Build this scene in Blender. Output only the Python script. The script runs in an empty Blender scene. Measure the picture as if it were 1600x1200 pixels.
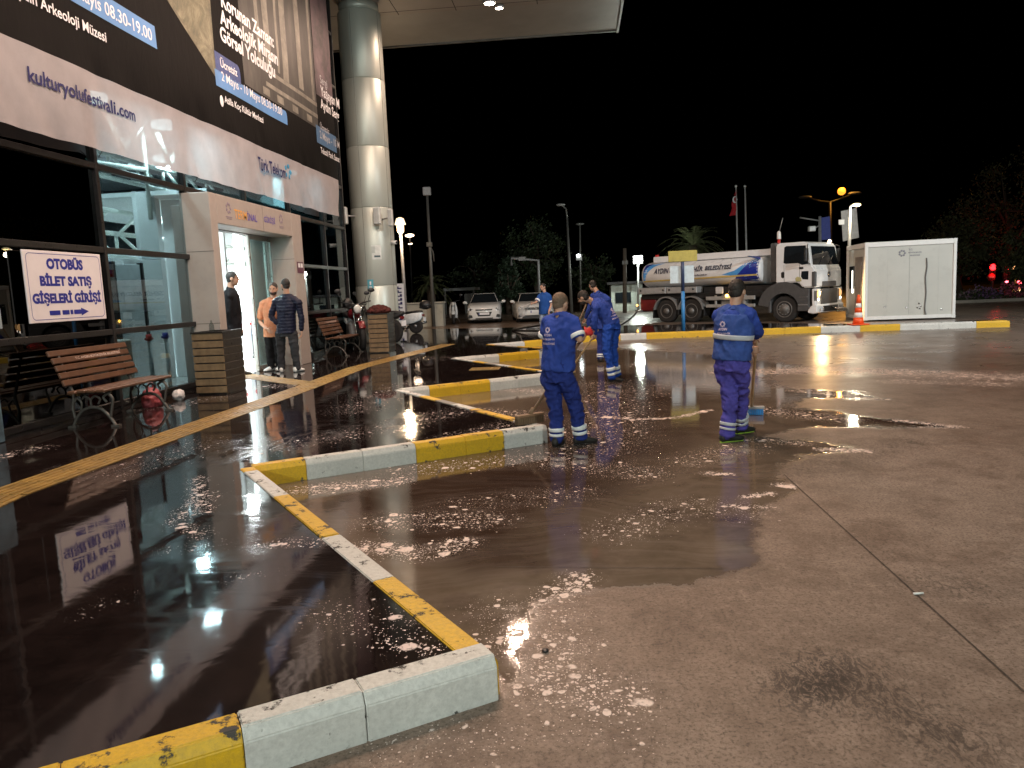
import bpy, bmesh, math, random
import numpy as np
from mathutils import Vector, Matrix, noise as mnoise
from mathutils.bvhtree import BVHTree

random.seed(7)
C = bpy.context.scene.collection
scene = bpy.context.scene
V = Vector

# ------------------------------------------------------------------ camera
EYE = V((0, 0, 1.6))
YAW, PITCH, ROLL, FPX = math.radians(5.11), math.radians(7.11), math.radians(-2.51), 1180.0
CF = V((-math.sin(YAW) * math.cos(PITCH), math.cos(YAW) * math.cos(PITCH), -math.sin(PITCH)))
_r = V((math.cos(YAW), math.sin(YAW), 0)); _u = _r.cross(CF)
CR = math.cos(ROLL) * _r + math.sin(ROLL) * _u
CU = -math.sin(ROLL) * _r + math.cos(ROLL) * _u
cam_data = bpy.data.cameras.new('camera'); cam = bpy.data.objects.new('camera', cam_data); C.objects.link(cam)
cam.matrix_world = Matrix(((CR.x, CU.x, -CF.x, 0), (CR.y, CU.y, -CF.y, 0), (CR.z, CU.z, -CF.z, EYE.z), (0, 0, 0, 1)))
cam_data.sensor_width = 36; cam_data.lens = 36 * FPX / 1600; cam_data.clip_end = 2000; cam_data.clip_start = 0.05
scene.camera = cam

# ------------------------------------------------------------------ night sky, exposure
world = bpy.data.worlds.new('World'); scene.world = world; world.use_nodes = True
wn = world.node_tree; bg = wn.nodes['Background']
sky = wn.nodes.new('ShaderNodeTexSky'); sky.sky_type = 'NISHITA'; sky.sun_disc = False
sky.sun_elevation = math.radians(-6); sky.sun_rotation = math.radians(200)
wn.links.new(sky.outputs[0], bg.inputs[0]); bg.inputs[1].default_value = 0.004
scene.view_settings.view_transform = 'Standard'; scene.view_settings.look = 'None'
scene.view_settings.exposure = 0.2; scene.view_settings.gamma = 1.0
scene.render.engine = 'CYCLES'
scene.cycles.use_denoising = True
try: scene.cycles.denoiser = 'OPENIMAGEDENOISE'
except Exception: pass
scene.cycles.max_bounces = 8; scene.cycles.transparent_max_bounces = 12
scene.cycles.sample_clamp_indirect = 6; scene.cycles.caustics_refractive = False; scene.cycles.caustics_reflective = False

WARM = (1.0, 0.68, 0.51); COOL = (0.90, 1.0, 0.93); HALL = (0.86, 1.0, 1.0); SODIUM = (1.0, 0.42, 0.06)
P_WARM, P_COOL, P_MAST, P_WASH, P_SIDE, P_REAR = 600, 230, 4300, 1080, 11000, 3000

# ------------------------------------------------------------------ measuring helpers (a pixel of the photograph -> a place in the world)
def ray(px, py): return CF + CR * ((px - 800) / FPX) - CU * ((py - 600) / FPX)
def gnd(px, py, z=0.0):
    r = ray(px, py); return EYE + r * ((z - EYE.z) / r.z)
def onx(px, py, X):
    r = ray(px, py); return EYE + r * (X / r.x)
def ony(px, py, Y):
    r = ray(px, py); return EYE + r * (Y / r.y)

# ------------------------------------------------------------------ materials
def nt(name):
    m = bpy.data.materials.new(name); m.use_nodes = True
    t = m.node_tree; return m, t, t.nodes['Principled BSDF']
def N(t, kind, **kw):
    n = t.nodes.new(kind)
    for k, v in kw.items():
        if k.startswith('i_'): n.inputs[int(k[2:]) if k[2:].isdigit() else k[2:]].default_value = v
        else: setattr(n, k, v)
    return n
def L(t, a, b): t.links.new(a, b)
def ramp(t, src, stops, interp='LINEAR'):
    r = N(t, 'ShaderNodeValToRGB'); r.color_ramp.interpolation = interp
    e = r.color_ramp.elements
    e[0].position, e[0].color = stops[0][0], (*stops[0][1], 1) if hasattr(stops[0][1], '__len__') else (stops[0][1],) * 3 + (1,)
    e[1].position, e[1].color = stops[-1][0], (*stops[-1][1], 1) if hasattr(stops[-1][1], '__len__') else (stops[-1][1],) * 3 + (1,)
    for p, c in stops[1:-1]:
        x = e.new(p); x.color = (*c, 1) if hasattr(c, '__len__') else (c, c, c, 1)
    L(t, src, r.inputs[0]); return r.outputs[0]
def nz(t, scale, detail=4, rough=.55, vec=None, dist=0, w=None):
    n = N(t, 'ShaderNodeTexNoise'); n.inputs['Scale'].default_value = scale; n.inputs['Detail'].default_value = detail
    n.inputs['Roughness'].default_value = rough; n.inputs['Distortion'].default_value = dist
    if vec is not None: L(t, vec, n.inputs['Vector'])
    return n.outputs[0]
def mth(t, op, a, b=None, clamp=False):
    n = N(t, 'ShaderNodeMath', operation=op); n.use_clamp = clamp
    for i, x in enumerate((a, b)):
        if x is None: continue
        if isinstance(x, (int, float)): n.inputs[i].default_value = x
        else: L(t, x, n.inputs[i])
    return n.outputs[0]
def mixc(t, f, a, b, blend='MIX'):
    n = N(t, 'ShaderNodeMix', data_type='RGBA', blend_type=blend)
    for i, x in ((0, f), (6, a), (7, b)):
        if isinstance(x, (int, float)): n.inputs[i].default_value = x
        elif isinstance(x, (tuple, list)): n.inputs[i].default_value = (*x, 1)
        else: L(t, x, n.inputs[i])
    return n.outputs[2]
def mixf(t, f, a, b):
    n = N(t, 'ShaderNodeMix', data_type='FLOAT')
    for i, x in ((0, f), (2, a), (3, b)):
        if isinstance(x, (int, float)): n.inputs[i].default_value = x
        else: L(t, x, n.inputs[i])
    return n.outputs[0]
def pos(t): return N(t, 'ShaderNodeNewGeometry').outputs['Position']
def objc(t): return N(t, 'ShaderNodeTexCoord').outputs['Object']
def scaled(t, vec, s):
    m = N(t, 'ShaderNodeMapping'); m.inputs['Scale'].default_value = s; L(t, vec, m.inputs['Vector']); return m.outputs[0]
def bump(t, b, h, strength=.3, dist=.01):
    n = N(t, 'ShaderNodeBump'); n.inputs['Strength'].default_value = strength; n.inputs['Distance'].default_value = dist
    L(t, h, n.inputs['Height']); L(t, n.outputs[0], b.inputs['Normal']); return n

def mat(name, col, rough=.5, metal=0, var=.15, scale=8, bmp=0, bscale=40, spec=.5, dirt=0, dirtcol=(.03, .025, .02)):
    """A plain surface with uneven colour, gloss and a little relief."""
    m, t, b = nt(name); o = objc(t)
    n = nz(t, scale, 5, .6, o)
    c0 = tuple(max(0, x * (1 - var)) for x in col); c1 = tuple(min(1, x * (1 + var)) for x in col)
    c = ramp(t, n, [(.3, c0), (.7, c1)])
    if dirt:
        d = ramp(t, nz(t, scale * 2.3, 8, .7, o), [(.52, 0), (.52 + .2, 1)])
        c = mixc(t, mth(t, 'MULTIPLY', d, dirt), c, dirtcol)
    L(t, c, b.inputs['Base Color'])
    L(t, ramp(t, nz(t, scale * 3, 4, .6, o), [(.3, max(0, rough - .1)), (.7, min(1, rough + .1))]), b.inputs['Roughness'])
    b.inputs['Metallic'].default_value = metal; b.inputs['Specular IOR Level'].default_value = spec
    if bmp: bump(t, b, nz(t, bscale, 4, .6, o), bmp, .01)
    return m
def glow(name, col, strength):
    m, t, b = nt(name); b.inputs['Base Color'].default_value = (*col, 1)
    b.inputs['Emission Color'].default_value = (*col, 1); b.inputs['Emission Strength'].default_value = strength
    return m
def glassy(name, tint, thru, rough=.0, ior=1.5):
    """Pane: mirror by Fresnel, the rest passes through tinted."""
    m = bpy.data.materials.new(name); m.use_nodes = True; t = m.node_tree; t.nodes.clear()
    out = N(t, 'ShaderNodeOutputMaterial'); mx = N(t, 'ShaderNodeMixShader'); fr = N(t, 'ShaderNodeFresnel'); L(t, mixf(t, N(t, 'ShaderNodeNewGeometry').outputs['Backfacing'], ior, 1 / ior), fr.inputs['IOR'])
    tr = N(t, 'ShaderNodeBsdfTransparent'); tr.inputs[0].default_value = (tint[0] * thru, tint[1] * thru, tint[2] * thru, 1)
    gl = N(t, 'ShaderNodeBsdfGlossy'); gl.inputs['Roughness'].default_value = rough; gl.inputs[0].default_value = (1, 1, 1, 1)
    L(t, fr.outputs[0], mx.inputs[0]); L(t, tr.outputs[0], mx.inputs[1]); L(t, gl.outputs[0], mx.inputs[2]); L(t, mx.outputs[0], out.inputs[0])
    return m
def cloth(name, col, var=.2, scale=9, rough=.85, bmp=.3):
    m, t, b = nt(name); o = objc(t)
    n = nz(t, scale, 5, .6, o)
    c = ramp(t, n, [(.3, tuple(x * (1 - var) for x in col)), (.7, tuple(min(1, x * (1 + var)) for x in col))])
    L(t, c, b.inputs['Base Color']); b.inputs['Roughness'].default_value = rough
    b.inputs['Sheen Weight'].default_value = .0; b.inputs['Specular IOR Level'].default_value = .25
    f = nz(t, 14, 3, .55, scaled(t, o, (1, 1, .45)), 1.2)
    bump(t, b, f, bmp, .03)
    return m

# ------------------------------------------------------------------ mesh builder
class MB:
    def __init__(s): s.v = []; s.f = []; s.m = []; s.sm = []
    def add(s, vs, fs, mi=0, smooth=False):
        o = len(s.v); s.v += [tuple(x) for x in vs]
        for f in fs: s.f.append([o + i for i in f]); s.m.append(mi); s.sm.append(smooth)
        return s
    def box(s, lo, hi, mi=0, M=None):
        x0, y0, z0 = lo; x1, y1, z1 = hi
        vs = [V(p) for p in ((x0, y0, z0), (x1, y0, z0), (x1, y1, z0), (x0, y1, z0), (x0, y0, z1), (x1, y0, z1), (x1, y1, z1), (x0, y1, z1))]
        if M is not None: vs = [M @ p for p in vs]
        return s.add(vs, [(0, 3, 2, 1), (4, 5, 6, 7), (0, 1, 5, 4), (1, 2, 6, 5), (2, 3, 7, 6), (3, 0, 4, 7)], mi)
    def prism(s, poly, axis, a, b, mi=0, M=None):
        """poly: 2-D outline; axis the extrusion axis; a..b extent."""
        def P(u, v, w): return V({'x': (w, u, v), 'y': (u, w, v), 'z': (u, v, w)}[axis])
        n = len(poly); vs = [P(u, v, a) for u, v in poly] + [P(u, v, b) for u, v in poly]
        if M is not None: vs = [M @ p for p in vs]
        fs = [tuple(range(n))[::-1], tuple(range(n, 2 * n))] + [(i, (i + 1) % n, n + (i + 1) % n, n + i) for i in range(n)]
        return s.add(vs, fs, mi)
    def rings(s, rings, cap=True, mi=0, smooth=True):
        n = len(rings[0]); vs = [p for r in rings for p in r]; fs = []
        for k in range(len(rings) - 1):
            for i in range(n): fs.append((k * n + i, k * n + (i + 1) % n, (k + 1) * n + (i + 1) % n, (k + 1) * n + i))
        if cap: fs.append(tuple(range(n))[::-1]); fs.append(tuple((len(rings) - 1) * n + i for i in range(n)))
        return s.add(vs, fs, mi, smooth)
    def tube(s, pts, rad, seg=10, mi=0, cap=True, round_=False, smooth=True):
        pts = [V(p) for p in pts]; k = len(pts)
        rad = [rad] * k if isinstance(rad, (int, float)) else list(rad)
        if round_:
            d0 = (pts[0] - pts[1]).normalized(); d1 = (pts[-1] - pts[-2]).normalized(); a = []; 
            pre = [(pts[0] + d0 * rad[0] * h, rad[0] * w) for h, w in ((.98, .15), (.8, .6), (.45, .89))]
            post = [(pts[-1] + d1 * rad[-1] * h, rad[-1] * w) for h, w in ((.45, .89), (.8, .6), (.98, .15))]
            pts = [p for p, _ in pre] + pts + [p for p, _ in post]; rad = [r for _, r in pre] + rad + [r for _, r in post]; k = len(pts)
        R = []; up = None
        for i in range(k):
            d = (pts[min(i + 1, k - 1)] - pts[max(i - 1, 0)]).normalized()
            if up is None: up = V((0, 0, 1)) if abs(d.z) < .9 else V((1, 0, 0))
            a = d.cross(up).normalized(); b = a.cross(d).normalized(); up = b
            R.append([pts[i] + (a * math.cos(t) + b * math.sin(t)) * rad[i] for t in [2 * math.pi * j / seg for j in range(seg)]])
        return s.rings(R, cap, mi, smooth)
    def ell(s, c, rx, ry, rz, seg=16, rg=10, M=None, mi=0):
        c = V(c); R = []
        for i in range(1, rg):
            ph = math.pi * i / rg
            R.append([V((rx * math.sin(ph) * math.cos(a), ry * math.sin(ph) * math.sin(a), -rz * math.cos(ph))) for a in [2 * math.pi * j / seg for j in range(seg)]])
        R = [[V((0, 0, -rz))] * seg] + R + [[V((0, 0, rz))] * seg]
        R = [[(M @ p if M is not None else p) + c for p in r] for r in R]
        n = seg; vs = [R[0][0]] + [p for r in R[1:-1] for p in r] + [R[-1][0]]; fs = []
        for j in range(n): fs.append((0, 1 + (j + 1) % n, 1 + j))
        for k in range(rg - 2):
            for j in range(n): fs.append((1 + k * n + j, 1 + k * n + (j + 1) % n, 1 + (k + 1) * n + (j + 1) % n, 1 + (k + 1) * n + j))
        last = len(vs) - 1; b0 = 1 + (rg - 2) * n
        for j in range(n): fs.append((b0 + j, b0 + (j + 1) % n, last))
        return s.add(vs, fs, mi, True)
    def quad(s, a, b, c, d, mi=0): return s.add([a, b, c, d], [(0, 1, 2, 3)], mi)
    def lathe(s, prof, c=(0, 0, 0), seg=24, mi=0, axis=None, smooth=True):
        """prof: (radius, height) list round the axis (default z)."""
        c = V(c); ax = V(axis).normalized() if axis is not None else V((0, 0, 1))
        a = ax.orthogonal().normalized(); b = ax.cross(a)
        R = [[c + ax * h + (a * math.cos(t) + b * math.sin(t)) * max(r, 1e-4) for t in [2 * math.pi * j / seg for j in range(seg)]] for r, h in prof]
        return s.rings(R, True, mi, smooth)
    def build(s, name, mats, parent=None, bevel=0, origin=None, seg=1, recalc=True):
        me = bpy.data.meshes.new(name); org = V(origin) if origin is not None else V((0, 0, 0))
        if parent is not None and origin is None: org = V(parent.get('_w', (0, 0, 0)))
        me.from_pydata([tuple(V(p) - org) for p in s.v], [], s.f)
        mats = mats if isinstance(mats, (list, tuple)) else [mats]
        for m in mats: me.materials.append(m)
        for p, mi, sm in zip(me.polygons, s.m, s.sm): p.material_index = mi; p.use_smooth = sm
        if bevel or recalc:
            bm = bmesh.new(); bm.from_mesh(me)
            if recalc: bmesh.ops.recalc_face_normals(bm, faces=bm.faces)
            if bevel:
                ed = [e for e in bm.edges if len(e.link_faces) == 2 and e.calc_face_angle(0) > .5]
                bmesh.ops.bevel(bm, geom=ed, offset=bevel, segments=seg, affect='EDGES', clamp_overlap=True, material=-1)
            bm.to_mesh(me); bm.free()
        o = bpy.data.objects.new(name, me); C.objects.link(o)
        if parent is not None: o.parent = parent
        elif origin is not None: o.location = org
        return o

def tag(o, label=None, cat=None, group=None, kind=None):
    if label: o['label'] = label
    if cat: o['category'] = cat
    if group: o['group'] = group
    if kind: o['kind'] = kind
    return o
def thing(name, loc, label, cat, group=None):
    """An Empty at the thing's base; its parts are built in world coordinates and shifted by build()."""
    o = bpy.data.objects.new(name, None); C.objects.link(o); o.location = loc; o['_w'] = tuple(loc); o.empty_display_size = .2
    return tag(o, label, cat, group)
def sub(parent): return {'_w': parent.get('_w', (0, 0, 0))}
def subpart(mb, name, mats, part, root, **kw):
    """A sub-part: parented to a part whose own origin is the root's."""
    o = mb.build(name, mats, None, origin=V(root['_w']), **kw); o.location = (0, 0, 0); o.parent = part; return o
def copy_thing(root, loc, rotz=0, label=None, group=None):
    r = root.copy(); C.objects.link(r); r.location = loc; r.rotation_euler = (0, 0, rotz)
    if label: r['label'] = label
    if group: r['group'] = group
    for ch in list(root.children):
        c = ch.copy(); C.objects.link(c); c.parent = r
        for g in list(ch.children):
            d = g.copy(); C.objects.link(d); d.parent = c
    return r

# ------------------------------------------------------------------ lettering
def text_mb(s, origin, u, v, width=None, height=None, bold=0.0, shear=0.0, mi=0, mb=None, lift=0.0, align='L', spacing=1.0):
    """Letters as mesh in the plane (u, v) with their lower left corner at origin, fitted to width / height."""
    cu = bpy.data.curves.new('t', 'FONT'); cu.body = s; cu.offset = bold; cu.shear = shear; cu.resolution_u = 3; cu.space_character = spacing
    ob = bpy.data.objects.new('t', cu); C.objects.link(ob)
    bpy.context.view_layer.update(); dg = bpy.context.evaluated_depsgraph_get()
    me = bpy.data.meshes.new_from_object(ob.evaluated_get(dg))
    vs = [V(x.co) for x in me.vertices]; fs = [tuple(p.vertices) for p in me.polygons]
    bpy.data.objects.remove(ob); bpy.data.curves.remove(cu); bpy.data.meshes.remove(me)
    x0 = min(p.x for p in vs); x1 = max(p.x for p in vs); y0 = min(p.y for p in vs); y1 = max(p.y for p in vs)
    sx = width / (x1 - x0) if width else None; sy = height / (y1 - y0) if height else None
    sx = sx or sy; sy = sy or sx
    u = V(u).normalized(); v = V(v).normalized(); n = u.cross(v); o = V(origin)
    if align == 'C': o = o - u * ((x1 - x0) * sx / 2)
    mb = mb or MB()
    mb.add([o + u * ((p.x - x0) * sx) + v * ((p.y - y0) * sy) + n * lift for p in vs], fs, mi)
    return mb
def drape(mb, bvh, direction, lift=.004):
    """Lay flat letters onto a curved surface along a direction."""
    d = V(direction).normalized(); out = []
    for p in mb.v:
        hit = bvh.ray_cast(V(p) - d * 1.0, d, 2.0)
        out.append(tuple(hit[0] - d * lift) if hit[0] is not None else tuple(V(p)))
    mb.v = out; return mb
def bvh_of(o, off=(0, 0, 0)):
    me = o.data; off = V(off)
    return BVHTree.FromPolygons([v.co + off for v in me.vertices], [tuple(p.vertices) for p in me.polygons])
def remesh(mb, voxel, smooth=4, wrinkle=0, wfreq=(6, 6, 3), factor=.5, seed=0, target=None):
    """Fuse overlapping pieces into one continuous surface; returns a new MB."""
    me = bpy.data.meshes.new('r'); me.from_pydata(mb.v, [], mb.f)
    bm = bmesh.new(); bm.from_mesh(me); bmesh.ops.recalc_face_normals(bm, faces=bm.faces); bm.to_mesh(me); bm.free()
    ob = bpy.data.objects.new('r', me); C.objects.link(ob)
    r = ob.modifiers.new('r', 'REMESH'); r.mode = 'VOXEL'; r.voxel_size = voxel
    if smooth:
        sm = ob.modifiers.new('s', 'SMOOTH'); sm.iterations = smooth; sm.factor = factor
    bpy.context.view_layer.update(); dg = bpy.context.evaluated_depsgraph_get()
    res = bpy.data.meshes.new_from_object(ob.evaluated_get(dg))
    vs = [V(v.co) for v in res.vertices]
    if wrinkle:
        res.calc_loop_triangles() if False else None
        for i, v in enumerate(res.vertices):
            q = V((vs[i].x * wfreq[0] + seed * 7.3, vs[i].y * wfreq[1], vs[i].z * wfreq[2]))
            a = mnoise.noise(q) + .5 * mnoise.noise(q * 2.1) + .3 * mnoise.noise(q * 4.3)
            a = max(-.85, -abs(a) * 1.6 + .5)
            vs[i] = vs[i] + v.normal * (a * wrinkle)
    out = MB(); out.add(vs, [tuple(p.vertices) for p in res.polygons], 0, True)
    bpy.data.objects.remove(ob); bpy.data.meshes.remove(me); bpy.data.meshes.remove(res)
    return out
# ------------------------------------------------------------------ shared materials
M = {}
M['steel'] = mat('brushed_steel', (.55, .55, .52), .32, 1, .08, 3)
M['dark_frame'] = mat('dark_frame', (.018, .016, .016), .35, .3, .3)
M['black'] = mat('black_plastic', (.015, .015, .016), .45)
M['rubber'] = mat('tyre_rubber', (.018, .017, .017), .8, bmp=.3)
M['white_paint'] = mat('white_paint', (.72, .73, .72), .28, 0, .05, 3, dirt=.15)
M['grey_metal'] = mat('grey_metal', (.33, .33, .33), .42, .6, .15, dirt=.2)
M['pole_grey'] = mat('pole_grey', (.30, .30, .30), .5, .3, .15)
M['chrome'] = mat('chrome', (.75, .75, .75), .12, 1, .05)
M['cladding'] = mat('stone_cladding', (.40, .345, .31), .45, 0, .06, 2.2, dirt=.10)
M['glass_dark'] = glassy('dark_glass', (.5, .8, .8), .03)
M['glass_clear'] = glassy('tinted_glass', (.74, .86, .89), .60)
M['glass_teal'] = glassy('teal_glass', (.50, .76, .82), .5)
M['glass_door'] = glassy('door_glass', (.9, 1, 1), .8)
M['wall_white'] = mat('white_plaster', (.76, .78, .78), .7, 0, .04, 1.5)
M['wall_dark'] = mat('dark_partition', (.02, .022, .025), .8)
M['tile'] = mat('hall_floor_tile', (.6, .6, .58), .2, 0, .08)
M['truss'] = mat('truss_paint', (.78, .82, .76), .45)
M['navy_print'] = mat('navy_print', (.015, .015, .11), .6, 0, .1)
M['white_print'] = mat('white_print', (.80, .80, .82), .6, 0, .04)
M['black_print'] = mat('black_print', (.012, .012, .014), .6)
M['red'] = mat('red_paint', (.55, .02, .015), .4)
M['lamp_warm'] = glow('lamp_lens_warm', (1, .86, .7), 60)
M['lamp_cool'] = glow('lamp_lens_cool', (.92, 1, .96), 60)

def kerbmat(name, col):
    m, t, b = nt(name); P = pos(t)
    n1 = nz(t, 9, 10, .72, P); n2 = nz(t, 2.2, 3, .5, P); n3 = nz(t, 45, 6, .7, P)
    base = ramp(t, n2, [(.3, tuple(x * .8 for x in col)), (.7, col)])
    sep = N(t, 'ShaderNodeSeparateXYZ'); L(t, P, sep.inputs[0])
    edge = mth(t, 'MULTIPLY', mth(t, 'SUBTRACT', sep.outputs[2], .135), 25, True)     # wear along the top arris
    low = mth(t, 'MULTIPLY', mth(t, 'SUBTRACT', .05, sep.outputs[2]), 6, True)
    wear = mth(t, 'ADD', mth(t, 'ADD', n1, mth(t, 'MULTIPLY', edge, .075)), mth(t, 'MULTIPLY', low, .20))
    chip = ramp(t, wear, [(.635, 0), (.675, 1)])
    grime = ramp(t, n3, [(.36, 0), (.70, .72)])
    grime = mth(t, 'MAXIMUM', grime, mth(t, 'MULTIPLY', ramp(t, nz(t, 5, 6, .7, scaled(t, P, (1, 1, .25))), [(.45, 0), (.7, .7)]), mth(t, 'ADD', mth(t, 'MULTIPLY', low, 1.5), .30)))
    c = mixc(t, grime, base, tuple(x * .55 + .02 for x in col))
    c = mixc(t, chip, c, (.06, .055, .05)); L(t, c, b.inputs['Base Color'])
    L(t, mixf(t, chip, .5, .8), b.inputs['Roughness'])
    bump(t, b, mth(t, 'ADD', mth(t, 'MULTIPLY', chip, -.5), n3), .5, .008); return m
M['kerb_white'] = kerbmat('kerb_white_paint', (.70, .70, .66)); M['kerb_yellow'] = kerbmat('kerb_yellow_paint', (.78, .47, .015))
M['kerb_stone'] = mat('kerb_concrete', (.25, .23, .2), .8, bmp=.4)

def foam_glint_mask(t, P, attr):
    w = nz(t, 7, 3, .6, P); wv = N(t, 'ShaderNodeVectorMath', operation='SCALE'); wv.inputs['Scale'].default_value = .09
    nn = N(t, 'ShaderNodeTexNoise'); nn.inputs['Scale'].default_value = 6; nn.inputs['Detail'].default_value = 4; L(t, P, nn.inputs['Vector'])
    L(t, nn.outputs['Color'], wv.inputs[0]); add = N(t, 'ShaderNodeVectorMath', operation='ADD'); L(t, P, add.inputs[0]); L(t, wv.outputs[0], add.inputs[1])
    tot = None
    for s, k in ((7.5, .50), (17, .58), (42, .64), (95, .66)):  # the fine scales also paint sparkling glints as pale specks
        vo = N(t, 'ShaderNodeTexVoronoi'); vo.inputs['Scale'].default_value = s; L(t, add.outputs[0], vo.inputs['Vector'])
        sp = N(t, 'ShaderNodeSeparateColor'); L(t, vo.outputs['Color'], sp.inputs[0])
        rnd = mth(t, 'POWER', sp.outputs[0], 1.6)
        thr = mth(t, 'MULTIPLY', mth(t, 'MULTIPLY', rnd, attr), k)
        m = mth(t, 'MULTIPLY', mth(t, 'SUBTRACT', thr, vo.outputs['Distance']), 14, True)
        tot = m if tot is None else mth(t, 'MAXIMUM', tot, m)
    return tot
def attr(t, name): return N(t, 'ShaderNodeAttribute', attribute_name=name).outputs['Fac']

def road_material():
    m, t, b = nt('wet_concrete'); P = pos(t)
    wet = attr(t, 'wet'); foam = attr(t, 'foam'); damp = attr(t, 'damp'); stain = attr(t, 'stain'); soak = attr(t, 'soak')
    n = nz(t, 3.2, 8, .65, P); nfine = nz(t, 60, 6, .7, P); nbig = nz(t, .55, 5, .6, P)
    w = mth(t, 'ADD', wet, mth(t, 'ADD', mth(t, 'MULTIPLY', mth(t, 'SUBTRACT', n, .5), .8), mth(t, 'MULTIPLY', mth(t, 'SUBTRACT', nz(t, 14, 5, .7, P), .5), .35)))
    W = ramp(t, w, [(.38, 0), (.58, 1)])
    film = ramp(t, mth(t, 'ADD', mth(t, 'MULTIPLY', W, .8), mth(t, 'MULTIPLY', nz(t, 1.3, 4, .6, P), .3)), [(.75, 0), (1.0, 1)])
    dry = mixc(t, ramp(t, nbig, [(.3, 0), (.7, 1)]), (.190, .140, .108), (.310, .245, .195))
    dry = mixc(t, ramp(t, n, [(.42, 0), (.66, .85)]), dry, (.13, .096, .071))
    dry = mixc(t, ramp(t, nz(t, 18, 8, .75, P), [(.5, 0), (.68, .7)]), dry, (.37, .30, .245))
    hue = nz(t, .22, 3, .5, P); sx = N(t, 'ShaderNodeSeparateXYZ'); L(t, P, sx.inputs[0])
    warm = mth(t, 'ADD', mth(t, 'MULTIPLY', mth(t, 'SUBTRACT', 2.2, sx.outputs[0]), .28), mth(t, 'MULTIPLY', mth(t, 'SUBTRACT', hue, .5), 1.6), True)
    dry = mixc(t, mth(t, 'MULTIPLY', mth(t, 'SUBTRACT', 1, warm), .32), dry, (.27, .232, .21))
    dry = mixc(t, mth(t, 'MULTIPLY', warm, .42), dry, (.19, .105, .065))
    dry = mixc(t, ramp(t, nz(t, 1.7, 9, .72, P, .7), [(.47, 0), (.66, .62)]), dry, (.095, .064, .046))
    dry = mixc(t, ramp(t, nz(t, 7, 9, .75, scaled(t, P, (1, .7, 1)), .5), [(.54, 0), (.70, .5)]), dry, (.36, .285, .23))
    dry = mixc(t, ramp(t, nz(t, 11, 8, .75, P, 1.5), [(.56, 0), (.66, .5)]), dry, (.075, .05, .036))
    dry = mixc(t, ramp(t, nz(t, 170, 3, .6, P), [(.62, 0), (.74, .4)]), dry, (.40, .34, .29))
    dry = mixc(t, ramp(t, nfine, [(.50, 0), (.62, .75)]), dry, (.075, .055, .040))
    dry = mixc(t, ramp(t, nz(t, 32, 8, .8, scaled(t, P, (1, .6, 1)), 1.0), [(.54, 0), (.64, .55)]), dry, (.05, .036, .027))
    tyre = nz(t, 20, 6, .8, scaled(t, P, (1, .45, 1)), 2.2)
    st = mth(t, 'MULTIPLY', ramp(t, mth(t, 'ADD', tyre, mth(t, 'MULTIPLY', stain, .09)), [(.51, 0), (.60, 1)]), mth(t, 'POWER', stain, .5))
    dry = mixc(t, mth(t, 'MULTIPLY', st, .9), dry, (.022, .018, .016))
    wetc = mixc(t, ramp(t, n, [(.3, 0), (.7, 1)]), (.105, .082, .058), (.17, .132, .10))
    sk = ramp(t, mth(t, 'ADD', soak, mth(t, 'MULTIPLY', mth(t, 'SUBTRACT', nz(t, 1.6, 6, .65, P), .5), 1.1)), [(.30, 0), (.85, 1)])
    wetc = mixc(t, sk, wetc, mixc(t, n, (.030, .018, .013), (.062, .040, .028)))
    wetc = mixc(t, ramp(t, nz(t, 1.1, 6, .65, P), [(.5, 0), (.68, .6)]), wetc, (.026, .015, .012))
    c = mixc(t, W, dry, wetc)
    fm = foam_glint_mask(t, P, foam)
    rot = N(t, 'ShaderNodeMapping'); rot.inputs['Rotation'].default_value = (0, 0, .75); rot.inputs['Scale'].default_value = (1.2, 16, 1); wrp = N(t, 'ShaderNodeVectorMath', operation='ADD'); wn_ = N(t, 'ShaderNodeTexNoise'); wn_.inputs['Scale'].default_value = .9; L(t, P, wn_.inputs['Vector']); L(t, P, wrp.inputs[0]); L(t, wn_.outputs['Color'], wrp.inputs[1]); L(t, wrp.outputs[0], rot.inputs['Vector'])
    streak = ramp(t, nz(t, 1.0, 4, .6, rot.outputs[0], .3), [(.45, 0), (.75, 1)])
    suds = mth(t, 'MULTIPLY', mth(t, 'MULTIPLY', foam, ramp(t, nz(t, 9, 5, .7, P), [(.42, 0), (.7, 1)])), .20, True)
    c = mixc(t, mth(t, 'ADD', suds, mth(t, 'MULTIPLY', mth(t, 'MULTIPLY', streak, W), .07)), c, (.55, .46, .42))
    gap = ramp(t, nz(t, 40, 4, .6, P), [(.36, .5), (.48, 1)]); fm = mth(t, 'MULTIPLY', fm, gap)
    c = mixc(t, mth(t, 'MULTIPLY', fm, .95), c, (.80, .67, .61)); L(t, c, b.inputs['Base Color'])
    r0 = mixf(t, damp, .58, ramp(t, nz(t, .9, 5, .6, P), [(.35, .24), (.7, .42)]))
    rw = mixf(t, film, ramp(t, n, [(.3, .05), (.7, .14)]), .025)
    r = mixf(t, W, r0, rw); r = mth(t, 'ADD', r, mth(t, 'MULTIPLY', mth(t, 'MULTIPLY', streak, W), .035)); r = mixf(t, fm, r, .6); L(t, r, b.inputs['Roughness'])
    b.inputs['IOR'].default_value = 1.38
    h_dry = mth(t, 'ADD', mth(t, 'MULTIPLY', nfine, .5), mth(t, 'MULTIPLY', n, .6))
    h_wet = mth(t, 'ADD', mth(t, 'MULTIPLY', nz(t, 5, 3, .5, scaled(t, P, (1, 1.6, 1)), .8), .12), mth(t, 'MULTIPLY', nfine, .03))
    h = mixf(t, W, mixf(t, damp, h_dry, mth(t, 'MULTIPLY', h_dry, .22)), h_wet)
    h = mth(t, 'ADD', h, mth(t, 'MULTIPLY', fm, .5))
    bump(t, b, h, .35, .012); return m
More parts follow.
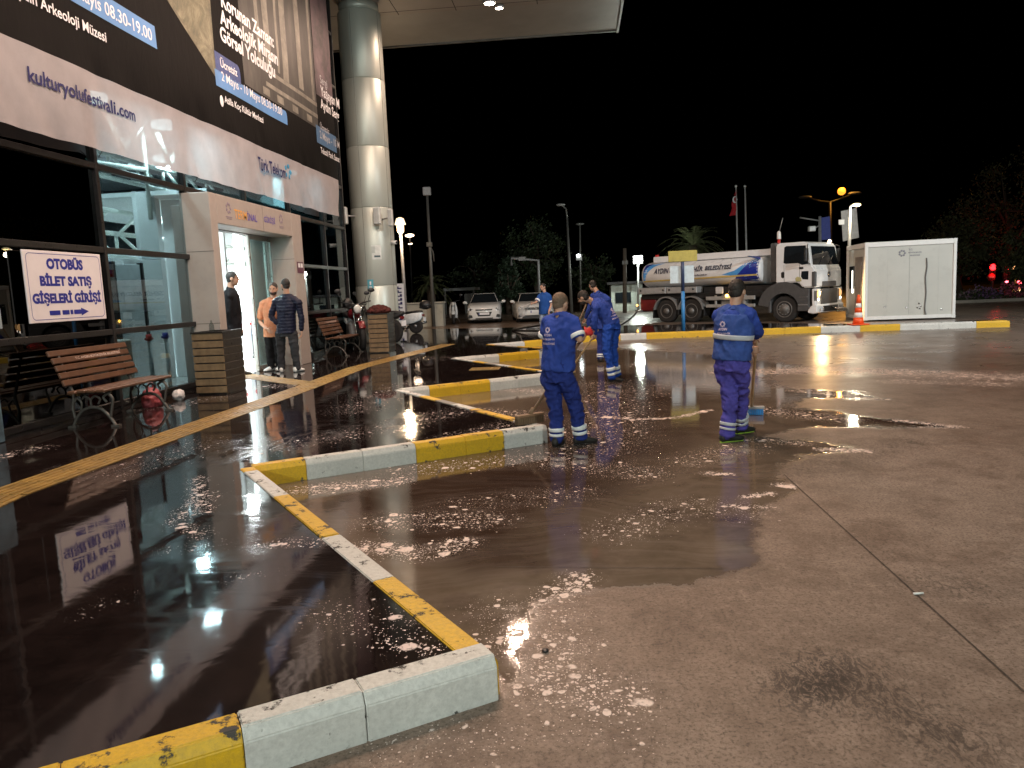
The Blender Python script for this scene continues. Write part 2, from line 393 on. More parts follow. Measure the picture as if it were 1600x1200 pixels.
def platform_material():
    m, t, b = nt('wet_dark_paving'); P = pos(t)
    foam = attr(t, 'foam'); swirl = attr(t, 'swirl')
    n = nz(t, 4, 7, .65, P); big = nz(t, .8, 4, .6, P); fine = nz(t, 90, 5, .7, P)
    c = mixc(t, ramp(t, n, [(.3, 0), (.7, 1)]), (.007, .0046, .0044), (.018, .0115, .0105))
    c = mixc(t, ramp(t, fine, [(.60, 0), (.74, .5)]), c, (.075, .062, .058))
    br = N(t, 'ShaderNodeTexBrick'); br.inputs['Scale'].default_value = 1.0; br.inputs['Mortar Size'].default_value = .004
    br.inputs['Brick Width'].default_value = .9; br.inputs['Row Height'].default_value = .6; br.offset = 0
    L(t, P, br.inputs['Vector'])
    c = mixc(t, mth(t, 'MULTIPLY', br.outputs['Fac'], .6), c, (.006, .004, .004))
    fm = mth(t, 'MULTIPLY', foam_glint_mask(t, P, foam), ramp(t, nz(t, 40, 4, .6, P), [(.36, .25), (.5, 1)])); c = mixc(t, mth(t, 'MULTIPLY', fm, .9), c, (.76, .63, .60)); L(t, c, b.inputs['Base Color'])
    sw = N(t, 'ShaderNodeTexWave', wave_type='RINGS', rings_direction='Z'); sw.inputs['Scale'].default_value = 4; sw.inputs['Distortion'].default_value = 5; sw.inputs['Detail'].default_value = 3
    L(t, scaled(t, P, (1, .6, 1)), sw.inputs['Vector'])
    r = ramp(t, big, [(.38, .015), (.62, .05)])
    rot = N(t, 'ShaderNodeMapping'); rot.inputs['Rotation'].default_value = (0, 0, -.55); rot.inputs['Scale'].default_value = (1.0, 9, 1); L(t, P, rot.inputs['Vector'])
    film = mth(t, 'MULTIPLY', ramp(t, nz(t, 1.0, 6, .65, rot.outputs[0], .8), [(.50, 0), (.72, 1)]), ramp(t, nz(t, .7, 4, .6, P), [(.42, 0), (.6, 1)]))
    r = mth(t, 'ADD', r, mth(t, 'MULTIPLY', film, .13))
    r = mixf(t, mth(t, 'MULTIPLY', swirl, ramp(t, nz(t, 1.5, 6, .7, scaled(t, P, (1, .5, 1)), 2.5), [(.45, 0), (.62, 1)])), r, .30)
    r = mixf(t, fm, r, .6); L(t, r, b.inputs['Roughness']); b.inputs['IOR'].default_value = 1.5
    h = mth(t, 'ADD', mth(t, 'MULTIPLY', nz(t, 2.2, 3, .55, P, .8), .42), mth(t, 'MULTIPLY', mth(t, 'MULTIPLY', nz(t, 24, 3, .6, P), swirl), .03))
    h = mth(t, 'ADD', h, mth(t, 'MULTIPLY', fm, .25)); h = mth(t, 'ADD', h, mth(t, 'MULTIPLY', fine, .008))
    bump(t, b, h, .22, .012); return m

# ------------------------------------------------------------------ ground: road sheet with wet, foam and tyre marks held per vertex
def seg_dist(X, Y, pts):
    d = np.full(X.shape, 1e9)
    for (ax, ay), (bx, by) in zip(pts[:-1], pts[1:]):
        vx, vy = bx - ax, by - ay; l2 = vx * vx + vy * vy + 1e-9
        u = np.clip(((X - ax) * vx + (Y - ay) * vy) / l2, 0, 1)
        d = np.minimum(d, np.hypot(X - ax - u * vx, Y - ay - u * vy))
    return d
def inside(X, Y, poly):
    r = np.zeros(X.shape, bool)
    for (ax, ay), (bx, by) in zip(poly, poly[1:] + poly[:1]):
        c = ((ay > Y) != (by > Y)) & (X < (bx - ax) * (Y - ay) / (by - ay + 1e-12) + ax); r ^= c
    return r
def gp(pts, z=0.0): return [tuple(gnd(x, y, z)[:2]) for x, y in pts]
def strokes(X, Y, S, z):
    f = np.zeros(X.shape)
    for pts, w, den in S:
        q = gp(pts, z); q = q if len(q) > 1 else q * 2
        d = seg_dist(X, Y, q); f = np.maximum(f, den * np.clip(1.35 - d / w, 0, 1))
    return f
ROAD_WET = [(360, 730), (560, 900), (745, 1050), (800, 1085), (835, 990), (860, 935), (930, 918), (1060, 915), (1130, 902), (1190, 890), (1188, 850), (1190, 800), (1235, 768), (1215, 735),
            (1250, 712), (1350, 704), (1290, 690), (1200, 682), (1260, 668), (1500, 668), (1400, 656), (1300, 642), (1230, 634), (1260, 624), (1385, 623), (1340, 612), (1220, 606), (1195, 590), (1250, 572), (1130, 556), (980, 545), (820, 548), (600, 600), (400, 690)]
ROAD_FOAM = [([(1150, 582), (1300, 577), (1450, 584), (1640, 592)], .75, 1.05), ([(1400, 596), (1560, 600)], .4, .8), ([(930, 651), (1010, 655), (1060, 652), (1110, 640)], .06, 1.5),
    ([(1285, 702), (1350, 704)], .10, 1.5), ([(1180, 688), (1250, 692)], .18, .8), ([(1230, 610), (1380, 624)], .09, 1.1), ([(1400, 657), (1500, 667)], .08, 1.4), ([(1440, 668), (1480, 668)], .06, 1.4),
    ([(1100, 739), (1140, 741)], .06, 1.5), ([(1165, 776), (1205, 771)], .06, 1.4), ([(1215, 757), (1238, 760)], .07, 1.6), ([(1150, 792), (1200, 792)], .07, 1.1),
    ([(960, 830), (1080, 790), (1160, 800)], .35, .55), ([(1080, 720), (1160, 700)], .35, .6), ([(870, 720), (1000, 740)], .40, .62), ([(640, 735), (830, 715)], .35, .62),
    ([(480, 765), (620, 752)], .22, .95), ([(570, 855), (660, 865), (720, 850)], .18, .95), ([(600, 815), (760, 810)], .30, .70), ([(720, 790), (900, 770)], .35, .5),
    ([(870, 930), (905, 905)], .16, 1.0), ([(780, 955), (870, 960)], .25, .6), ([(800, 1000), (880, 1010)], .25, .75), ([(860, 1060), (950, 1090)], .25, .85), ([(620, 1170), (760, 1150)], .2, .5),
    ([(920, 700), (960, 640), (940, 600)], .8, .55), ([(960, 620), (1130, 590)], .9, .5), ([(1010, 570), (1130, 575)], .7, .5), ([(760, 605), (850, 612)], .35, .7), ([(690, 640), (840, 650)], .45, .6),
    ([(1180, 640), (1320, 655)], .35, .75), ([(650, 540), (720, 535)], .5, .6), ([(1180, 600), (1290, 612)], .3, .6), ([(780, 1150), (900, 1140), (1000, 1160)], .12, .5), ([(690, 545), (840, 560)], .6, .4)]
def mesh_attrs(me, **kw):
    for k, a in kw.items():
        at = me.attributes.new(k, 'FLOAT', 'POINT'); at.data.foreach_set('value', np.asarray(a, np.float32))
xs = np.arange(-6.5, 14.01, .07); ys = [0.6]
while ys[-1] < 27: ys.append(ys[-1] + max(.03, ys[-1] * .011))
ys = np.array(ys); GX, GY = np.meshgrid(xs, ys); nx, ny = len(xs), len(ys)
gx, gy = GX.ravel(), GY.ravel()
def crack_of(): pass
poly = gp(ROAD_WET); sd = seg_dist(gx, gy, poly + poly[:1]); sd = np.where(inside(gx, gy, poly), sd, -sd)
wet = np.clip(.5 + sd / np.clip(.05 * gy, .25, 1.2) * .5, 0, 1)
damp = np.clip((gy - 7) / 6, 0, 1); foam = strokes(gx, gy, ROAD_FOAM, 0)
stain = np.maximum(np.clip(1.2 - seg_dist(gx, gy, gp([(1270, 1075), (1300, 1050)])) / .22, 0, 1), .62 * np.clip(1.2 - seg_dist(gx, gy, gp([(1330, 1050), (1400, 1100), (1480, 1150)])) / .20, 0, 1))
stain = np.maximum(stain, .45 * np.clip(1 - seg_dist(gx, gy, gp([(1460, 915), (1500, 920)])) / .25, 0, 1))
stain = np.maximum(stain, .4 * np.clip(1 - seg_dist(gx, gy, gp([(1080, 770), (1250, 735), (1420, 690)])) / .4, 0, 1))
soak = np.clip(1.25 - seg_dist(gx, gy, gp([(640, 830), (720, 780), (850, 720), (930, 670), (960, 630), (1010, 590)])) / 1.5, 0, 1) * np.clip(sd / .6, 0, 1)
soak = np.maximum(soak, np.clip(1.1 - seg_dist(gx, gy, gp([(1190, 640), (1330, 655), (1460, 664)])) / .3, 0, 1))
me = bpy.data.meshes.new('road'); vs = [(a, b, 0) for a, b in zip(gx, gy)]
fs = [(j * nx + i, j * nx + i + 1, (j + 1) * nx + i + 1, (j + 1) * nx + i) for j in range(ny - 1) for i in range(nx - 1)]
k = len(vs); B = 700
vs += [(-B, -B, 0), (B, -B, 0), (B, B, 0), (-B, B, 0)]
c0, c1, c2, c3 = 0, nx - 1, nx * ny - 1, nx * (ny - 1)
fs += [(k, k + 1) + tuple(range(c1, -1, -1)), (k + 1, k + 2) + tuple(j * nx + nx - 1 for j in range(ny - 1, -1, -1)),
       (k + 2, k + 3) + tuple((ny - 1) * nx + i for i in range(nx)), (k + 3, k) + tuple(j * nx for j in range(ny))]
me.from_pydata(vs, [], fs); me.materials.append(road_material())
pad = lambda a, v=0: np.concatenate([a, [v] * 4])
mesh_attrs(me, wet=pad(wet, .2), foam=pad(foam), damp=pad(damp, 1), stain=pad(stain), soak=pad(soak))
road = bpy.data.objects.new('road', me); C.objects.link(road); tag(road, kind='structure')

joint_m = mat('joint_filler', (.055, .042, .034), .8, var=.5, scale=20)
j = MB()
def strip(mb, a, b, w, z, mi=0):
    a = V((a[0], a[1], z)); b = V((b[0], b[1], z)); d = (b - a).normalized(); n = V((-d.y, d.x, 0)) * (w / 2)
    mb.quad(a - n, b - n, b + n, a + n, mi)
strip(j, gp([(1225, 742)])[0], gp([(1640, 1118)])[0], .009, .004)
strip(j, gp([(770, 886)])[0], gp([(1130, 889)])[0], .005, .004)
tag(j.build('expansion_joint', joint_m, recalc=False), kind='structure')

# ------------------------------------------------------------------ bus platform with saw-tooth bays, and the island beyond
ZP = .172
TEETH = [(-.38, 2.8), (-2.83, 6.17), (-.37, 7.78), (-2.68, 11.14), (-.37, 12.74), (-2.66, 16.25), (-.45, 17.75), (-2.35, 20.05)]
ISL = [(.6, 22.25), (3.0, 22.32), (6.9, 22.20), (11.75, 21.75)]
PLAT = [(-12, -8), (-2.83, -8), (-2.83, -3.73), (-.38, -2.15), (-2.83, 1.22)] + TEETH + ISL + [(11.75, 22.35), (8.2, 22.75), (5.5, 25.6), (2, 26.8), (-3, 29.0), (-6.6, 30.4), (-12, 30.6)]
PLAT_FOAM = [([(312, 745), (306, 780), (272, 815), (318, 835)], .10, .85), ([(320, 800), (330, 770)], .10, .8), ([(540, 960), (640, 985), (690, 1010)], .25, .55), ([(610, 1008), (690, 1012)], .10, .9), ([(420, 850), (520, 845)], .10, .9),
    ([(0, 715), (60, 700)], .25, .6), ([(180, 740), (330, 690)], .5, .45), ([(420, 700), (600, 670), (720, 640)], .5, .55), ([(330, 610), (470, 600)], .5, .6), ([(560, 640), (640, 600)], .6, .55),
    ([(640, 700), (800, 660)], .3, .6), ([(250, 860), (350, 850)], .15, .45), ([(120, 960), (200, 930)], .15, .35), ([(600, 560), (700, 560)], .8, .45), ([(360, 905), (440, 895)], .10, .5), ([(230, 640), (350, 620)], .4, .5)]
from mathutils.geometry import delaunay_2d_cdt
pts = [V(p) for p in PLAT]; nb = len(pts)
ix = np.arange(-7, 1, .11); gi = []
yv = 0.9
while yv < 26: 
    gi += [(x + random.uniform(-.02, .02), yv) for x in ix]; yv += max(.09, yv * .012)
gi = np.array(gi); ok = inside(gi[:, 0], gi[:, 1], PLAT) & (seg_dist(gi[:, 0], gi[:, 1], PLAT + PLAT[:1]) > .05)
pts += [V(p) for p in gi[ok]]
cv, ce, cf, *_ = delaunay_2d_cdt(pts, [(i, (i + 1) % nb) for i in range(nb)], [list(range(nb))], 1, 1e-5)
px_ = np.array([p.x for p in cv]); py_ = np.array([p.y for p in cv])
me = bpy.data.meshes.new('platform'); vs = [(p.x, p.y, ZP) for p in cv]; fs = [tuple(f) for f in cf]
k = len(vs); vs += [(x, y, ZP - .001) for x, y in PLAT] + [(x, y, -.02) for x, y in PLAT]
fs += [(k + i, k + nb + i, k + nb + (i + 1) % nb, k + (i + 1) % nb) for i in range(nb)]
me.from_pydata(vs, [], fs); me.materials.append(platform_material())
pf = np.maximum(strokes(px_, py_, PLAT_FOAM, ZP), .20 * np.clip((py_ - 4) / 6, .3, 1))
sw = np.clip(1.2 - seg_dist(px_, py_, gp([(60, 730), (250, 720), (420, 700), (600, 660)], ZP)) / .9, 0, 1)
sw = np.maximum(sw, np.clip(1.1 - seg_dist(px_, py_, gp([(380, 860), (520, 800), (620, 740)], ZP)) / .35, 0, 1) * .6)
z2 = np.zeros(2 * nb)
mesh_attrs(me, foam=np.concatenate([pf, z2]), swirl=np.concatenate([sw, z2]))
plat = bpy.data.objects.new('platform', me); C.objects.link(plat); tag(plat, kind='structure')

def kerb(a, b, blocks, width=.108, top=.182, name='kerb'):
    """Painted kerb blocks from a to b; the street lies on the right-hand side of a->b."""
    a = V((*a, 0)); b = V((*b, 0)); d = (b - a).normalized(); n = V((-d.y, d.x, 0)); mb = MB(); s = 0; tot = (b - a).length
    Mx = Matrix(((d.x, n.x, 0, a.x), (d.y, n.y, 0, a.y), (0, 0, 1, 0), (0, 0, 0, 1)))
    k = 0
    while s < tot - .02:
        ln, c = blocks[k % len(blocks)]; e = min(tot, s + ln); e = tot + .012 if tot - e < .05 else e; k += 1
        ch = .012; o = random.uniform(-.003, .003)
        mb.prism([(-.032 + o, -.02), (width, -.02), (width, top + o), (-.006 + o, top + o), (-.032 + o, top - .045)], 'x', s + .0015, e - .0015, {'w': 0, 'y': 1, 'g': 2}[c], Mx)
        s = e
    o = mb.build(name, [M['kerb_white'], M['kerb_yellow'], M['kerb_stone']], bevel=.005, seg=2); return tag(o, kind='structure')
T = [(-2.83, 1.22)] + TEETH
W1, Y1 = (.53, 'w'), (.53, 'y')
kerb(T[0], T[1], [(.465, 'w'), (.45, 'w'), (.53, 'y'), (.53, 'y'), (.42, 'w'), (.53, 'w')])
kerb(T[2], T[3], [(.45, 'y'), (.52, 'w'), (.52, 'w'), (.52, 'y'), (.43, 'y'), (.51, 'w')])
kerb(T[4], T[5], [(.45, 'w'), Y1, Y1, W1, (.5, 'w'), Y1, Y1])
kerb(T[6], T[7], [W1, W1, Y1, Y1, W1, W1])
kerb(T[8], ISL[0], [(.6, 'w'), (.5, 'w'), (1.0, 'y'), (1.0, 'w'), (.8, 'y')])
kerb(ISL[0], ISL[1], [(.65, 'y'), (.75, 'w'), (1.0, 'y')]); kerb(ISL[1], ISL[2], [(1.0, 'y'), (.95, 'w'), (.95, 'y'), (1.0, 'y')])
kerb(ISL[2], ISL[3], [(1.05, 'w'), (1.05, 'y'), (1.0, 'w'), (.95, 'w'), (.9, 'y')])
kerb(ISL[3], (11.75, 22.35), [(1, 'y')])
for i in (1, 3, 5, 7): kerb(T[i], T[i + 1], [(1.02, 'y'), (.85, 'w'), (1.15, 'y'), (1.0, 'w')] if i == 1 else [(.5, 'w'), Y1, Y1, W1, (.5, 'g'), Y1, (.6, 'w')], .105)

# tactile strip: yellow ribbed tiles
tm = mat('tactile_yellow', (.30, .185, .05), .42, 0, .35, 5, dirt=.75)
tb = MB()
tl = [gnd(-90, 815, ZP), gnd(0, 775, ZP), gnd(220, 697, ZP), gnd(380, 640, ZP), gnd(470, 608, ZP), gnd(560, 574, ZP), gnd(700, 538, ZP)]
def tact(a, b, w=.42):
    d = (b - a).normalized(); n = V((-d.y, d.x, 0)); ln = (b - a).length; Mx = Matrix(((d.x, n.x, 0, a.x), (d.y, n.y, 0, a.y), (0, 0, 1, ZP), (0, 0, 0, 1)))
    s = 0
    while s < ln - .05:
        e = min(ln, s + .40); tb.box((s + .002, -w / 2, -.004), (e - .002, w / 2, .006), 0, Mx)
        for q in range(5): tb.box((s + .02, -w / 2 + .045 + q * .076, .006), (e - .02, -w / 2 + .075 + q * .076, .012), 0, Mx)
        s = e
for a, b in zip(tl[:-1], tl[1:]): tact(a, b)
tact(gnd(365, 585, ZP), gnd(478, 600, ZP), .36)
a = gnd(735, 577, ZP); b_ = gnd(770, 575, ZP)
tact(a, a + V((.55, 0, 0)))
tag(tb.build('tactile_path', tm, bevel=0), kind='structure')
# ------------------------------------------------------------------ terminal building
F = -6.44
bld = thing('terminal_building', (F, 14, ZP), 'long glass fronted bus terminal with dark mullions, round steel column and flat canopy', 'building')
BAYS = [5.2, 7.62, 9.99, 12.33, 14.67, 17.0, 19.35, 21.1]; ROWS = [.26, 1.26, 2.38, 3.50, 4.62]
# portal frame in front of the glass
PX = -5.98
def opx(x, y, X=PX): p = onx(x, y, X); return p.y, p.z
pl0, pl1 = 12.28, onx(347, 420, PX).y          # left pilaster
pr0, pr1 = onx(461, 420, PX).y, onx(478, 450, PX).y
ph0, ph1 = onx(347, 350, PX).z, onx(328, 300, PX).z
mb = MB(); XD = -6.53
mb.box((F - .05, pl0, ZP), (PX, pl1, ph1)); mb.box((XD - .12, pl1 - .25, ZP), (F - .052, pl1 - .004, ph0 + .3))
mb.box((F - .05, pr0, ZP), (PX, pr1, ph1)); mb.box((XD - .12, pr0 + .004, ZP), (F - .052, pr0 + .25, ph0 + .3))
mb.box((F - .05, pl1 + .003, ph0), (PX, pr0 - .003, ph1)); mb.box((XD - .12, pl1 - .003, ph0 + .004), (F - .053, pr0 + .003, ph0 + .3))
mb.build('portal', M['cladding'], bld, bevel=.008)
sm = mat('stone_joint', (.16, .14, .13), .8); mb = MB()
for z in (1.25, 2.45):
    for y in (pl0, pr0): mb = MB(); mb.box((F, y - .002, z), (PX + .002, y + .01, z + .012)); mb.build('portal_joint', sm, bld)
mb = MB(); mb.box((PX - .01, (pl1 + pr0) / 2 + .2, ph0 - .002), (PX + .002, (pl1 + pr0) / 2 + .212, ph1)); mb.build('portal_joint', sm, bld)
# mullions: one member each
for y in BAYS:
    z1 = 10.2
    if 12.4 < y < 17.2:
        mb = MB(); mb.box((F - .06, y - .035, ph1 + .01), (F + .05, y + .035, z1))
    else:
        mb = MB(); mb.box((F - .06, y - .035, ZP), (F + .05, y + .035, z1))
    mb.build('mullion', M['dark_frame'], bld, bevel=.006)
for z in ROWS + [5.9, 7.3, 8.7]:
    for a, b in ((5.2, pl0), (pr1, 21.1)) if z < ph1 else ((5.2, 21.1),):
        mb = MB(); mb.box((F - .055, a, z - .04), (F + .044, b, z + .04)); mb.build('transom', M['dark_frame'], bld, bevel=.006)
mb = MB(); mb.box((F - .1, 5.2, ZP), (F + .03, pl0 - .002, .222)); mb.build('plinth', M['dark_frame'], bld); mb = MB(); mb.box((F - .1, pr1 + .002, ZP), (F + .03, 21.1, .222)); mb.build('plinth', M['dark_frame'], bld)
for i, (a, b) in enumerate(zip(BAYS[:-1], BAYS[1:])):
    gm = 'glass_dark' if b < 10 else ('glass_clear' if b < 16.9 else 'glass_teal')
    rows = list(zip(ROWS[:-1], ROWS[1:])) + [(4.62, 5.9), (5.9, 7.3), (7.3, 8.7), (8.7, 10.2)]
    for (z0, z1) in rows:
        if z0 < ph1 - .2 and b > pl0 + .1 and a < pr1 - .1:
            if b > pr1 + .3 and a < pr1: a_ = pr1
            elif z1 <= ph1 or (a >= pl0 and b <= pr1): 
                if z1 <= ph1: continue
                z0 = max(z0, ph1); a_ = a
            else: a_ = a
            if z1 <= ph1 and a_ != pr1: continue
        else: a_ = a
        mb = MB(); mb.box((F - .02, a_ + .035, z0 + .04), (F - .008, b - .035, z1 - .04))
        mb.build('glass_pane', M[gm], bld)
# far end wall of the glass front and blind side
mb = MB(); mb.box((-16, 21.12, ZP), (F - .07, 21.3, 10.2)); mb.build('end_wall', M['wall_dark'], bld)
mb = MB(); mb.box((-16, 5.0, ZP), (F - .07, 5.18, 10.2)); mb.build('end_wall', M['wall_dark'], bld)
# near panel at the left edge, added to paint a bluish reflection
mb = MB(); mb.box((F + .0, 6.6, ZP), (F + .10, 7.72, 1.35)); 
mb.build('blue_reflection_panel', mat('blue_reflection_paint', (.10, .16, .20), .5, 0, .5, 4, dirt=.6, dirtcol=(.02, .025, .03)), bld, bevel=.01)
# hall inside
mb = MB(); mb.box((-15.9, 5.2, .05), (F - .08, 21.1, ZP + .002)); mb.build('hall_floor', M['tile'], bld)
mb = MB(); mb.box((-15.9, 5.2, 4.9), (F - .2, 21.1, 5.0)); mb.build('hall_ceiling', mat('hall_ceiling', (.10, .11, .12), .8), bld)
mb = MB(); mb.box((-15.9, 5.2, ZP), (-15.8, 21.1, 4.9)); mb.build('hall_wall', M['wall_white'], bld)
mb = MB(); mb.box((-15.7, 9.9, ZP), (F - .12, 9.98, 4.9)); mb.build('hall_partition', M['wall_dark'], bld)
# white partition seen through the lit bay
ya = onx(216, 350, -7.9).y; 
mb = MB(); mb.box((-7.98, ya, 2.452), (-7.9, 14.2, onx(216, 300, -7.9).z)); mb.box((-7.98, 10.0, ZP), (-7.9, 14.2, 2.45)); mb.box((-7.9, 14.22, ZP), (-6.7, 14.28, 3.6)); mb.build('hall_partition', M['wall_white'], bld, bevel=.01)
yb = onx(181, 450, -7.6).y; yc = onx(222, 450, -7.6).y
mb = MB(); mb.box((-7.64, yb, ZP), (-7.6, yc, 2.32)); mb.build('hall_door', mat('grey_door', (.62, .66, .68), .5), bld, bevel=.01)
mb = MB()
for y in (yb - .06, yc): mb.box((-7.66, y, ZP), (-7.57, y + .06, 2.35))
mb.build('hall_door_frame', M['dark_frame'], bld)
mb = MB(); y0 = onx(190, 450, -7.59).y; mb.box((-7.596, y0 + .06, 1.55), (-7.592, y0 + .30, 1.85)); mb.build('notice', M['white_print'], bld)
mb = MB(); y0 = onx(168, 450, -6.5).y; mb.box((F - .03, y0, 1.55), (F - .024, y0 + .14, 2.2)); mb.build('notice', M['white_print'], bld)
mb = MB(); mb.box((F - .0235, y0 + .01, 2.02), (F - .0225, y0 + .13, 2.12)); mb.build('notice_heading', M['red'], bld)
mb = MB(); mb.box((-7.5, 10.2, ZP), (-6.9, 11.2, 1.1)); mb.build('counter', mat('counter_beige', (.55, .52, .46), .5), bld, bevel=.02)
# white tube trusses, three levels
for zt in (2.55, 4.0):
    mb = MB(); X = -8.6
    for z in (zt, zt + .42, zt + .84): mb.tube([(X, 10.05, z), (X, 20.5, z)], .045, 8)
    y = 10.1
    while y < 20:
        mb.tube([(X, y, zt + .42), (X, y + .8, zt)], .032, 7); mb.tube([(X, y, zt + .42), (X, y + .7, zt + .84)], .032, 7); mb.tube([(X, y + .85, zt), (X, y + .85, zt + .42)], .032, 7); y += .95
    mb.build('roof_truss', M['truss'], bld)
mb = MB(); y = onx(229, 275, -7.4).y
mb.tube([(-7.4, y, 3.1), (-7.4, y, 4.9)], .04, 8); mb.tube([(-7.4, 10.1, 3.75), (-7.4, y, 3.95)], .04, 8); mb.build('roof_truss', M['truss'], bld)
for y in np.arange(10.6, 21, 1.4):       # white roof beams that show through the banner
    mb = MB(); mb.tube([(-7.2, y, 4.1), (-7.2, y + .9, 4.88)], .05, 8); mb.tube([(-7.2, y + .9, 4.88), (-7.2, y + 1.4, 4.1)], .05, 8); mb.build('roof_truss', M['truss'], bld)
# hall lamps
M['hall_lens'] = glow('hall_lamp_glass', (.9, 1, 1), 2.5)
def area(name, loc, size, power, col, rot=(0, 0, 0), parent=None, shape='DISK'):
    l = bpy.data.lights.new(name, 'AREA'); l.energy = power; l.color = col; l.shape = shape; l.size = size
    o = bpy.data.objects.new(name, l); C.objects.link(o); o.rotation_euler = rot
    o.location = V(loc) - V(parent['_w']) if parent else loc
    if parent: o.parent = parent
    return o
for x, y, p in ((-7.0, 11.0, 85), (-6.95, 12.9, 110), (-9.8, 11.8, 220), (-8.6, 15.8, 170), (-9.6, 16.5, 200), (-11.5, 16, 200), (-6.9, 18.4, 60)):
    mb = MB(); mb.lathe([(.20, 0), (.22, .05), (.20, .1), (.05, .14)], (x, y, 4.62), 20); lampz = 4.62
    mb.build('hall_lamp', M['hall_lens'], bld); area('hall_light', (x, y, lampz - .03), .25, p, HALL, parent=bld)
# doors: dark header, two sliding leaves
dz = onx(350, 362, XD).z
dl0, dl1 = pl1 + .01, pr0 - .01
mb = MB(); mb.box((XD - .1, dl0, dz), (XD + .1, dl1, dz + .26)); mb.build('door_header', mat('door_header', (.14, .13, .12), .5), bld, bevel=.01)
mb = MB(); mb.lathe([(.05, 0), (.05, .06), (.02, .09)], (XD + .1, (dl0 + dl1) / 2 - .4, dz + .13), 12, axis=(1, 0, 0)); mb.build('door_sensor', M['black'], bld)
ym = onx(393, 480, XD).y
def leaf(y0, y1, X, nm):
    mb = MB(); w = .06
    for a, b, c, d in ((y0, y0 + w, ZP + .01, dz), (y1 - w, y1, ZP + .01, dz), (y0 + w, y1 - w, ZP + .01, ZP + .11), (y0 + w, y1 - w, dz - .08, dz)): mb.box((X - .025, a, c), (X + .025, b, d))
    o = mb.build(nm, M['steel'], bld, bevel=.004); g = MB(); g.box((X - .004, y0 + w, ZP + .11), (X + .004, y1 - w, dz - .08)); subpart(g, 'door_glass', M['glass_door'], o, bld)
leaf(ym, ym + 1.15, XD + .03, 'sliding_door'); leaf(ym + .10, ym + 1.05, XD - .05, 'sliding_door')
# bright vestibule: white walls and panel
mb = MB(); mb.box((-12.0, 20.4, ZP), (-7.3, 20.5, 4.6)); mb.build('vestibule_wall', M['wall_white'], bld)
mb = MB(); mb.box((-11, 13.7, 3.62), (-6.7, 20.3, 3.7)); mb.build('vestibule_ceiling', M['wall_white'], bld)
mb = MB(); mb.box((-7.22, 19.0, ZP), (-7.16, 21.0, 4.6)); mb.build('hall_partition', M['wall_dark'], bld)
mb = MB(); mb.box((-7.5, 18.1, ZP), (-7.2, 18.9, 4.6)); mb.build('hall_pillar', M['wall_white'], bld)
mb = MB(); mb.box((-7.12, 16.25, ZP), (-7.06, 18.05, 3.6)); mb.build('vestibule_wall', M['wall_white'], bld)
mb = MB(); mb.box((-8.25, 18.0, ZP), (-8.1, 18.2, 3.6)); mb.build('vestibule_post', M['wall_white'], bld)
area('vestibule_light', (-8.4, 16.6, 3.58), 1.6, 900, (.93, 1, 1), parent=bld)
# portal lettering
purple = mat('sign_letter_purple', (.10, .06, .42), .4); orange = mat('sign_letter_orange_lit', (.85, .42, .10), .4)  # orange paints warm light onto the first of the purple letters
XL = PX + .004
def on_portal(s, x0, y0, x1, m, name='lettering', b=.01, h=None):
    a = onx(x0, y0, XL); c = onx(x1, y0, XL)
    t_ = text_mb(s, (XL, a.y, a.z), (0, 1, 0), (0, 0, 1), width=c.y - a.y, height=h, bold=b); o = t_.build(name, m, bld, recalc=False); return o
on_portal('TERM', 367, 341, 386, orange, h=.16); on_portal('İNAL', 387, 344, 402, purple, h=.17); on_portal('GİRİŞİ', 413, 349, 430, purple, h=.17)
logo_m = mat('portal_logo', (.30, .24, .30), .5)
for x, y in ((357, 325), (439, 342)):
    c = onx(x, y, XL); mb = MB()
    for k in range(7):
        a = k * 2 * math.pi / 7; mb.ell((XL, c.y + .075 * math.cos(a), c.z + .075 * math.sin(a)), .002, .028, .028, 8, 6)
    mb.box((XL - .002, c.y - .12, c.z - .16), (XL + .001, c.y + .12, c.z - .145)); mb.box((XL - .002, c.y - .09, c.z - .19), (XL + .001, c.y + .09, c.z - .178)); mb.build('emblem', logo_m, bld)
c = onx(469, 418, XL); mb = MB(); mb.box((XL - .002, c.y - .17, c.z - .12), (XL + .004, c.y + .2, c.z + .12)); pl = mb.build('notice', M['red'] if False else mat('notice_plum', (.12, .03, .06), .5), bld)
mb = MB(); mb.box((XL + .004, c.y - .12, c.z + .0), (XL + .006, c.y - .0, c.z + .09)); mb.box((XL + .004, c.y + .03, c.z + .0), (XL + .006, c.y + .15, c.z + .09)); mb.build('notice_symbol', M['white_print'], bld)

# ------------------------------------------------------------------ canopy and column
HC = 10.2; CX = 1.66; CY = 27.35
soff = mat('canopy_soffit', (.50, .46, .42), .45, .0, .08, .5); fasc = mat('canopy_fascia', (.20, .19, .18), .4, .5)
mb = MB(); mb.box((-22, -14, HC), (CX, 24.3, HC + .7)); cn = mb.build('canopy', soff, bld)
mb = MB(); mb.box((-22, 24.304, HC + .06), (CX, CY, HC + .7)); mb.build('canopy_edge', mat('canopy_edge_panel', (.48, .47, .44), .4, .1, .1, .6), bld)
mb = MB(); mb.box((CX + .002, -14, HC - .05), (CX + .08, CY, HC + .75)); mb.box((-22, CY + .002, HC + .01), (CX, CY + .08, HC + .75)); mb.build('canopy_fascia', fasc, bld)
mb = MB()
for x in (-5.2, -3.4, -.9): mb.box((x, -14, HC - .003), (x + .025, 24.3, HC + .01))
for y in range(-12, 25, 3): mb.box((-9, y, HC - .0034), (CX, y + .025, HC + .01))
mb.build('soffit_seam', mat('seam', (.05, .045, .04), .7), bld)
colX, colY, colR = -6.2, 23.35, .64
colm, ct, cb = nt('column_steel'); o_ = pos(ct)
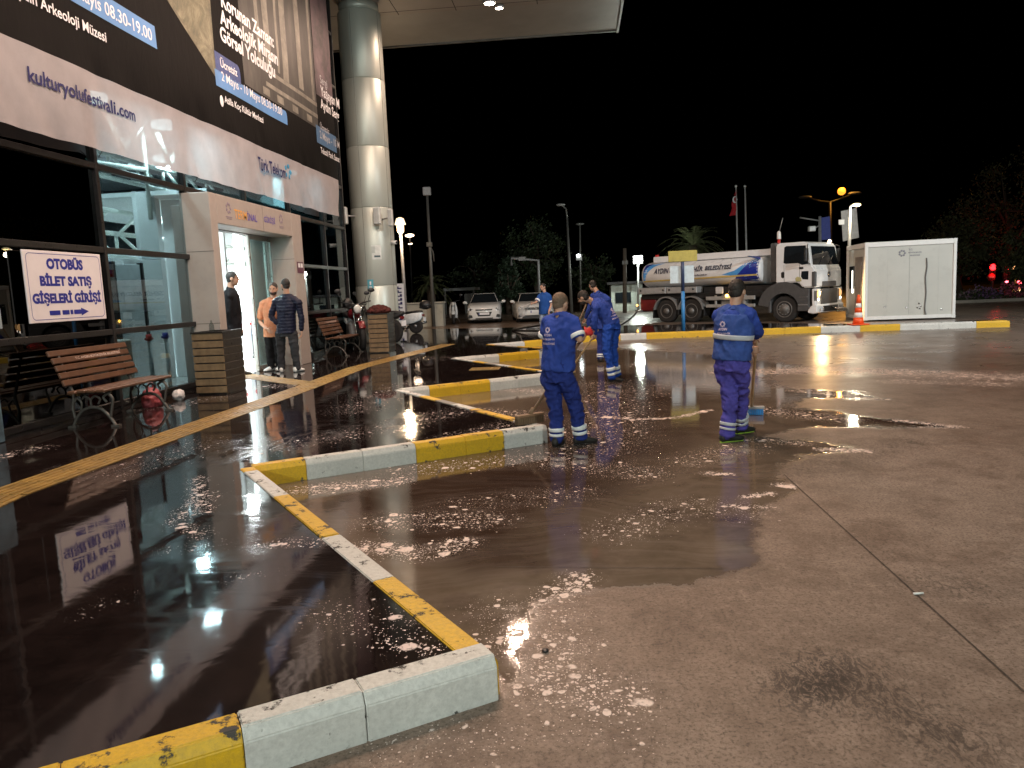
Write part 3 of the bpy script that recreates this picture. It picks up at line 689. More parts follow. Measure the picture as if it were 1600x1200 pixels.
L(ct, ramp(ct, nz(ct, 1.2, 3, .5, scaled(ct, o_, (1, 1, .1))), [(.3, (.46, .50, .46)), (.7, (.52, .56, .51))]), cb.inputs['Base Color']); cb.inputs['Metallic'].default_value = .40
L(ct, ramp(ct, nz(ct, 5, 3, .5, scaled(ct, o_, (1, 1, .06))), [(.3, .40), (.7, .47)]), cb.inputs['Roughness'])
mb = MB(); zs = [ZP, 1.9, 4.25, 6.05, 8.0, HC - .25]
for z0, z1 in zip(zs[:-1], zs[1:]): mb.lathe([(colR - .012, z0), (colR, z0 + .02), (colR, z1 - .02), (colR - .012, z1)], (colX, colY, 0), 48)
mb.lathe([(colR - .05, HC - .25), (colR - .05, HC - .001)], (colX, colY, 0), 48)
col = mb.build('column', colm, bld)
mb = MB()
for a in (-100, -20): 
    a = math.radians(a); mb.box((colX + math.cos(a) * colR - .006, colY + math.sin(a) * colR - .006, ZP), (colX + math.cos(a) * colR + .006, colY + math.sin(a) * colR + .006, HC - .3))
mb.build('column_seam', mat('column_seam', (.22, .22, .2), .5, .5), bld)

def on_column(px, py): 
    p = ony(px, py, colY - colR); return p
# loudspeakers fixed to the column
for i, (x, y, w, lab) in enumerate(((538, 337, .17, 'slim pale loudspeaker on left side of round column'), (589, 337, .20, 'slim pale loudspeaker on front of round column'), (610, 340, .13, 'slim pale loudspeaker on right side of round column, by lantern'))):
    p = ony(x, y, colY - colR - .15); t_ = thing('loudspeaker', (p.x, p.y, p.z), lab, 'loudspeaker', 'loudspeakers on the column')
    mb = MB(); mb.box((p.x - w / 2, p.y - .1, p.z - .25), (p.x + w / 2, p.y + .1, p.z + .25)); mb.build('cabinet', mat('speaker_grey', (.62, .64, .62), .5), t_, bevel=.02)
    mb = MB(); tx = colX - p.x; mb.tube([(p.x, p.y, p.z), (p.x + tx * .6, p.y + .45, p.z)], .025, 8); mb.build('bracket', M['grey_metal'], t_)
    mb = MB(); mb.box((p.x - w * .38, p.y - .106, p.z - .21), (p.x + w * .38, p.y - .1, p.z + .21)); mb.build('grille', mat('speaker_grille', (.42, .44, .43), .7, bmp=.4, bscale=150), t_)
p = ony(611, 379, colY - .2); t_ = thing('security_camera', p, 'small white security camera on right side of round column', 'camera')
mb = MB(); mb.tube([p + V((-.25, 0, 0)), p + V((.02, -.02, 0))], .03, 8); mb.build('bracket', M['white_paint'], t_)
mb = MB(); mb.tube([p + V((.0, 0, 0)), p + V((.2, -.12, -.01))], .055, 12); mb.build('housing', M['white_paint'], t_); mb = MB(); mb.tube([p + V((.2, -.12, -.01)), p + V((.22, -.132, -.011))], .04, 12); mb.build('lens', M['black'], t_)
# notices on the column (curved sheets)
def col_sheet(name, x0, y0, x1, y1, m, label, extra=None):
    a = ony(x0, y0, colY - colR); b = ony(x1, y1, colY - colR); cx = lambda x: math.acos(max(-1, min(1, (x - colX) / colR)))
    t_ = thing(name, (colX, colY, b.z), label, 'notice'); mb = MB(); R = []
    for i in range(9):
        th = -cx(a.x + (b.x - a.x) * i / 8); R.append((math.cos(th), math.sin(th)))
    def sheet(z0, z1, r, i0=0, i1=8):
        m_ = MB(); vs = [(colX + c * r, colY + s * r, z) for z in (z0, z1) for c, s in R[i0:i1 + 1]]; n_ = i1 - i0 + 1
        m_.add(vs, [(i, i + 1, n_ + i + 1, n_ + i) for i in range(n_ - 1)]); return m_
    sheet(b.z, a.z, colR + .006).build('sheet', m, t_)
    h = a.z - b.z
    for (f0, f1, i0, i1, mm) in extra or (): sheet(b.z + h * f0, b.z + h * f1, colR + .010, i0, i1).build('print', mm, t_)
blue_p = mat('notice_blue', (.10, .38, .48), .5); dkp = mat('notice_dark', (.05, .09, .11), .5)
col_sheet('notice', 580, 383, 595, 405, mat('notice_pale', (.62, .66, .64), .5), 'pale torn notice on middle of round column', [(.15, .28, 2, 7, dkp), (.45, .9, 0, 3, mat('notice_grey', (.45, .5, .48), .5))])
col_sheet('notice', 574, 437, 584, 452, blue_p, 'small light blue notice low on round column', [(.2, .3, 2, 6, M['white_print']), (.45, .8, 3, 5, M['white_print'])])

# ------------------------------------------------------------------ canopy lamps
def spot(name, loc, power, col, ang=165, r=.12, blend=.4, parent=None, direction=None):
    l = bpy.data.lights.new(name, 'SPOT'); l.energy = power; l.color = col; l.spot_size = math.radians(ang); l.spot_blend = blend; l.shadow_soft_size = r
    o = bpy.data.objects.new(name, l); C.objects.link(o); o.location = V(loc) - V(parent['_w']) if parent else loc
    if direction is not None: o.rotation_euler = V(direction).to_track_quat('-Z', 'Y').to_euler()
    if parent: o.parent = parent
    return o
house = mat('lamp_housing', (.5, .5, .5), .4, .5)
XB0 = -6.2
def downlight(x, y, power, col, lens, label, size=.16):
    t_ = thing('canopy_lamp', (x, y, HC - .08), label, 'lamp', 'lamps under the canopy')
    mb = MB(); mb.lathe([(size + .04, HC), (size + .05, HC - .05), (size + .03, HC - .08), (size, HC - .078), (size, HC - .04)], (x, y, 0), 24); mb.build('housing', house, t_)
    mb = MB(); mb.lathe([(size - .004, HC - .068), (size * .5, HC - .075), (.01, HC - .077)], (x, y, 0), 24); mb.build('lens', lens, t_)
    spot('canopy_light', (x, y, HC - .12), power, col, parent=t_)
lab2 = ['round bright lamp under canopy edge, nearer the top of the photo', 'round bright lamp under canopy edge, lower right of its neighbour']
downlight(-2.3, 23.75, P_WARM * 1.6, WARM, M['lamp_warm'], lab2[0]); downlight(-2.05, 24.2, P_WARM * .5, WARM, M['lamp_warm'], lab2[1], .11)
for i, (x, y, f) in enumerate(((-2.4, 17.5, 1.2), (-2.4, 12.0, 1.2), (-2.2, 7.0, 2.0), (-.2, 9.5, 1.25), (1.0, 14.5, 1.1), (-5.0, 15, .5), (-5.0, 8, .5))):
    downlight(x, y, P_WARM * f, WARM, M['lamp_warm'], 'round warm lamp under the canopy above the bus platform')
for i, (x, y, f) in enumerate(((-3, -3.5, 1.2), (.5, -6, 1.6))):
    downlight(x, y, P_COOL * f, COOL, M['lamp_cool'], 'round cool white lamp under the canopy behind the viewer')
# unseen wall washers, added under the canopy edge to brighten the banner
for y, y2 in ((6.0, 9.0), (13.0, 15.5)):
    t_ = thing('added_banner_floodlight', (1.2, y, HC - .3), 'unseen floodlight added under the canopy edge to brighten the festival banner', 'lamp', 'added floodlights aimed at the banner')
    mb = MB(); mb.box((1.0, y - .2, HC - .35), (1.4, y + .2, HC - .15)); mb.box((1.15, y - .05, HC - .152), (1.25, y + .05, HC)); mb.build('housing', house, t_, bevel=.02)
    mb = MB(); mb.quad((.995, y - .16, HC - .32), (.995, y + .16, HC - .32), (.995, y + .16, HC - .18), (.995, y - .16, HC - .18)); mb.build('lens', M['lamp_warm'], t_)
    spot('banner_fill_light', (.95, y, HC - .25), P_WASH, (1, .88, .82), 95, .12, .8, t_, V((XB0, y2, 5.6)) - V((.95, y, HC - .25)))
t_ = thing('floodlight_post', (-4.2, -13, ZP), 'low cool floodlight on a post on the platform behind the viewer', 'street lamp')
mb = MB(); mb.tube([(-4.2, -13, ZP), (-4.2, -13, 5.6)], [.09, .06], 12); mb.build('pole', M['pole_grey'], t_)
mb = MB(); mb.box((-4.5, -13.1, 5.5), (-3.9, -12.85, 5.85)); mb.build('floodlight_head', M['grey_metal'], t_, bevel=.03)
mb = MB(); mb.quad((-4.45, -12.84, 5.54), (-3.95, -12.84, 5.54), (-3.95, -12.84, 5.81), (-4.45, -12.84, 5.81)); mb.build('floodlight_lens', M['lamp_cool'], t_)
spot('floodlight', (-4.2, -12.7, 5.65), P_REAR, COOL, 110, .2, .6, t_, V((.05, 1, -.17)))
# tall cool floodlight mast behind the viewer that lights kerb faces, workers' backs and the tanker
t_ = thing('unseen_floodlight_mast', (7.5, -11, 0), 'tall grey floodlight mast behind the viewer with a cool white lamp', 'street lamp')
mb = MB(); mb.tube([(7.5, -11, 0), (7.5, -11, 9.5)], [.12, .07], 12); mb.build('pole', M['pole_grey'], t_)
mb = MB(); mb.box((7.1, -11.1, 9.4), (7.9, -10.8, 9.8)); mb.build('floodlight_head', M['grey_metal'], t_, bevel=.03)
mb = MB(); mb.quad((7.15, -10.79, 9.44), (7.85, -10.79, 9.44), (7.85, -10.79, 9.76), (7.15, -10.79, 9.76)); mb.build('floodlight_lens', M['lamp_cool'], t_)
spot('floodlight', (7.5, -10.7, 9.5), P_MAST, COOL, 120, .25, .6, t_, V((-.22, 1, -.30)))

t_ = thing('unseen_floodlight_mast', (19, 6, 0), 'unseen grey floodlight mast added to the right to light tanker and container', 'street lamp')  # unseen lamp, added to brighten tanker, container and cars
mb = MB(); mb.tube([(19, 6, 0), (19, 6, 10)], [.12, .07], 12); mb.build('pole', M['pole_grey'], t_)
mb = MB(); mb.box((18.6, 5.9, 9.9), (19.4, 6.2, 10.3)); mb.build('floodlight_head', M['grey_metal'], t_, bevel=.03)
mb = MB(); mb.quad((18.65, 6.21, 9.94), (19.35, 6.21, 9.94), (19.35, 6.21, 10.26), (18.65, 6.21, 10.26)); mb.build('floodlight_lens', M['lamp_cool'], t_)
spot('floodlight', (19, 6.4, 10), P_SIDE, (.95, 1, 1), 62, .25, .7, t_, V((4, 31, 1.0)) - V((19, 6.4, 10)))

# ------------------------------------------------------------------ banner
XB = -6.22; BY0, BY1 = 5.0, onx(531, 310, XB).y
def bot(y): 
    u = ((y - 10.0) / 2.6) % 1.0; return 3.66 + (y - 10) * .006 + .05 * (4 * (u - .5) ** 2 * -1 + 1) * .5 * -1 + .03
def bX(y, z):
    k = max(0, 1 - (z - bot(y)) / 1.4); u = ((y - 10.0) / 2.6) % 1.0
    fold = math.exp(-((min(u, 1 - u)) * 2.6 / .35) ** 2)
    return XB + .022 * mnoise.noise(V((y * .6, z * .9, 3))) + .05 * k * mnoise.noise(V((y * 2.2 + z, z * .6, 9))) + .03 * fold * k * math.sin((y * 9 + z * 6)) - .05 * fold * k
ZW = lambda y: 4.66 + (y - 10) * .004
def bquad(mb, y0, y1, zl, zh, ny, nzz, lift=0.0, mi=0):
    """Sheet that follows the fabric; zl, zh are functions of y."""
    zl = zl if callable(zl) else (lambda y, q=zl: q); zh = zh if callable(zh) else (lambda y, q=zh: q)
    vs = []
    for j_ in range(nzz + 1):
        for i in range(ny + 1):
            y = y0 + (y1 - y0) * i / ny; z = zl(y) + (zh(y) - zl(y)) * j_ / nzz; vs.append((bX(y, z) + lift, y, z))
    mb.add(vs, [(j_ * (ny + 1) + i, j_ * (ny + 1) + i + 1, (j_ + 1) * (ny + 1) + i + 1, (j_ + 1) * (ny + 1) + i) for j_ in range(nzz) for i in range(ny)], mi, True); return mb
ban = thing('banner', (XB, 14, 3.6), 'huge black and white festival banner hanging across the terminal glass front', 'banner')
def fabric(name, col, thru, rough=.5, var=.12, sc=3):
    m, t, b = nt(name); n = nz(t, sc, 4, .6, pos(t))
    L(t, ramp(t, n, [(.3, tuple(x * (1 - var) for x in col)), (.7, tuple(x * (1 + var) for x in col))]), b.inputs['Base Color']); b.inputs['Roughness'].default_value = rough
    b.inputs['Specular IOR Level'].default_value = .25 if thru > .1 else .08; bump(t, b, nz(t, 3.5, 4, .6, scaled(t, pos(t), (1, 2.2, .8)), .8), .14, .04)
    mx = N(t, 'ShaderNodeMixShader'); tr = N(t, 'ShaderNodeBsdfTransparent'); mx.inputs[0].default_value = thru
    tl_ = N(t, 'ShaderNodeBsdfTranslucent'); tl_.inputs[0].default_value = (*col, 1); m2 = N(t, 'ShaderNodeMixShader'); m2.inputs[0].default_value = .3 if thru > .1 else .08
    L(t, b.outputs[0], m2.inputs[1]); L(t, tl_.outputs[0], m2.inputs[2]); L(t, m2.outputs[0], mx.inputs[1]); L(t, tr.outputs[0], mx.inputs[2])
    out = t.nodes['Material Output']; L(t, mx.outputs[0], out.inputs[0]); return m
mb = MB(); bquad(mb, BY0, BY1, bot, ZW, 260, 16); mb.build('white_hem', fabric('banner_white', (.84, .78, .80), .40), ban, recalc=False)
mb = MB(); bquad(mb, BY0, BY1, lambda y: ZW(y) + .002, 9.9, 160, 50); mb.build('black_field', fabric('banner_black', (.005, .0045, .0045), .03, .6), ban, recalc=False)
def B(px, py): p = onx(px, py, XB); return p.y, p.z
def btext(s, x0, y0, x1, y1, m, bold=.012, desc=0.0, height=None):
    """y0/y1: baseline pixels at the two ends."""
    a = B(x0, y0); c = B(x1, y1); z = (a[1] + c[1]) / 2
    t_ = text_mb(s, (0, a[0], z), (0, 1, 0), (0, 0, 1), width=c[0] - a[0], height=height, bold=bold)
    if desc: t_.v = [(x, y, zz - desc) for x, y, zz in t_.v]
    t_.v = [(bX(y, zz) + .012, y, zz) for x, y, zz in t_.v]; return t_.build('lettering', m, ban, recalc=False)
rockm, t, b = nt('print_rock'); P = pos(t)
L(t, ramp(t, nz(t, 2.2, 9, .75, P, .6), [(.32, (.03, .03, .022)), (.5, (.13, .12, .07)), (.7, (.30, .28, .18))]), b.inputs['Base Color'])
a = B(180, 30); c = B(335, 60)
mb = MB(); bquad(mb, a[0], c[0] - .05, lambda y: 5.5 + (c[0] - y) * .55, 9.8, 24, 14, .004); mb.build('photo_print', rockm, ban, recalc=False)
facm, t, b = nt('print_old_facade'); P = pos(t)
L(t, ramp(t, nz(t, 1.6, 8, .7, scaled(t, P, (1, 1.5, .5))), [(.35, (.012, .012, .013)), (.6, (.05, .048, .042)), (.8, (.11, .10, .085))]), b.inputs['Base Color'])
y0, y1 = B(376, 60)[0], B(487, 60)[0]
mb = MB(); bquad(mb, y0, y1, 5.75, 9.8, 30, 20, .004); ph = mb.build('photo_print', facm, ban, recalc=False)
stm, t, b = nt('print_stone'); P = pos(t); L(t, ramp(t, nz(t, 2.5, 7, .7, P), [(.3, (.10, .095, .08)), (.7, (.30, .28, .23))]), b.inputs['Base Color'])
mb = MB()
for x, w in ((400, .18), (412, .30), (430, .12), (438, .32), (461, .30), (481, .16)):
    yy = B(x, 60)[0]; bquad(mb, yy, yy + w, 6.35 + random.uniform(0, .1), 9.8, 3, 14, .008)
for z in (6.0, 6.28): bquad(mb, y0 + 1.1, y1, z, z + .09, 20, 1, .008)
for x in (405, 426, 448, 470): yy = B(x, 60)[0]; bquad(mb, yy, yy + .35, 5.8, 5.95, 3, 1, .008)
subpart(mb, 'photo_pilaster', stm, ph, ban, recalc=False)
dusk, t, b = nt('print_dusk'); P = pos(t); L(t, ramp(t, nz(t, 1.3, 7, .7, P), [(.35, (.02, .016, .02)), (.55, (.11, .07, .085)), (.8, (.24, .17, .19))]), b.inputs['Base Color'])
mb = MB(); bquad(mb, y1 + .05, BY1 - .02, 6.6, 9.8, 14, 14, .004); mb.build('photo_print', dusk, ban, recalc=False)
tabb = mat('print_tab_blue', (.10, .26, .55), .5, 0, .15, 1.2); tabd = mat('print_tab_navy', (.02, .05, .20), .5)
def tab(x0, yt0, yb0, x1, m, h=None, lift=.008):
    a = B(x0, yb0); tp = B(x0, yt0); c = B(x1, yb0); z0, z1 = a[1], tp[1]; mb = MB(); r = (z1 - z0) * .35
    bquad(mb, a[0], c[0] - r, z0, z1, 20, 2, lift); bquad(mb, c[0] - r, c[0], z0, lambda y: z1 - r + math.sqrt(max(0, r * r - (y - c[0] + r) ** 2)), 6, 2, lift)
    return mb.build('print_tab', m, ban, recalc=False)
tz = B(243, 76)[1]; ty0, ty1 = BY0 + 2.2, B(243, 60)[0]; th = B(241, 41)[1] - tz
mb = MB(); bquad(mb, ty0, ty1, tz, tz + th, 20, 2, .008); mb.build('print_tab', tabb, ban, recalc=False)
w_ = M['white_print']
btext('10 Mayıs 08.30-19.00', 96, 0, 237, 62, w_, .010, desc=0).location.z += 0
btext('Aydın Arkeoloji Müzesi', 18, 10, 166, 64, w_, .015, desc=-.02)
btext('kulturyolufestivali.com', 44, 130, 212, 185, M['navy_print'], .02, desc=.07)
tab(337, 80, 110, 374, tabd); tab(337, 108, 133, 444, tabb)
btext('Korunan Zaman:', 345, 15, 427, 72, w_, .03); btext('Arkeolojik Mirasın', 344, 42, 434, 104, w_, .03, desc=.05); btext('Görsel Yolculuğu', 344, 64, 430, 122, w_, .03, desc=.07)
btext('Ücretsiz', 344, 106, 370, 119, w_, .02); btext('2 Mayıs - 10 Mayıs 08.30-19.00', 346, 130, 441, 185, w_, .01)
btext('Atilla Koç Kültür Merkezi', 350, 165, 412, 193, w_, .02)
a = B(345, 158); mb = MB(); mb.ell((bX(*a) + .012, a[0], a[1]), .004, .07, .10, 12, 8); mb.build('pin_symbol', w_, ban)
lt = mat('faint_print', (.45, .45, .47), .6)
btext('Sergi', 500, 134, 511, 142, lt, .01); btext('Yaşayan M', 501, 155, 530, 174, w_, .02); btext('Aydın Serg', 501, 173, 530, 194, w_, .02); btext('Ücretsiz', 500, 203, 514, 209, lt, .01)
a = B(495, 222); mb = MB(); bquad(mb, a[0], BY1 - .01, a[1] - .0, a[1] + .42, 8, 2, .008); mb.build('print_tab', mat('print_tab_dim', (.06, .14, .26), .5), ban, recalc=False)
btext('2 Mayıs - 10 M', 500, 220, 530, 236, lt, .01); btext('Tekstil Park Sanat', 501, 240, 530, 253, w_, .01)
btext('Türk Telekom', 405, 265, 446, 280, M['navy_print'], .015, height=.26); btext('Değerli hissettirir', 407, 271, 440, 284, mat('print_sky', (.15, .35, .55), .5), .0)
a = B(449, 268); mb = MB()
for k in range(5): mb.ell((bX(*a) + .012, a[0] + .14 * math.cos(k * 1.3), a[1] + .12 * math.sin(k * 1.3)), .003, .08 - .01 * k, .05, 8, 6)
mb.build('logo_mark', mat('print_sky2', (.06, .32, .55), .5), ban)
for y in np.arange(7.4, 21, 2.6):      # ties
    mb = MB(); mb.tube([(bX(y, bot(y)), y, bot(y) + .03), (F + .06, y + .03, bot(y) - .08)], .006, 5); mb.build('tie', M['black'], ban)

# ------------------------------------------------------------------ ticket office sign
XS = F + .09
sg = thing('direction_sign', (XS, 9, 1.44), 'white sign reading bus ticket office entrance in blue capitals above the bench', 'sign')
sy0, sy1, sz0, sz1 = 8.33, 9.78, 1.45, 2.31
mb = MB(); mb.box((XS - .02, sy0, sz0), (XS, sy1, sz1)); mb.build('sign_board', mat('sign_white', (.80, .74, .75), .4, 0, .03), sg, bevel=.004)
navy = mat('sign_blue', (.02, .025, .28), .4); XT = XS + .002
mb = MB(); lw = .007; m_ = .055
def rrect(mb, y0, y1, z0, z1, r, w):
    P_ = []
    for cy, cz, a0 in ((y1 - r, z1 - r, 0), (y0 + r, z1 - r, 90), (y0 + r, z0 + r, 180), (y1 - r, z0 + r, 270)):
        for k in range(5): a = math.radians(a0 + 22.5 * k); P_.append((cy, cz, math.cos(a), math.sin(a)))
    vs = [(XT, cy + c * rr, cz + s * rr) for rr in (r, r - w) for cy, cz, c, s in P_]; n_ = len(P_)
    mb.add(vs, [(i, (i + 1) % n_, n_ + (i + 1) % n_, n_ + i) for i in range(n_)])
rrect(mb, sy0 + m_ * .8, sy1 - m_ * .6, sz0 + m_ * .6, sz1 - m_ * .6, .06, lw); mb.build('border_line', navy, sg, recalc=False)
cy = (sy0 + sy1) / 2
for s, w, z, h in (('OTOBÜS', .68, 2.09, .160), ('BİLET SATIŞ', .97, 1.892, .190), ('GİŞELERİ GİRİŞİ', 1.29, 1.682, .190)):
    zz = z - (.035 if 'Ş' in s else 0)
    text_mb(s, (XT, cy, zz), (0, 1, 0), (0, 0, 1), width=w, height=h + (.0 if 'Ş' in s else 0), bold=.055, align='C').build('lettering', navy, sg, recalc=False)
for y0, y1 in ((cy - .38, cy - .19), (cy - .15, cy - .02), (cy + .0, cy + .05), (cy + .07, cy + .23)):
    mb = MB(); mb.box((XT - .001, y0, 1.535), (XT + .0005, y1, 1.590)); mb.build('arrow_bar', navy, sg)
mb = MB(); mb.add([(XT, cy + .21, 1.512), (XT, cy + .36, 1.5625), (XT, cy + .21, 1.613)], [(0, 1, 2)]); mb.build('arrow_head', navy, sg, recalc=False)
# ------------------------------------------------------------------ people
skin_m = mat('skin', (.50, .29, .20), .5, 0, .10, 20)
hair_m = mat('dark_hair', (.018, .013, .010), .6, 0, .3, 60, bmp=.6, bscale=160); buzz_m = mat('cropped_hair', (.16, .105, .07), .7, 0, .25, 80, bmp=.4, bscale=200)
beard_m = mat('beard', (.03, .02, .015), .8, 0, .3, 80, bmp=.5, bscale=200)
eye_m = mat('eye', (.03, .02, .015), .2); lip_m = mat('lips', (.38, .15, .12), .5)
refl_m = mat('reflective_tape', (.82, .84, .84), .35, 0, .04); refl2_m = mat('worn_reflective_tape', (.50, .52, .56), .45, 0, .08)
def frame(f):
    f = V(f).normalized(); r = f.cross(V((0, 0, 1))).normalized(); return f, r, r.cross(f)
def smooth_chain(pts, rad, k=4):
    pts = [V(p) for p in pts]; n = len(pts); P_, R_ = [], []
    for i in range(n - 1):
        p0, p1, p2, p3 = pts[max(i - 1, 0)], pts[i], pts[i + 1], pts[min(i + 2, n - 1)]
        for j_ in range(k):
            t = j_ / k; a = .35
            m1, m2 = (p2 - p0) * a, (p3 - p1) * a
            h = (2 * t**3 - 3 * t**2 + 1) * p1 + (t**3 - 2 * t**2 + t) * m1 + (-2 * t**3 + 3 * t**2) * p2 + (t**3 - t**2) * m2
            P_.append(h); R_.append(rad[i] + (rad[i + 1] - rad[i]) * t)
    return P_ + [pts[-1]], R_ + [rad[-1]]
def limb(mb, pts, rad, seg=14):
    p, r = smooth_chain(pts, rad); mb.tube(p, r, seg, round_=True)
TORSO = [(-.30, .168, .128), (-.12, .172, .130), (.0, .168, .125), (.18, .162, .120), (.40, .152, .112), (.62, .165, .122), (.80, .168, .118), (.92, .13, .095), (1.0, .078, .072)]
def torso_ring(j, t, grow, s, seg=22):
    pel = (j['hipl'] + j['hipr']) / 2 + V((0, 0, .03)); nk = j['neck']; sh = (j['shl'] + j['shr']) / 2
    mid = pel.lerp(sh, .55) + j.get('arch', V((0, 0, 0)))
    def c(t):
        if t < 0: return pel + (pel - mid).normalized() * (-t) * (nk - pel).length * .0 + V((0, 0, t * (nk - pel).length))
        a = pel.lerp(mid, t); b = mid.lerp(nk, t); return a.lerp(b, t)
    ctr = c(t); tan = (c(min(1, t + .05)) - c(max(0, t - .05))).normalized() if t >= 0 else V((0, 0, 1))
    u = max(0, min(1, t)); lat = ((j['hipr'] - j['hipl']).normalized().lerp((j['shr'] - j['shl']).normalized(), u)).normalized()
    lat = (lat - tan * lat.dot(tan)).normalized(); dep = lat.cross(tan)
    for (t0, a0, b0), (t1, a1, b1) in zip(TORSO[:-1], TORSO[1:]):
        if t <= t1 or t1 == 1.0:
            k = max(0, min(1, (t - t0) / (t1 - t0))); rx, ry = a0 + (a1 - a0) * k, b0 + (b1 - b0) * k; break
    rx, ry = (rx * s + grow), (ry * s + grow)
    return [ctr + lat * (rx * math.cos(a)) + dep * (ry * math.sin(a)) for a in [2 * math.pi * i / seg for i in range(seg)]]
def torso(mb, j, t0, t1, grow, s, n=12):
    mb.rings([torso_ring(j, t0 + (t1 - t0) * i / n, grow, s) for i in range(n + 1)])
def hand(mb, wrist, d, nrm, s, curl=.5, left=False, r=.0078):
    """Palm, four unequal fingers and a thumb from the side of the palm; nrm = where the palm faces."""
    d = V(d).normalized(); nrm = V(nrm); nrm = (nrm - d * nrm.dot(d)).normalized(); sd = d.cross(nrm) * (-1 if left else 1)
    pc = wrist + d * .05 * s
    R = []
    for k, (w, h) in zip((.0, .03, .06, .088), ((.024, .018), (.036, .016), (.042, .014), (.040, .011))):
        R.append([wrist + d * k * s + sd * (w * s * math.cos(a)) + nrm * (h * s * math.sin(a)) for a in [2 * math.pi * i / 12 for i in range(12)]])
    mb.rings(R)
    for k, (off, ln) in enumerate(((.031, .92), (.0105, 1.0), (-.0105, .94), (-.031, .75))):
        p = wrist + d * (.082 - .004 * abs(k - 1.3)) * s + sd * off * s; pts = [p - d * .02 * s, p]; a = curl * (.5 + .06 * k)
        for seg_l in (.042, .026, .021):
            q = d * math.cos(a) + nrm * math.sin(a); p = p + q * seg_l * ln * s; pts.append(p); a += curl * .95
        mb.tube(pts, [r * s * x for x in (1.1, 1.1, 1.0, .92, .8)], 8, round_=True)
    p = wrist + d * .028 * s + sd * .032 * s; q = (sd * .75 + d * .6 + nrm * .35).normalized(); q2 = (d * .7 + nrm * (.3 + curl * .5) + sd * .1).normalized()
    mb.tube([p - sd * .012 * s, p + q * .036 * s, p + q * .036 * s + q2 * .03 * s, p + q * .036 * s + q2 * .054 * s], [.0125 * s, .0105 * s, .009 * s, .0075 * s], 8, round_=True)
def foot(mb, ankle, d, s, zg, sole=None, grow=0):
    d = V((d[0], d[1], 0)).normalized(); n = V((-d.y, d.x, 0)); R = []; a = V((ankle.x, ankle.y, zg))
    prof = [(-.085, .018, .030, .055), (-.07, .034, .0, .095), (-.03, .038, .0, .125), (.02, .038, .0, .110), (.07, .044, .0, .082), (.12, .049, .0, .064), (.165, .044, .004, .052), (.19, .026, .012, .038), (.198, .01, .018, .03)]
    for x, w, z0, z1 in prof:
        ring = []
        for i in range(12):
            t = 2 * math.pi * i / 12; cz = (z0 + z1) / 2; hz = (z1 - z0) / 2
            ring.append(a + d * x * s + n * (w * s * (abs(math.cos(t)) ** .8) * (1 if math.cos(t) >= 0 else -1)) + V((0, 0, (cz + hz * (abs(math.sin(t)) ** .7) * (1 if math.sin(t) >= 0 else -1)) * s)))
        R.append(ring)
    mb.rings(R)
    if sole is not None:
        out = [(x * .97, w - .009) for x, w, *_ in prof]; pl = [a + d * x * s + n * w * .78 * s for x, w in out] + [a + d * x * s - n * w * .78 * s for x, w in out[::-1]]
        k = len(pl); sole.add([p + V((0, 0, .001)) for p in pl] + [p + V((0, 0, .010 * s)) for p in pl], [tuple(range(k))[::-1], tuple(range(k, 2 * k))] + [(i, (i + 1) % k, k + (i + 1) % k, k + i) for i in range(k)])
def at_limb(pts, rad, u0, u1, extra):
    p, r = smooth_chain(pts, rad, 8); n = len(p) - 1; i0, i1 = u0 * n, u1 * n
    def g(u): i = int(min(n - 1, u)); f = u - i; return p[i].lerp(p[i + 1], f), r[i] + (r[i + 1] - r[i]) * f
    A, B_ = [], []
    for k in range(4): q, w = g(i0 + (i1 - i0) * k / 3); A.append(q); B_.append(w + extra)
    return A, B_
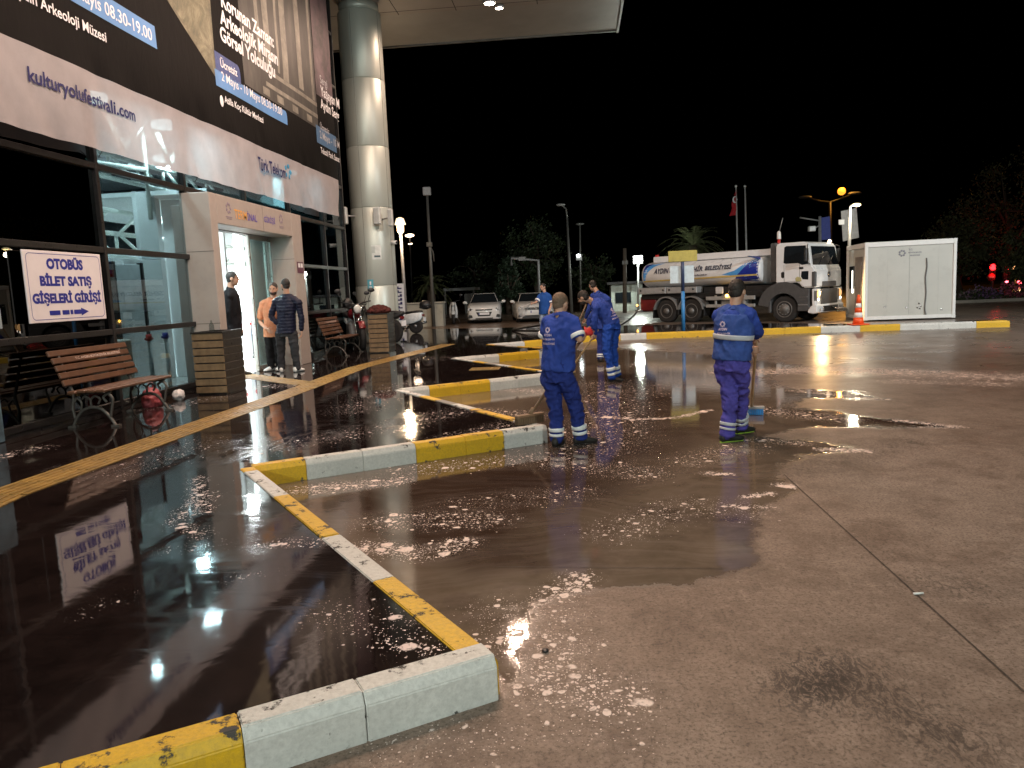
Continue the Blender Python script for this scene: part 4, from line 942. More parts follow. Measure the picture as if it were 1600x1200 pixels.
def person(label, j, s, zg, shirt, trousers, shoes, sleeve='long', hair=hair_m, hair_k=1.0, beard=None, grip=None, voxel=.010, hem=-.12, bands=None, belt=None, armband=False,
           vest=None, quilt=0, shoe_sole=None, skin=skin_m, gloves=None, shirt_name='shirt', hands=(None, None), group=None, logo=False, collar=True, seed=0, wr=1.0):
    base = V((((j['anl'] + j['anr']) / 2).x, ((j['anl'] + j['anr']) / 2).y, zg)); root = thing('person', base, label, 'person', group)
    f, r, u = frame(j['face']); hc = j['head']
    # body: one continuous surface, then separate fingers rooted in the palms
    mb = MB(); H = Matrix((r, f, u)).transposed()
    mb.ell(hc + u * .030 * s - f * .012 * s, .074 * s, .094 * s, .090 * s, 20, 14, H)
    mb.ell(hc - u * .030 * s + f * .022 * s, .060 * s, .066 * s, .078 * s, 18, 12, H); mb.ell(hc - u * .078 * s + f * .052 * s, .032 * s, .030 * s, .024 * s, 12, 8, H)
    mb.tube([hc + f * .080 * s + u * .022 * s, hc + f * .099 * s - u * .016 * s], [.010 * s, .016 * s], 8, round_=True)
    mb.ell(hc + f * .070 * s + u * .032 * s, .052 * s, .018 * s, .012 * s, 12, 8, H)
    for q in (-1, 1): mb.ell(hc + r * q * .076 * s - f * .008 * s - u * .004 * s, .013 * s, .026 * s, .034 * s, 10, 8, H); mb.ell(hc + f * .058 * s + r * q * .034 * s - u * .018 * s, .022 * s, .02 * s, .018 * s, 10, 8, H)
    limb(mb, [j['neck'] - V((0, 0, .03)) * s, j['neck'].lerp(hc, .45) - f * .012 * s, hc - u * .03 * s - f * .02 * s], [.060 * s, .056 * s, .056 * s])
    torso(mb, j, -.1, .93, -.048, s)
    for S in ('l', 'r'):
        limb(mb, [j['sh' + S], j['el' + S], j['ha' + S]], [.041 * s, .038 * s, .027 * s]); limb(mb, [j['hip' + S], j['kn' + S], j['an' + S]], [.062 * s, .042 * s, .030 * s])
    b = remesh(mb, voxel * .85, 3)
    hb = MB()
    for S, h in (('l', hands[0]), ('r', hands[1])):
        fd = (j['ha' + S] - j['el' + S]).normalized(); d, n_, cu = h or (fd, V((0, 0, 1)).cross(fd) if abs(fd.z) < .8 else -r * (1 if S == 'r' else -1), .45)
        gl = MB()
        hand(gl if gloves else hb, j['ha' + S], d, n_, s * (1.08 if gloves else 1), cu, S == 'l')
        if gloves: gl.tube([j['ha' + S] - fd * .05 * s, j['ha' + S] + fd * .01 * s], [.036 * s, .032 * s], 12); gl.build('glove', gloves, root)
    b.add(hb.v, hb.f, 0, True); body = b.build('body', skin, root)
    # eyes, mouth, hair, beard
    for q in (-1, 1):
        e = MB(); e.ell(hc + f * .0775 * s + r * q * .031 * s + u * .012 * s, .012 * s, .008 * s, .0065 * s, 10, 8, H); e.build('eye', eye_m, root)
        e = MB(); e.ell(hc + f * .082 * s + r * q * .031 * s + u * .030 * s, .019 * s, .006 * s, .005 * s, 10, 6, H); e.build('eyebrow', hair_m, root)
    e = MB(); e.ell(hc + f * .083 * s - u * .048 * s, .022 * s, .008 * s, .0065 * s, 10, 6, H); e.build('mouth', lip_m, root)
    hm = MB(); hm.ell(hc + u * .040 * s - f * .020 * s, .0775 * s * hair_k, .0955 * s * hair_k, .090 * s * hair_k, 22, 16, H); hm.ell(hc - u * .012 * s - f * .046 * s, .064 * s * hair_k, .058 * s * hair_k, .062 * s, 18, 12, H)
    for q in (-1, 1): hm.ell(hc + r * q * .066 * s + f * .012 * s + u * .030 * s, .012 * s, .022 * s, .030 * s, 8, 6, H)
    remesh(hm, .006, 2, .004, (60, 60, 60), seed=seed).build('hair', hair, root)
    if beard:
        bm_ = MB(); bm_.ell(hc - u * .064 * s + f * .030 * s, .060 * s, .062 * s, .046 * s, 18, 12, H); bm_.build('beard', beard, root)
    # clothes
    arms = {}
    for S in 'lr': arms[S] = ([j['sh' + S], j['el' + S], j['ha' + S]], [.064 * s, .055 * s, .040 * s])
    mb = MB(); torso(mb, j, hem, .985, .020, s, 14)
    for S in 'lr':
        limb(mb, [j['neck'].lerp(j['sh' + S], .25), j['neck'].lerp(j['sh' + S], .65) + V((0, 0, .0)), j['sh' + S]], [.068 * s, .074 * s, .074 * s])
        P_, R_ = arms[S]
        if sleeve == 'short':
            a, rr = at_limb(P_, [.070 * s, .066 * s, .045 * s], 0, .40, .0); mb.tube(a, rr, 14)
        else:
            fd = (P_[2] - P_[1]).normalized(); limb(mb, [P_[0], P_[1], P_[2] - fd * .02 * s], R_)
    sh = remesh(mb, voxel, 5, .020 * wr * s, (7, 7, 5), seed=seed)
    if quilt:
        out = []; me_ = bpy.data.meshes.new('q'); me_.from_pydata(sh.v, [], sh.f); me_.update()
        for v in me_.vertices: out.append(V(v.co) + v.normal * (quilt * abs(math.sin(v.co.z * math.pi / .062)) - quilt * .4))
        bpy.data.meshes.remove(me_); sh.v = [tuple(p) for p in out]
    so = sh.build(shirt_name, shirt, root)
    if vest:
        mb = MB(); torso(mb, j, hem - .02, .92, .034, s, 14)
        for S in 'lr': limb(mb, [j['neck'].lerp(j['sh' + S], .3), j['neck'].lerp(j['sh' + S], .72)], [.078 * s, .082 * s])
        vo = remesh(mb, voxel, 4, .018 * wr * s, (6, 6, 5), seed=seed + 3).build('vest', vest, root); so = vo
    if collar:
        mb = MB(); a = j['neck'] - V((0, 0, .012)); hx = (hc - j['neck']).normalized(); mb.tube([a, a + hx * .045 * s], [.076 * s, .066 * s], 16, cap=False); mb.build('collar', vest or shirt, root)
    mb = MB(); torso(mb, j, -.10, .30, .002, s, 6); legs = {}
    for S in 'lr':
        a = j['an' + S] + (j['kn' + S] - j['an' + S]).normalized() * .0 * s
        legs[S] = ([j['hip' + S], j['kn' + S], a], [.098 * s, .076 * s, .064 * s]); limb(mb, *legs[S]); mb.tube([a + (j['kn' + S] - a) * .1, a - V((0, 0, .02 * s))], [.066 * s, .072 * s], 14)
    remesh(mb, voxel, 4, .028 * wr * s, (6, 6, 8), seed=seed + 1).build('trousers', trousers, root)
    if bands:
        for S in 'lr':
            for u0, u1 in bands:
                a, rr = at_limb(*legs[S], u0, u1, .016 * s); mb = MB(); mb.tube(a, rr, 18); mb.build('reflective_band', refl_m if not vest else refl2_m, root)
    if armband:
        for S in 'lr':
            a, rr = at_limb(arms[S][0], [.070 * s, .066 * s, .045 * s], .30, .375, .014 * s); mb = MB(); mb.tube(a, rr, 16); mb.build('reflective_band', refl_m, root)
    if belt:
        mb = MB(); mb.rings([torso_ring(j, belt[0] + (belt[1] - belt[0]) * i / 3, .034 + .013, s, 30) for i in range(4)]); mb.build('reflective_band', refl2_m, root)
    for S in 'lr':
        fm, sl = MB(), MB(); foot(fm, j['an' + S], j['toe' + S], s, zg, sl); o = fm.build('shoe', shoes, root); subpart(sl, 'sole', shoe_sole or M['black'], o, root)
    if logo:
        off = V(root['_w']); bv = bvh_of(so, off); latv = (j['shr'] - j['shl']).normalized(); ctr = (j['shl'] + j['shr']) / 2 - V((0, 0, .11 * s)) + latv * logo[0] * s
        up = V((0, 0, 1)); n_ = latv.cross(up); bk = n_ if n_.dot(f) < 0 else -n_
        o0 = ctr + bk * .35; lm = MB()
        for k in range(8):
            a = k * math.pi / 4; lm.box(o0 + latv * (.022 * math.cos(a) - .008) + up * (.03 + .022 * math.sin(a)) , o0 + latv * (.022 * math.cos(a) + .008) + up * (.045 + .022 * math.sin(a)) + bk * .001)
        for k, (w, s_) in enumerate(((.10, 'AYDIN'), (.17, 'BÜYÜKŞEHİR'), (.17, 'BELEDİYESİ'))): text_mb(s_, o0 - up * (.025 + .042 * k), latv, up, width=w * s, height=.026, bold=.04, align='C', mb=lm)
        drape(lm, bv, -bk, .006); lm.build('back_print', logo_m2, root, recalc=False)
    return root
logo_m2 = mat('uniform_print', (.60, .50, .66), .6)
blue1 = cloth('uniform_blue', (.028, .060, .30)); blue2 = cloth('uniform_blue_lower', (.018, .034, .19)); blue3 = cloth('uniform_bright_blue', (.022, .078, .42)); violet = cloth('violet_blue_trousers', (.075, .064, .32))
vestm = cloth('vest_blue', (.042, .085, .30)); blk = cloth('black_cloth', (.005, .005, .006)); oran = cloth('orange_shirt', (.55, .24, .13)); quil = cloth('navy_quilt', (.007, .009, .026), bmp=.25, rough=.5)
greyt = cloth('dark_grey_jeans', (.03, .032, .037)); jean = cloth('light_jeans', (.28, .34, .44)); whitec = cloth('white_top', (.7, .7, .72)); boot = mat('dark_boot', (.018, .016, .014), .6); sneak = mat('white_sneaker', (.72, .72, .70), .5)
def JP(Y0, **k): 
    j = {}
    for n_, q in k.items(): j[n_] = ony(q[0], q[1], Y0 + (q[2] if len(q) > 2 else 0)) if n_ not in ('face', 'toel', 'toer') else V(q)
    return j
def ground_ankles(j, zg, h=.085):
    for S in 'lr': j['an' + S].z = max(j['an' + S].z, zg + h) if False else zg + h
    return j
UG = 'street cleaners in blue uniform'
# right-hand worker
Y = 7.57
jr = JP(Y, head=(1152, 457, .04), face=(.55, .8, -.28), neck=(1149, 484), shl=(1124, 494, .10), shr=(1171, 493, -.08), ell=(1130, 535, .30), elr=(1184, 519, .0), hal=(1172, 548, .30), har=(1177, 524, .22),
        hipl=(1131, 575, .06), hipr=(1156, 573, -.04), knl=(1141, 624, .02), knr=(1158, 618, .22), anl=(1136, 676, .0), anr=(1157, 660, .42), toel=(.9, .35, 0), toer=(.85, .5, 0))
ground_ankles(jr, 0)
stick_top = ony(1183, 510, Y + .26); stick_bot = gnd(1174, 648); 
dirs = (stick_bot - stick_top).normalized()
person('street cleaner in blue vest with grey belt stripe pushing a broom with blue head', jr, .98, 0, blue1, violet, mat('trainer_black', (.02, .022, .02), .5), hair=hair_m, hair_k=1.03, vest=vestm, hem=.11, belt=(.47, .56), bands=((.80, .84), (.87, .905)),
       shoe_sole=mat('lime_sole', (.35, .60, .05), .5), hands=((V((.95, .2, .05)), V((-.1, .9, 0)), 1.25), (V((-.1, .3, -1)), V((.3, .9, .1)), 1.2)), group=UG, logo=(-.05,), seed=1, voxel=.0095)
wood = mat('broom_wood', (.55, .40, .22), .55, 0, .2, 12); wood_d = mat('wet_broom_wood', (.22, .14, .08), .5, 0, .2, 12)
def broom(label, top, bot_, along, headmat, bristle, w=.42, wm=wood, zg=0.0):
    t_ = thing('broom', (bot_.x, bot_.y, zg), label, 'broom', 'brooms of the street cleaners'); d = (top - bot_).normalized()
    mb = MB(); mb.tube([bot_ + V((0, 0, .09)), top], .017, 10, round_=True); mb.build('handle', wm, t_)
    a = V((along[0], along[1], 0)).normalized(); n_ = V((-a.y, a.x, 0)); c = V((bot_.x, bot_.y, zg))
    Mx = Matrix(((a.x, n_.x, 0, c.x), (a.y, n_.y, 0, c.y), (0, 0, 1, c.z), (0, 0, 0, 1)))
    mb = MB(); mb.box((-w / 2, -.035, .072), (w / 2, .035, .105), 0, Mx); mb.tube([Mx @ V((0, 0, .10)), Mx @ V((0, 0, .10)) + d * .08], .022, 10); mb.build('brush_head', headmat, t_, bevel=.008)
    mb = MB()
    k = int(w / .022)
    for i in range(k):
        for q in (-.026, 0, .026):
            x = -w / 2 + .012 + i * .022; mb.prism([(x - .009, q - .010), (x + .009, q - .010), (x + .009, q + .010), (x - .009, q + .010)], 'z', .004, .072, 0, Mx)
    mb.build('bristles', bristle, t_); return t_
broom('wooden handled broom with blue bristles and grey top held by vest wearing cleaner', stick_top, stick_bot, (.98, -.2), mat('broom_grey_top', (.34, .34, .34), .5), mat('blue_bristle', (.012, .20, .55), .6), .30)
# left-hand worker
Y = 7.55
jl = JP(Y, head=(876, 476, .06), face=(.55, .82, -.2), neck=(875, 495), shl=(857, 504, .05), shr=(894, 503, -.04), ell=(852, 533, .12), elr=(906, 531, -.10), hal=(870, 560, .30), har=(913, 521, .06),
        hipl=(859, 592, .04), hipr=(884, 591, -.02), knl=(868, 637, .02), knr=(899, 632, .06), anl=(870, 690, .02), anr=(907, 682, .10), toel=(.35, .9, 0), toer=(.93, .35, 0))
ground_ankles(jl, 0)
person('street cleaner in blue short sleeved shirt and red glove with close cropped hair', jl, .95, 0, blue1, blue2, boot, sleeve='short', hair=buzz_m, hair_k=1.0, bands=((.80, .85), (.885, .935)), armband=True, hem=.09,
       gloves=mat('red_glove', (.55, .03, .03), .6), hands=((V((.6, .7, -.3)), V((.3, .2, .9)), 1.1), (V((.75, .5, .25)), V((-.2, .8, -.4)), 1.15)), group=UG, logo=(-.09,), seed=5, voxel=.0095)
b1 = gnd(828, 663, ZP); t1 = ony(921, 512, Y + .30)
broom('plain dark wooden broom sweeping the kerb, held by cleaner with red glove', t1, b1, (.8, .6), wood_d, mat('brown_bristle', (.14, .09, .05), .8), .34, wood_d, ZP + .008)
# middle worker, bent forward
Y = 12.7
jm = JP(Y, head=(911, 466, -.02), face=(-.82, .35, -.42), neck=(928, 472, .02), shl=(931, 482, -.16), shr=(940, 474, .20), ell=(928, 506, -.18), elr=(922, 500, .28), hal=(930, 521, -.06), har=(923, 517, .22),
        hipl=(951, 513, -.09), hipr=(961, 512, .10), knl=(948, 545, -.10), knr=(958, 548, .22), anl=(957, 585, -.06), anr=(964, 583, .30), toel=(-.75, -.3, 0), toer=(-.75, -.1, 0), arch=(0, 0, 0))
jm['arch'] = V((.05, 0, .07)); jm['toel'] = V((.8, -.15, 0)) ; jm['toer'] = V((-.6, .4, 0)); ground_ankles(jm, 0)
t2 = ony(934, 516, Y - .02); b2 = gnd(889, 590)
person('street cleaner in blue long sleeves bending forward over a pale broom stick', jm, .95, 0, blue1, blue3, boot, hair=hair_m, hair_k=1.05, beard=beard_m, bands=((.80, .85), (.89, .94)), hem=.05,
       hands=((V((-.1, .1, -1)), V((-.6, .6, 0)), 1.2), (V((-.1, -.2, -1)), V((.5, -.6, 0)), 1.2)), group=UG, logo=(-.02,), seed=9, voxel=.011)
broom('pale wooden broom held by the bending cleaner', t2, b2, (.5, .8), wood, mat('brown_bristle2', (.10, .07, .05), .8), .36, wood)
# fourth worker behind him
Y = 16.0
j4 = JP(Y, head=(926, 447, .05), face=(-.3, .9, -.4), neck=(934, 458), shl=(927, 463, .05), shr=(950, 468, -.05), ell=(920, 484, .15), elr=(955, 488, .05), hal=(915, 497, .3), har=(944, 503, .25),
        hipl=(936, 510, .05), hipr=(953, 510, -.03), knl=(938, 540, .05), knr=(953, 540, 0), anl=(938, 566, 0), anr=(953, 566, 0), toel=(-.2, 1, 0), toer=(.2, 1, 0))
ground_ankles(j4, 0)
person('street cleaner mostly hidden behind the bending cleaner, seen from behind', j4, .93, 0, blue1, blue2, boot, hair=hair_m, group=UG, seed=12, wr=.5, voxel=.013, bands=((.80, .85), (.89, .94)), hands=(None, None))
broom('slanted thin broom stick behind the bending cleaner', ony(916, 476, Y + .3), gnd(880, 565), (.7, .7), wood, M['black'], .35, wood_d)
# hose worker by the cars
Y = 24.0
jh = JP(Y, head=(848, 449), face=(-.6, -.75, -.1), neck=(851, 458, .03), shl=(858, 463, .0), shr=(843, 463, .02), ell=(861, 475, .0), elr=(838, 472, -.15), hal=(858, 486, -.15), har=(832, 474, -.35),
        hipl=(855, 489, 0), hipr=(847, 489, 0), knl=(856, 511, -.03), knr=(847, 511, -.03), anl=(856, 528, 0), anr=(847, 528, 0), toel=(-.2, -1, 0), toer=(-.6, -.8, 0))
ground_ankles(jh, ZP)
person('man in blue short sleeved shirt and pale jeans spraying water near the white cars', jh, 1.0, ZP, cloth('teal_blue_shirt', (.015, .07, .28)), jean, boot, sleeve='short', armband=True, seed=15, wr=.5, voxel=.014)
sprm = glassy('spray', (1, 1, 1), .75); 
m, t, b = nt('water_spray'); b.inputs['Base Color'].default_value = (.8, .84, .86, 1); b.inputs['Alpha'].default_value = .35; b.inputs['Roughness'].default_value = .6
hz = ony(828, 475, Y - .45); sp_ = MB(); sp_.tube([hz, hz + (ony(817, 485, Y + 1.2) - hz) * .5, ony(816, 488, Y + 1.4)], [.012, .07, .15], 10, round_=False); tag(sp_.build('water_jet', m, origin=hz), 'thin fan of water sprayed from the hose in front of a white car', 'water')
# three men and one inside at the doorway
Y = 14.1
jg = JP(Y, head=(364, 436), face=(.95, .28, -.02), neck=(360, 452), shl=(366, 463, .17), shr=(358, 464, -.17), ell=(373, 490, .22), elr=(358, 490, -.2), hal=(374, 512, .18), har=(364, 512, -.12),
        hipl=(367, 520, .09), hipr=(364, 520, -.09), knl=(371, 550, .08), knr=(366, 552, -.08), anl=(375, 577, .08), anr=(368, 582, -.08), toel=(.95, .1, 0), toer=(.9, -.3, 0))
ground_ankles(jg, ZP)
person('man in black polo and black trousers standing at left side of the entrance', jg, 1.13, ZP, cloth('black_polo', (.005, .005, .007)), blk, boot, hair=mat('greying_hair', (.035, .032, .03), .6, bmp=.4, bscale=200), seed=20, wr=.5, voxel=.012)
Y = 14.9
jo = JP(Y, head=(427, 452), face=(.12, -.95, -.12), neck=(427, 467, .04), shl=(441, 477, .02), shr=(411, 476, .0), ell=(446, 500, .05), elr=(406, 502, .02), hal=(441, 514, -.1), har=(418, 514, -.2),
        hipl=(434, 522), hipr=(421, 522), knl=(435, 550, -.02), knr=(422, 550, -.03), anl=(437, 575), anr=(424, 577, -.05), toel=(.2, -1, 0), toer=(-.3, -1, 0))
ground_ankles(jo, ZP)
person('bearded man in orange shirt and black trousers facing out of the doorway', jo, 1.08, ZP, oran, blk, sneak, sleeve='short', hair=hair_m, beard=beard_m, seed=23, wr=.5, voxel=.012)
Y = 14.45
jb = JP(Y, head=(446, 446), face=(-.6, .75, -.05), neck=(448, 462), shl=(431, 473, .02), shr=(466, 473, -.02), ell=(424, 494, .0), elr=(471, 496, .0), hal=(434, 507, -.06), har=(471, 516, .0),
        hipl=(438, 522, 0), hipr=(457, 522, 0), knl=(439, 550, .02), knr=(461, 550, .0), anl=(440, 578, 0), anr=(464, 577, 0), toel=(-.3, .95, 0), toer=(.35, .9, 0))
ground_ankles(jb, ZP)
person('bearded man in navy quilted jacket and grey trousers seen from behind', jb, 1.06, ZP, quil, greyt, sneak, hair=hair_m, beard=beard_m, quilt=.008, shirt_name='jacket', hem=-.02, seed=27, wr=.5, voxel=.011)
Y = 19.2
ji = JP(Y, head=(380, 462), face=(-.5, .8, 0), neck=(381, 474), shl=(373, 480), shr=(390, 480), ell=(371, 497), elr=(393, 497), hal=(373, 512), har=(392, 512), hipl=(377, 515), hipr=(388, 515), knl=(380, 538), knr=(388, 536, -.1), anl=(378, 556), anr=(385, 556, -.15), toel=(.2, 1, 0), toer=(.8, .5, 0))
ground_ankles(ji, ZP)
person('person in white top and light jeans walking inside the bright hall', ji, .98, ZP, whitec, jean, sneak, seed=31, wr=.5, voxel=.014)
# red queue belt inside the door
t_ = thing('queue_barrier', (onx(394, 505, -8.2).x, onx(394, 505, -8.2).y, ZP), 'red retractable queue belt on a black post just inside the door', 'barrier')
q0 = onx(394, 508, -8.2); mb = MB(); mb.tube([(q0.x, q0.y, ZP), (q0.x, q0.y, 1.12)], .03, 10); mb.lathe([(.17, 0), (.17, .02), (.03, .04)], (q0.x, q0.y, ZP), 16); mb.build('post', M['black'], t_)
mb = MB(); mb.box((q0.x - .002, q0.y - 2.2, 1.0), (q0.x + .002, q0.y, 1.07)); mb.build('belt', M['red'], t_)
# ------------------------------------------------------------------ tanker truck
TA = V((3.595, 31.276, 0)); TD = V((.7608, -.6490, 0)); TN = V((.6490, .7608, 0))
TM = Matrix(((TD.x, TN.x, 0, TA.x), (TD.y, TN.y, 0, TA.y), (0, 0, 1, 0), (0, 0, 0, 1)))
tk = thing('tanker_truck', TA + TD * 2.5 + TN * 1.1, 'white water tanker truck with blue swoosh on its silver tank and lit headlight', 'truck')
TW = 2.25
tw = mat('truck_white', (.78, .80, .82), .22, 0, .03, 2); tg = mat('truck_grey_plastic', (.07, .07, .072), .5); silver = mat('tank_silver', (.74, .76, .78), .32, .0, .06, 1.5); win = mat('window_glass', (.012, .016, .02), .06, 0, .1)
tnavy = mat('tank_navy', (.012, .03, .30), .35); tsky = mat('tank_sky', (.08, .32, .72), .35); tyel = mat('tank_yellow', (.62, .48, .16), .4); lock = mat('locker_metal', (.45, .46, .47), .4, .4, .1)
def tb(name, m, *boxes, bevel=.01, par=None):
    mb = MB()
    for b in boxes: mb.box(b[0], b[1], 0, TM)
    return subpart(mb, name, m, par, tk, bevel=bevel) if par else mb.build(name, m, tk, bevel=bevel)
# tank: superellipse section
def tank_ring(x, k=1.0, n=40):
    R = []
    for i in range(n):
        a = 2 * math.pi * i / n; c, s_ = math.cos(a), math.sin(a)
        R.append(TM @ V((x, TW / 2 + k * (TW / 2) * abs(c) ** .75 * (1 if c > 0 else -1), 1.93 + k * .56 * abs(s_) ** .8 * (1 if s_ > 0 else -1))))
    return R
mb = MB(); mb.rings([tank_ring(x, k) for x, k in ((-1.22, .2), (-1.21, .8), (-1.16, .95), (-1.05, 1), (1, 1), (2.5, 1), (4.0, 1), (4.08, .97), (4.12, .85), (4.13, .2))]); tank = mb.build('tank', silver, tk)
bv = bvh_of(tank, V(tk['_w']))
def tank_decal(poly, m, name, lift=.006, nsub=14):
    """Outline in (along, height) laid on the near side of the tank."""
    xs_ = [p[0] for p in poly]; mb = MB(); x0, x1 = min(xs_), max(xs_); cols = []
    for i in range(nsub + 1):
        x = x0 + 1e-4 + (x1 - x0 - 2e-4) * i / nsub; zz = []
        for (ax, az), (bx, bz) in zip(poly, poly[1:] + poly[:1]):
            if (ax > x) != (bx > x): zz.append(az + (bz - az) * (x - ax) / (bx - ax))
        if len(zz) >= 2: cols.append((x, min(zz), max(zz)))
    vs = []
    for x, a, b in cols: vs += [TM @ V((x, -.6, a + (b - a) * q / 8)) for q in range(9)]
    mb.add(vs, [(i * 9 + q, (i + 1) * 9 + q, (i + 1) * 9 + q + 1, i * 9 + q + 1) for i in range(len(cols) - 1) for q in range(8)]); drape(mb, bv, TN, lift); return subpart(mb, name, m, tank, tk, recalc=False)
tank_decal([(-1.06, 1.7), (-1.06, 2.36), (-.2, 2.40), (-.55, 2.3), (-.85, 2.05), (-1.0, 1.62)], tsky, 'swoosh'); tank_decal([(-1.05, 1.75), (-1.05, 2.36), (-.75, 2.40), (-.92, 2.25), (-1.06, 1.95)], tnavy, 'swoosh', .010)
tank_decal([(2.55, 1.82), (2.9, 1.78), (4.02, 1.52), (4.02, 2.45), (3.85, 2.43), (3.5, 2.2), (3.1, 1.95)], tsky, 'swoosh'); tank_decal([(3.0, 1.55), (4.03, 1.52), (4.03, 2.44), (3.75, 2.3), (3.45, 2.02), (3.2, 1.78)], tnavy, 'swoosh', .010)
tank_decal([(-1.05, 1.66), (4.0, 1.73), (4.0, 1.79), (-1.05, 1.72)], tyel, 'stripe', .014, 30)
tink = mat('tank_lettering', (.01, .012, .05), .5)
for s_, x0, x1, z, h in (('AYDIN', -.52, .18, 1.98, .17), ('BÜYÜKŞEHİR', .24, 1.75, 2.00, .23), ('BELEDİYESİ', 1.84, 2.98, 2.02, .17)):
    lm = text_mb(s_, TM @ V((x0, -.6, z - (.05 if 'Ş' in s_ else 0))), TD, (0, 0, 1), width=x1 - x0, height=h * 1.25, bold=.03, shear=.15); drape(lm, bv, TN, .035); subpart(lm, 'lettering', tink, tank, tk, recalc=False)
lm = text_mb('444 40 09  aydin.bel.tr', TM @ V((.75, -.6, 1.81)), TD, (0, 0, 1), width=1.2, height=.075, bold=.03); drape(lm, bv, TN, .035); subpart(lm, 'lettering', tink, tank, tk, recalc=False)
tb('top_rail', tw, ((-.78, .35, 2.44), (4.55, .42, 2.68)), ((-.78, TW - .42, 2.44), (4.55, TW - .35, 2.68)), ((-.78, .42, 2.44), (-.7, TW - .42, 2.66)), ((4.45, .42, 2.44), (4.55, TW - .42, 2.66)), bevel=.015)
tb('manhole', tg, ((4.0, .9, 2.49), (4.4, 1.4, 2.74)), bevel=.03); tb('pipe_stand', M['red'], ((-.75, .45, 2.60), (-.62, .55, 2.76)))
tb('locker', lock, ((-1.33, .0, 1.17), (.02, .5, 1.43)), bevel=.02); tb('locker', lock, ((.05, .0, 1.17), (1.45, .5, 1.41)), bevel=.02)
for x in (-1.2, -.1, .2, 1.3): tb('latch', M['black'], ((x - .04, -.012, 1.28), (x + .04, .0, 1.35)), bevel=.004)
tb('chassis', M['black'], ((-1.3, .65, .62), (6.0, .85, .92)), ((-1.3, 1.4, .62), (6.0, 1.6, .92)), ((-1.3, .2, .95), (4.2, TW - .2, 1.16)), ((1.6, .3, .9), (4.4, TW - .3, 1.36)))
tb('rear_pump', mat('pump_red', (.14, .010, .014), .45), ((-1.42, .25, .45), (-.62, .8, 1.08)), ((-1.36, 1.2, .5), (-.9, 1.9, 1.0)), bevel=.05); tb('rear_step', M['grey_metal'], ((-1.55, .1, .42), (-1.3, TW - .1, .52)))
mb = MB(); 
for q in ((-1.5, .3, .48), (-1.45, .6, .8)): mb.tube([TM @ V(q), TM @ V((q[0] - .15, q[1] - .05, q[2] - .02))], .06, 10)
mb.build('outlet', M['chrome'], tk)
def wheel(x, y0, rad, w, dual=False, nm='wheel'):
    side = -1 if y0 < 1 else 1; c = TM @ V((x, y0, rad)); ax = TN * (-side) * -1
    ax = TN * side   # outward
    mb = MB(); mb.lathe([(rad * .62, -w), (rad * .93, -w), (rad, -w * .85), (rad, -w * .12), (rad * .95, -.01), (rad * .80, 0.0), (rad * .62, -.02)], c, 36, axis=ax); ty = mb.build('wheel', M['rubber'], tk)
    mb = MB(); mb.lathe([(rad * .62, -w * .8), (rad * .63, -.01), (rad * .57, -.015), (rad * .52, -.09 if dual else -.03), (rad * .30, -.10 if dual else .0), (rad * .26, .02), (rad * .12, .05), (.01, .055)], c, 30, axis=ax); subpart(mb, 'rim', mat('wheel_rim', (.17, .165, .16), .5, .5, .2), ty, tk)
    mb = MB()
    for k in range(10):
        a = k * math.pi / 5; u = TD * math.cos(a) + V((0, 0, 1)) * math.sin(a); mb.tube([c + u * rad * .40 - ax * (.09 if dual else .01), c + u * rad * .40 + ax * (-.06 if dual else .02)], .016, 6)
    subpart(mb, 'wheel_nut', M['grey_metal'], ty, tk)
for x in (0, 1.16):
    wheel(x, .06, .46, .30, True); wheel(x, TW - .06, .46, .30, True)
wheel(5.0, .08, .47, .28); wheel(5.0, TW - .08, .47, .28)
def fender(x, y0, r0, r1, w, m, a0=5, a1=175):
    mb = MB(); P_ = [(x + r1 * math.cos(math.radians(a)), .47 + r1 * math.sin(math.radians(a))) for a in np.linspace(a0, a1, 15)] + [(x + r0 * math.cos(math.radians(a)), .47 + r0 * math.sin(math.radians(a))) for a in np.linspace(a1, a0, 15)]
    mb.prism(P_, 'y', y0, y0 + w, 0, TM); mb.build('fender', m, tk)
gp_ = mat('fender_grey', (.20, .20, .20), .5)
for x in (0, 1.16): fender(x, .0, .53, .58, .55, gp_); fender(x, TW - .55, .53, .58, .55, gp_)
for q in (((.53, .06, .3), (.58, .5, .95)), ((-.66, .06, .18), (-.62, .5, .6)), ((1.72, .05, .25), (1.76, .5, .62))): tb('mudflap', M['black'], q)
tb('side_guard', mat('guard_metal', (.48, .48, .47), .4, .5), ((1.85, .02, .58), (3.9, .07, .70)), ((1.85, .02, .86), (3.9, .07, 1.0)), ((2.2, .07, .55), (2.28, .14, 1.05)), ((3.4, .07, .55), (3.48, .14, 1.05)))
tb('fuel_tank', M['grey_metal'], ((2.4, .12, .55), (3.5, .6, 1.08)), bevel=.08)
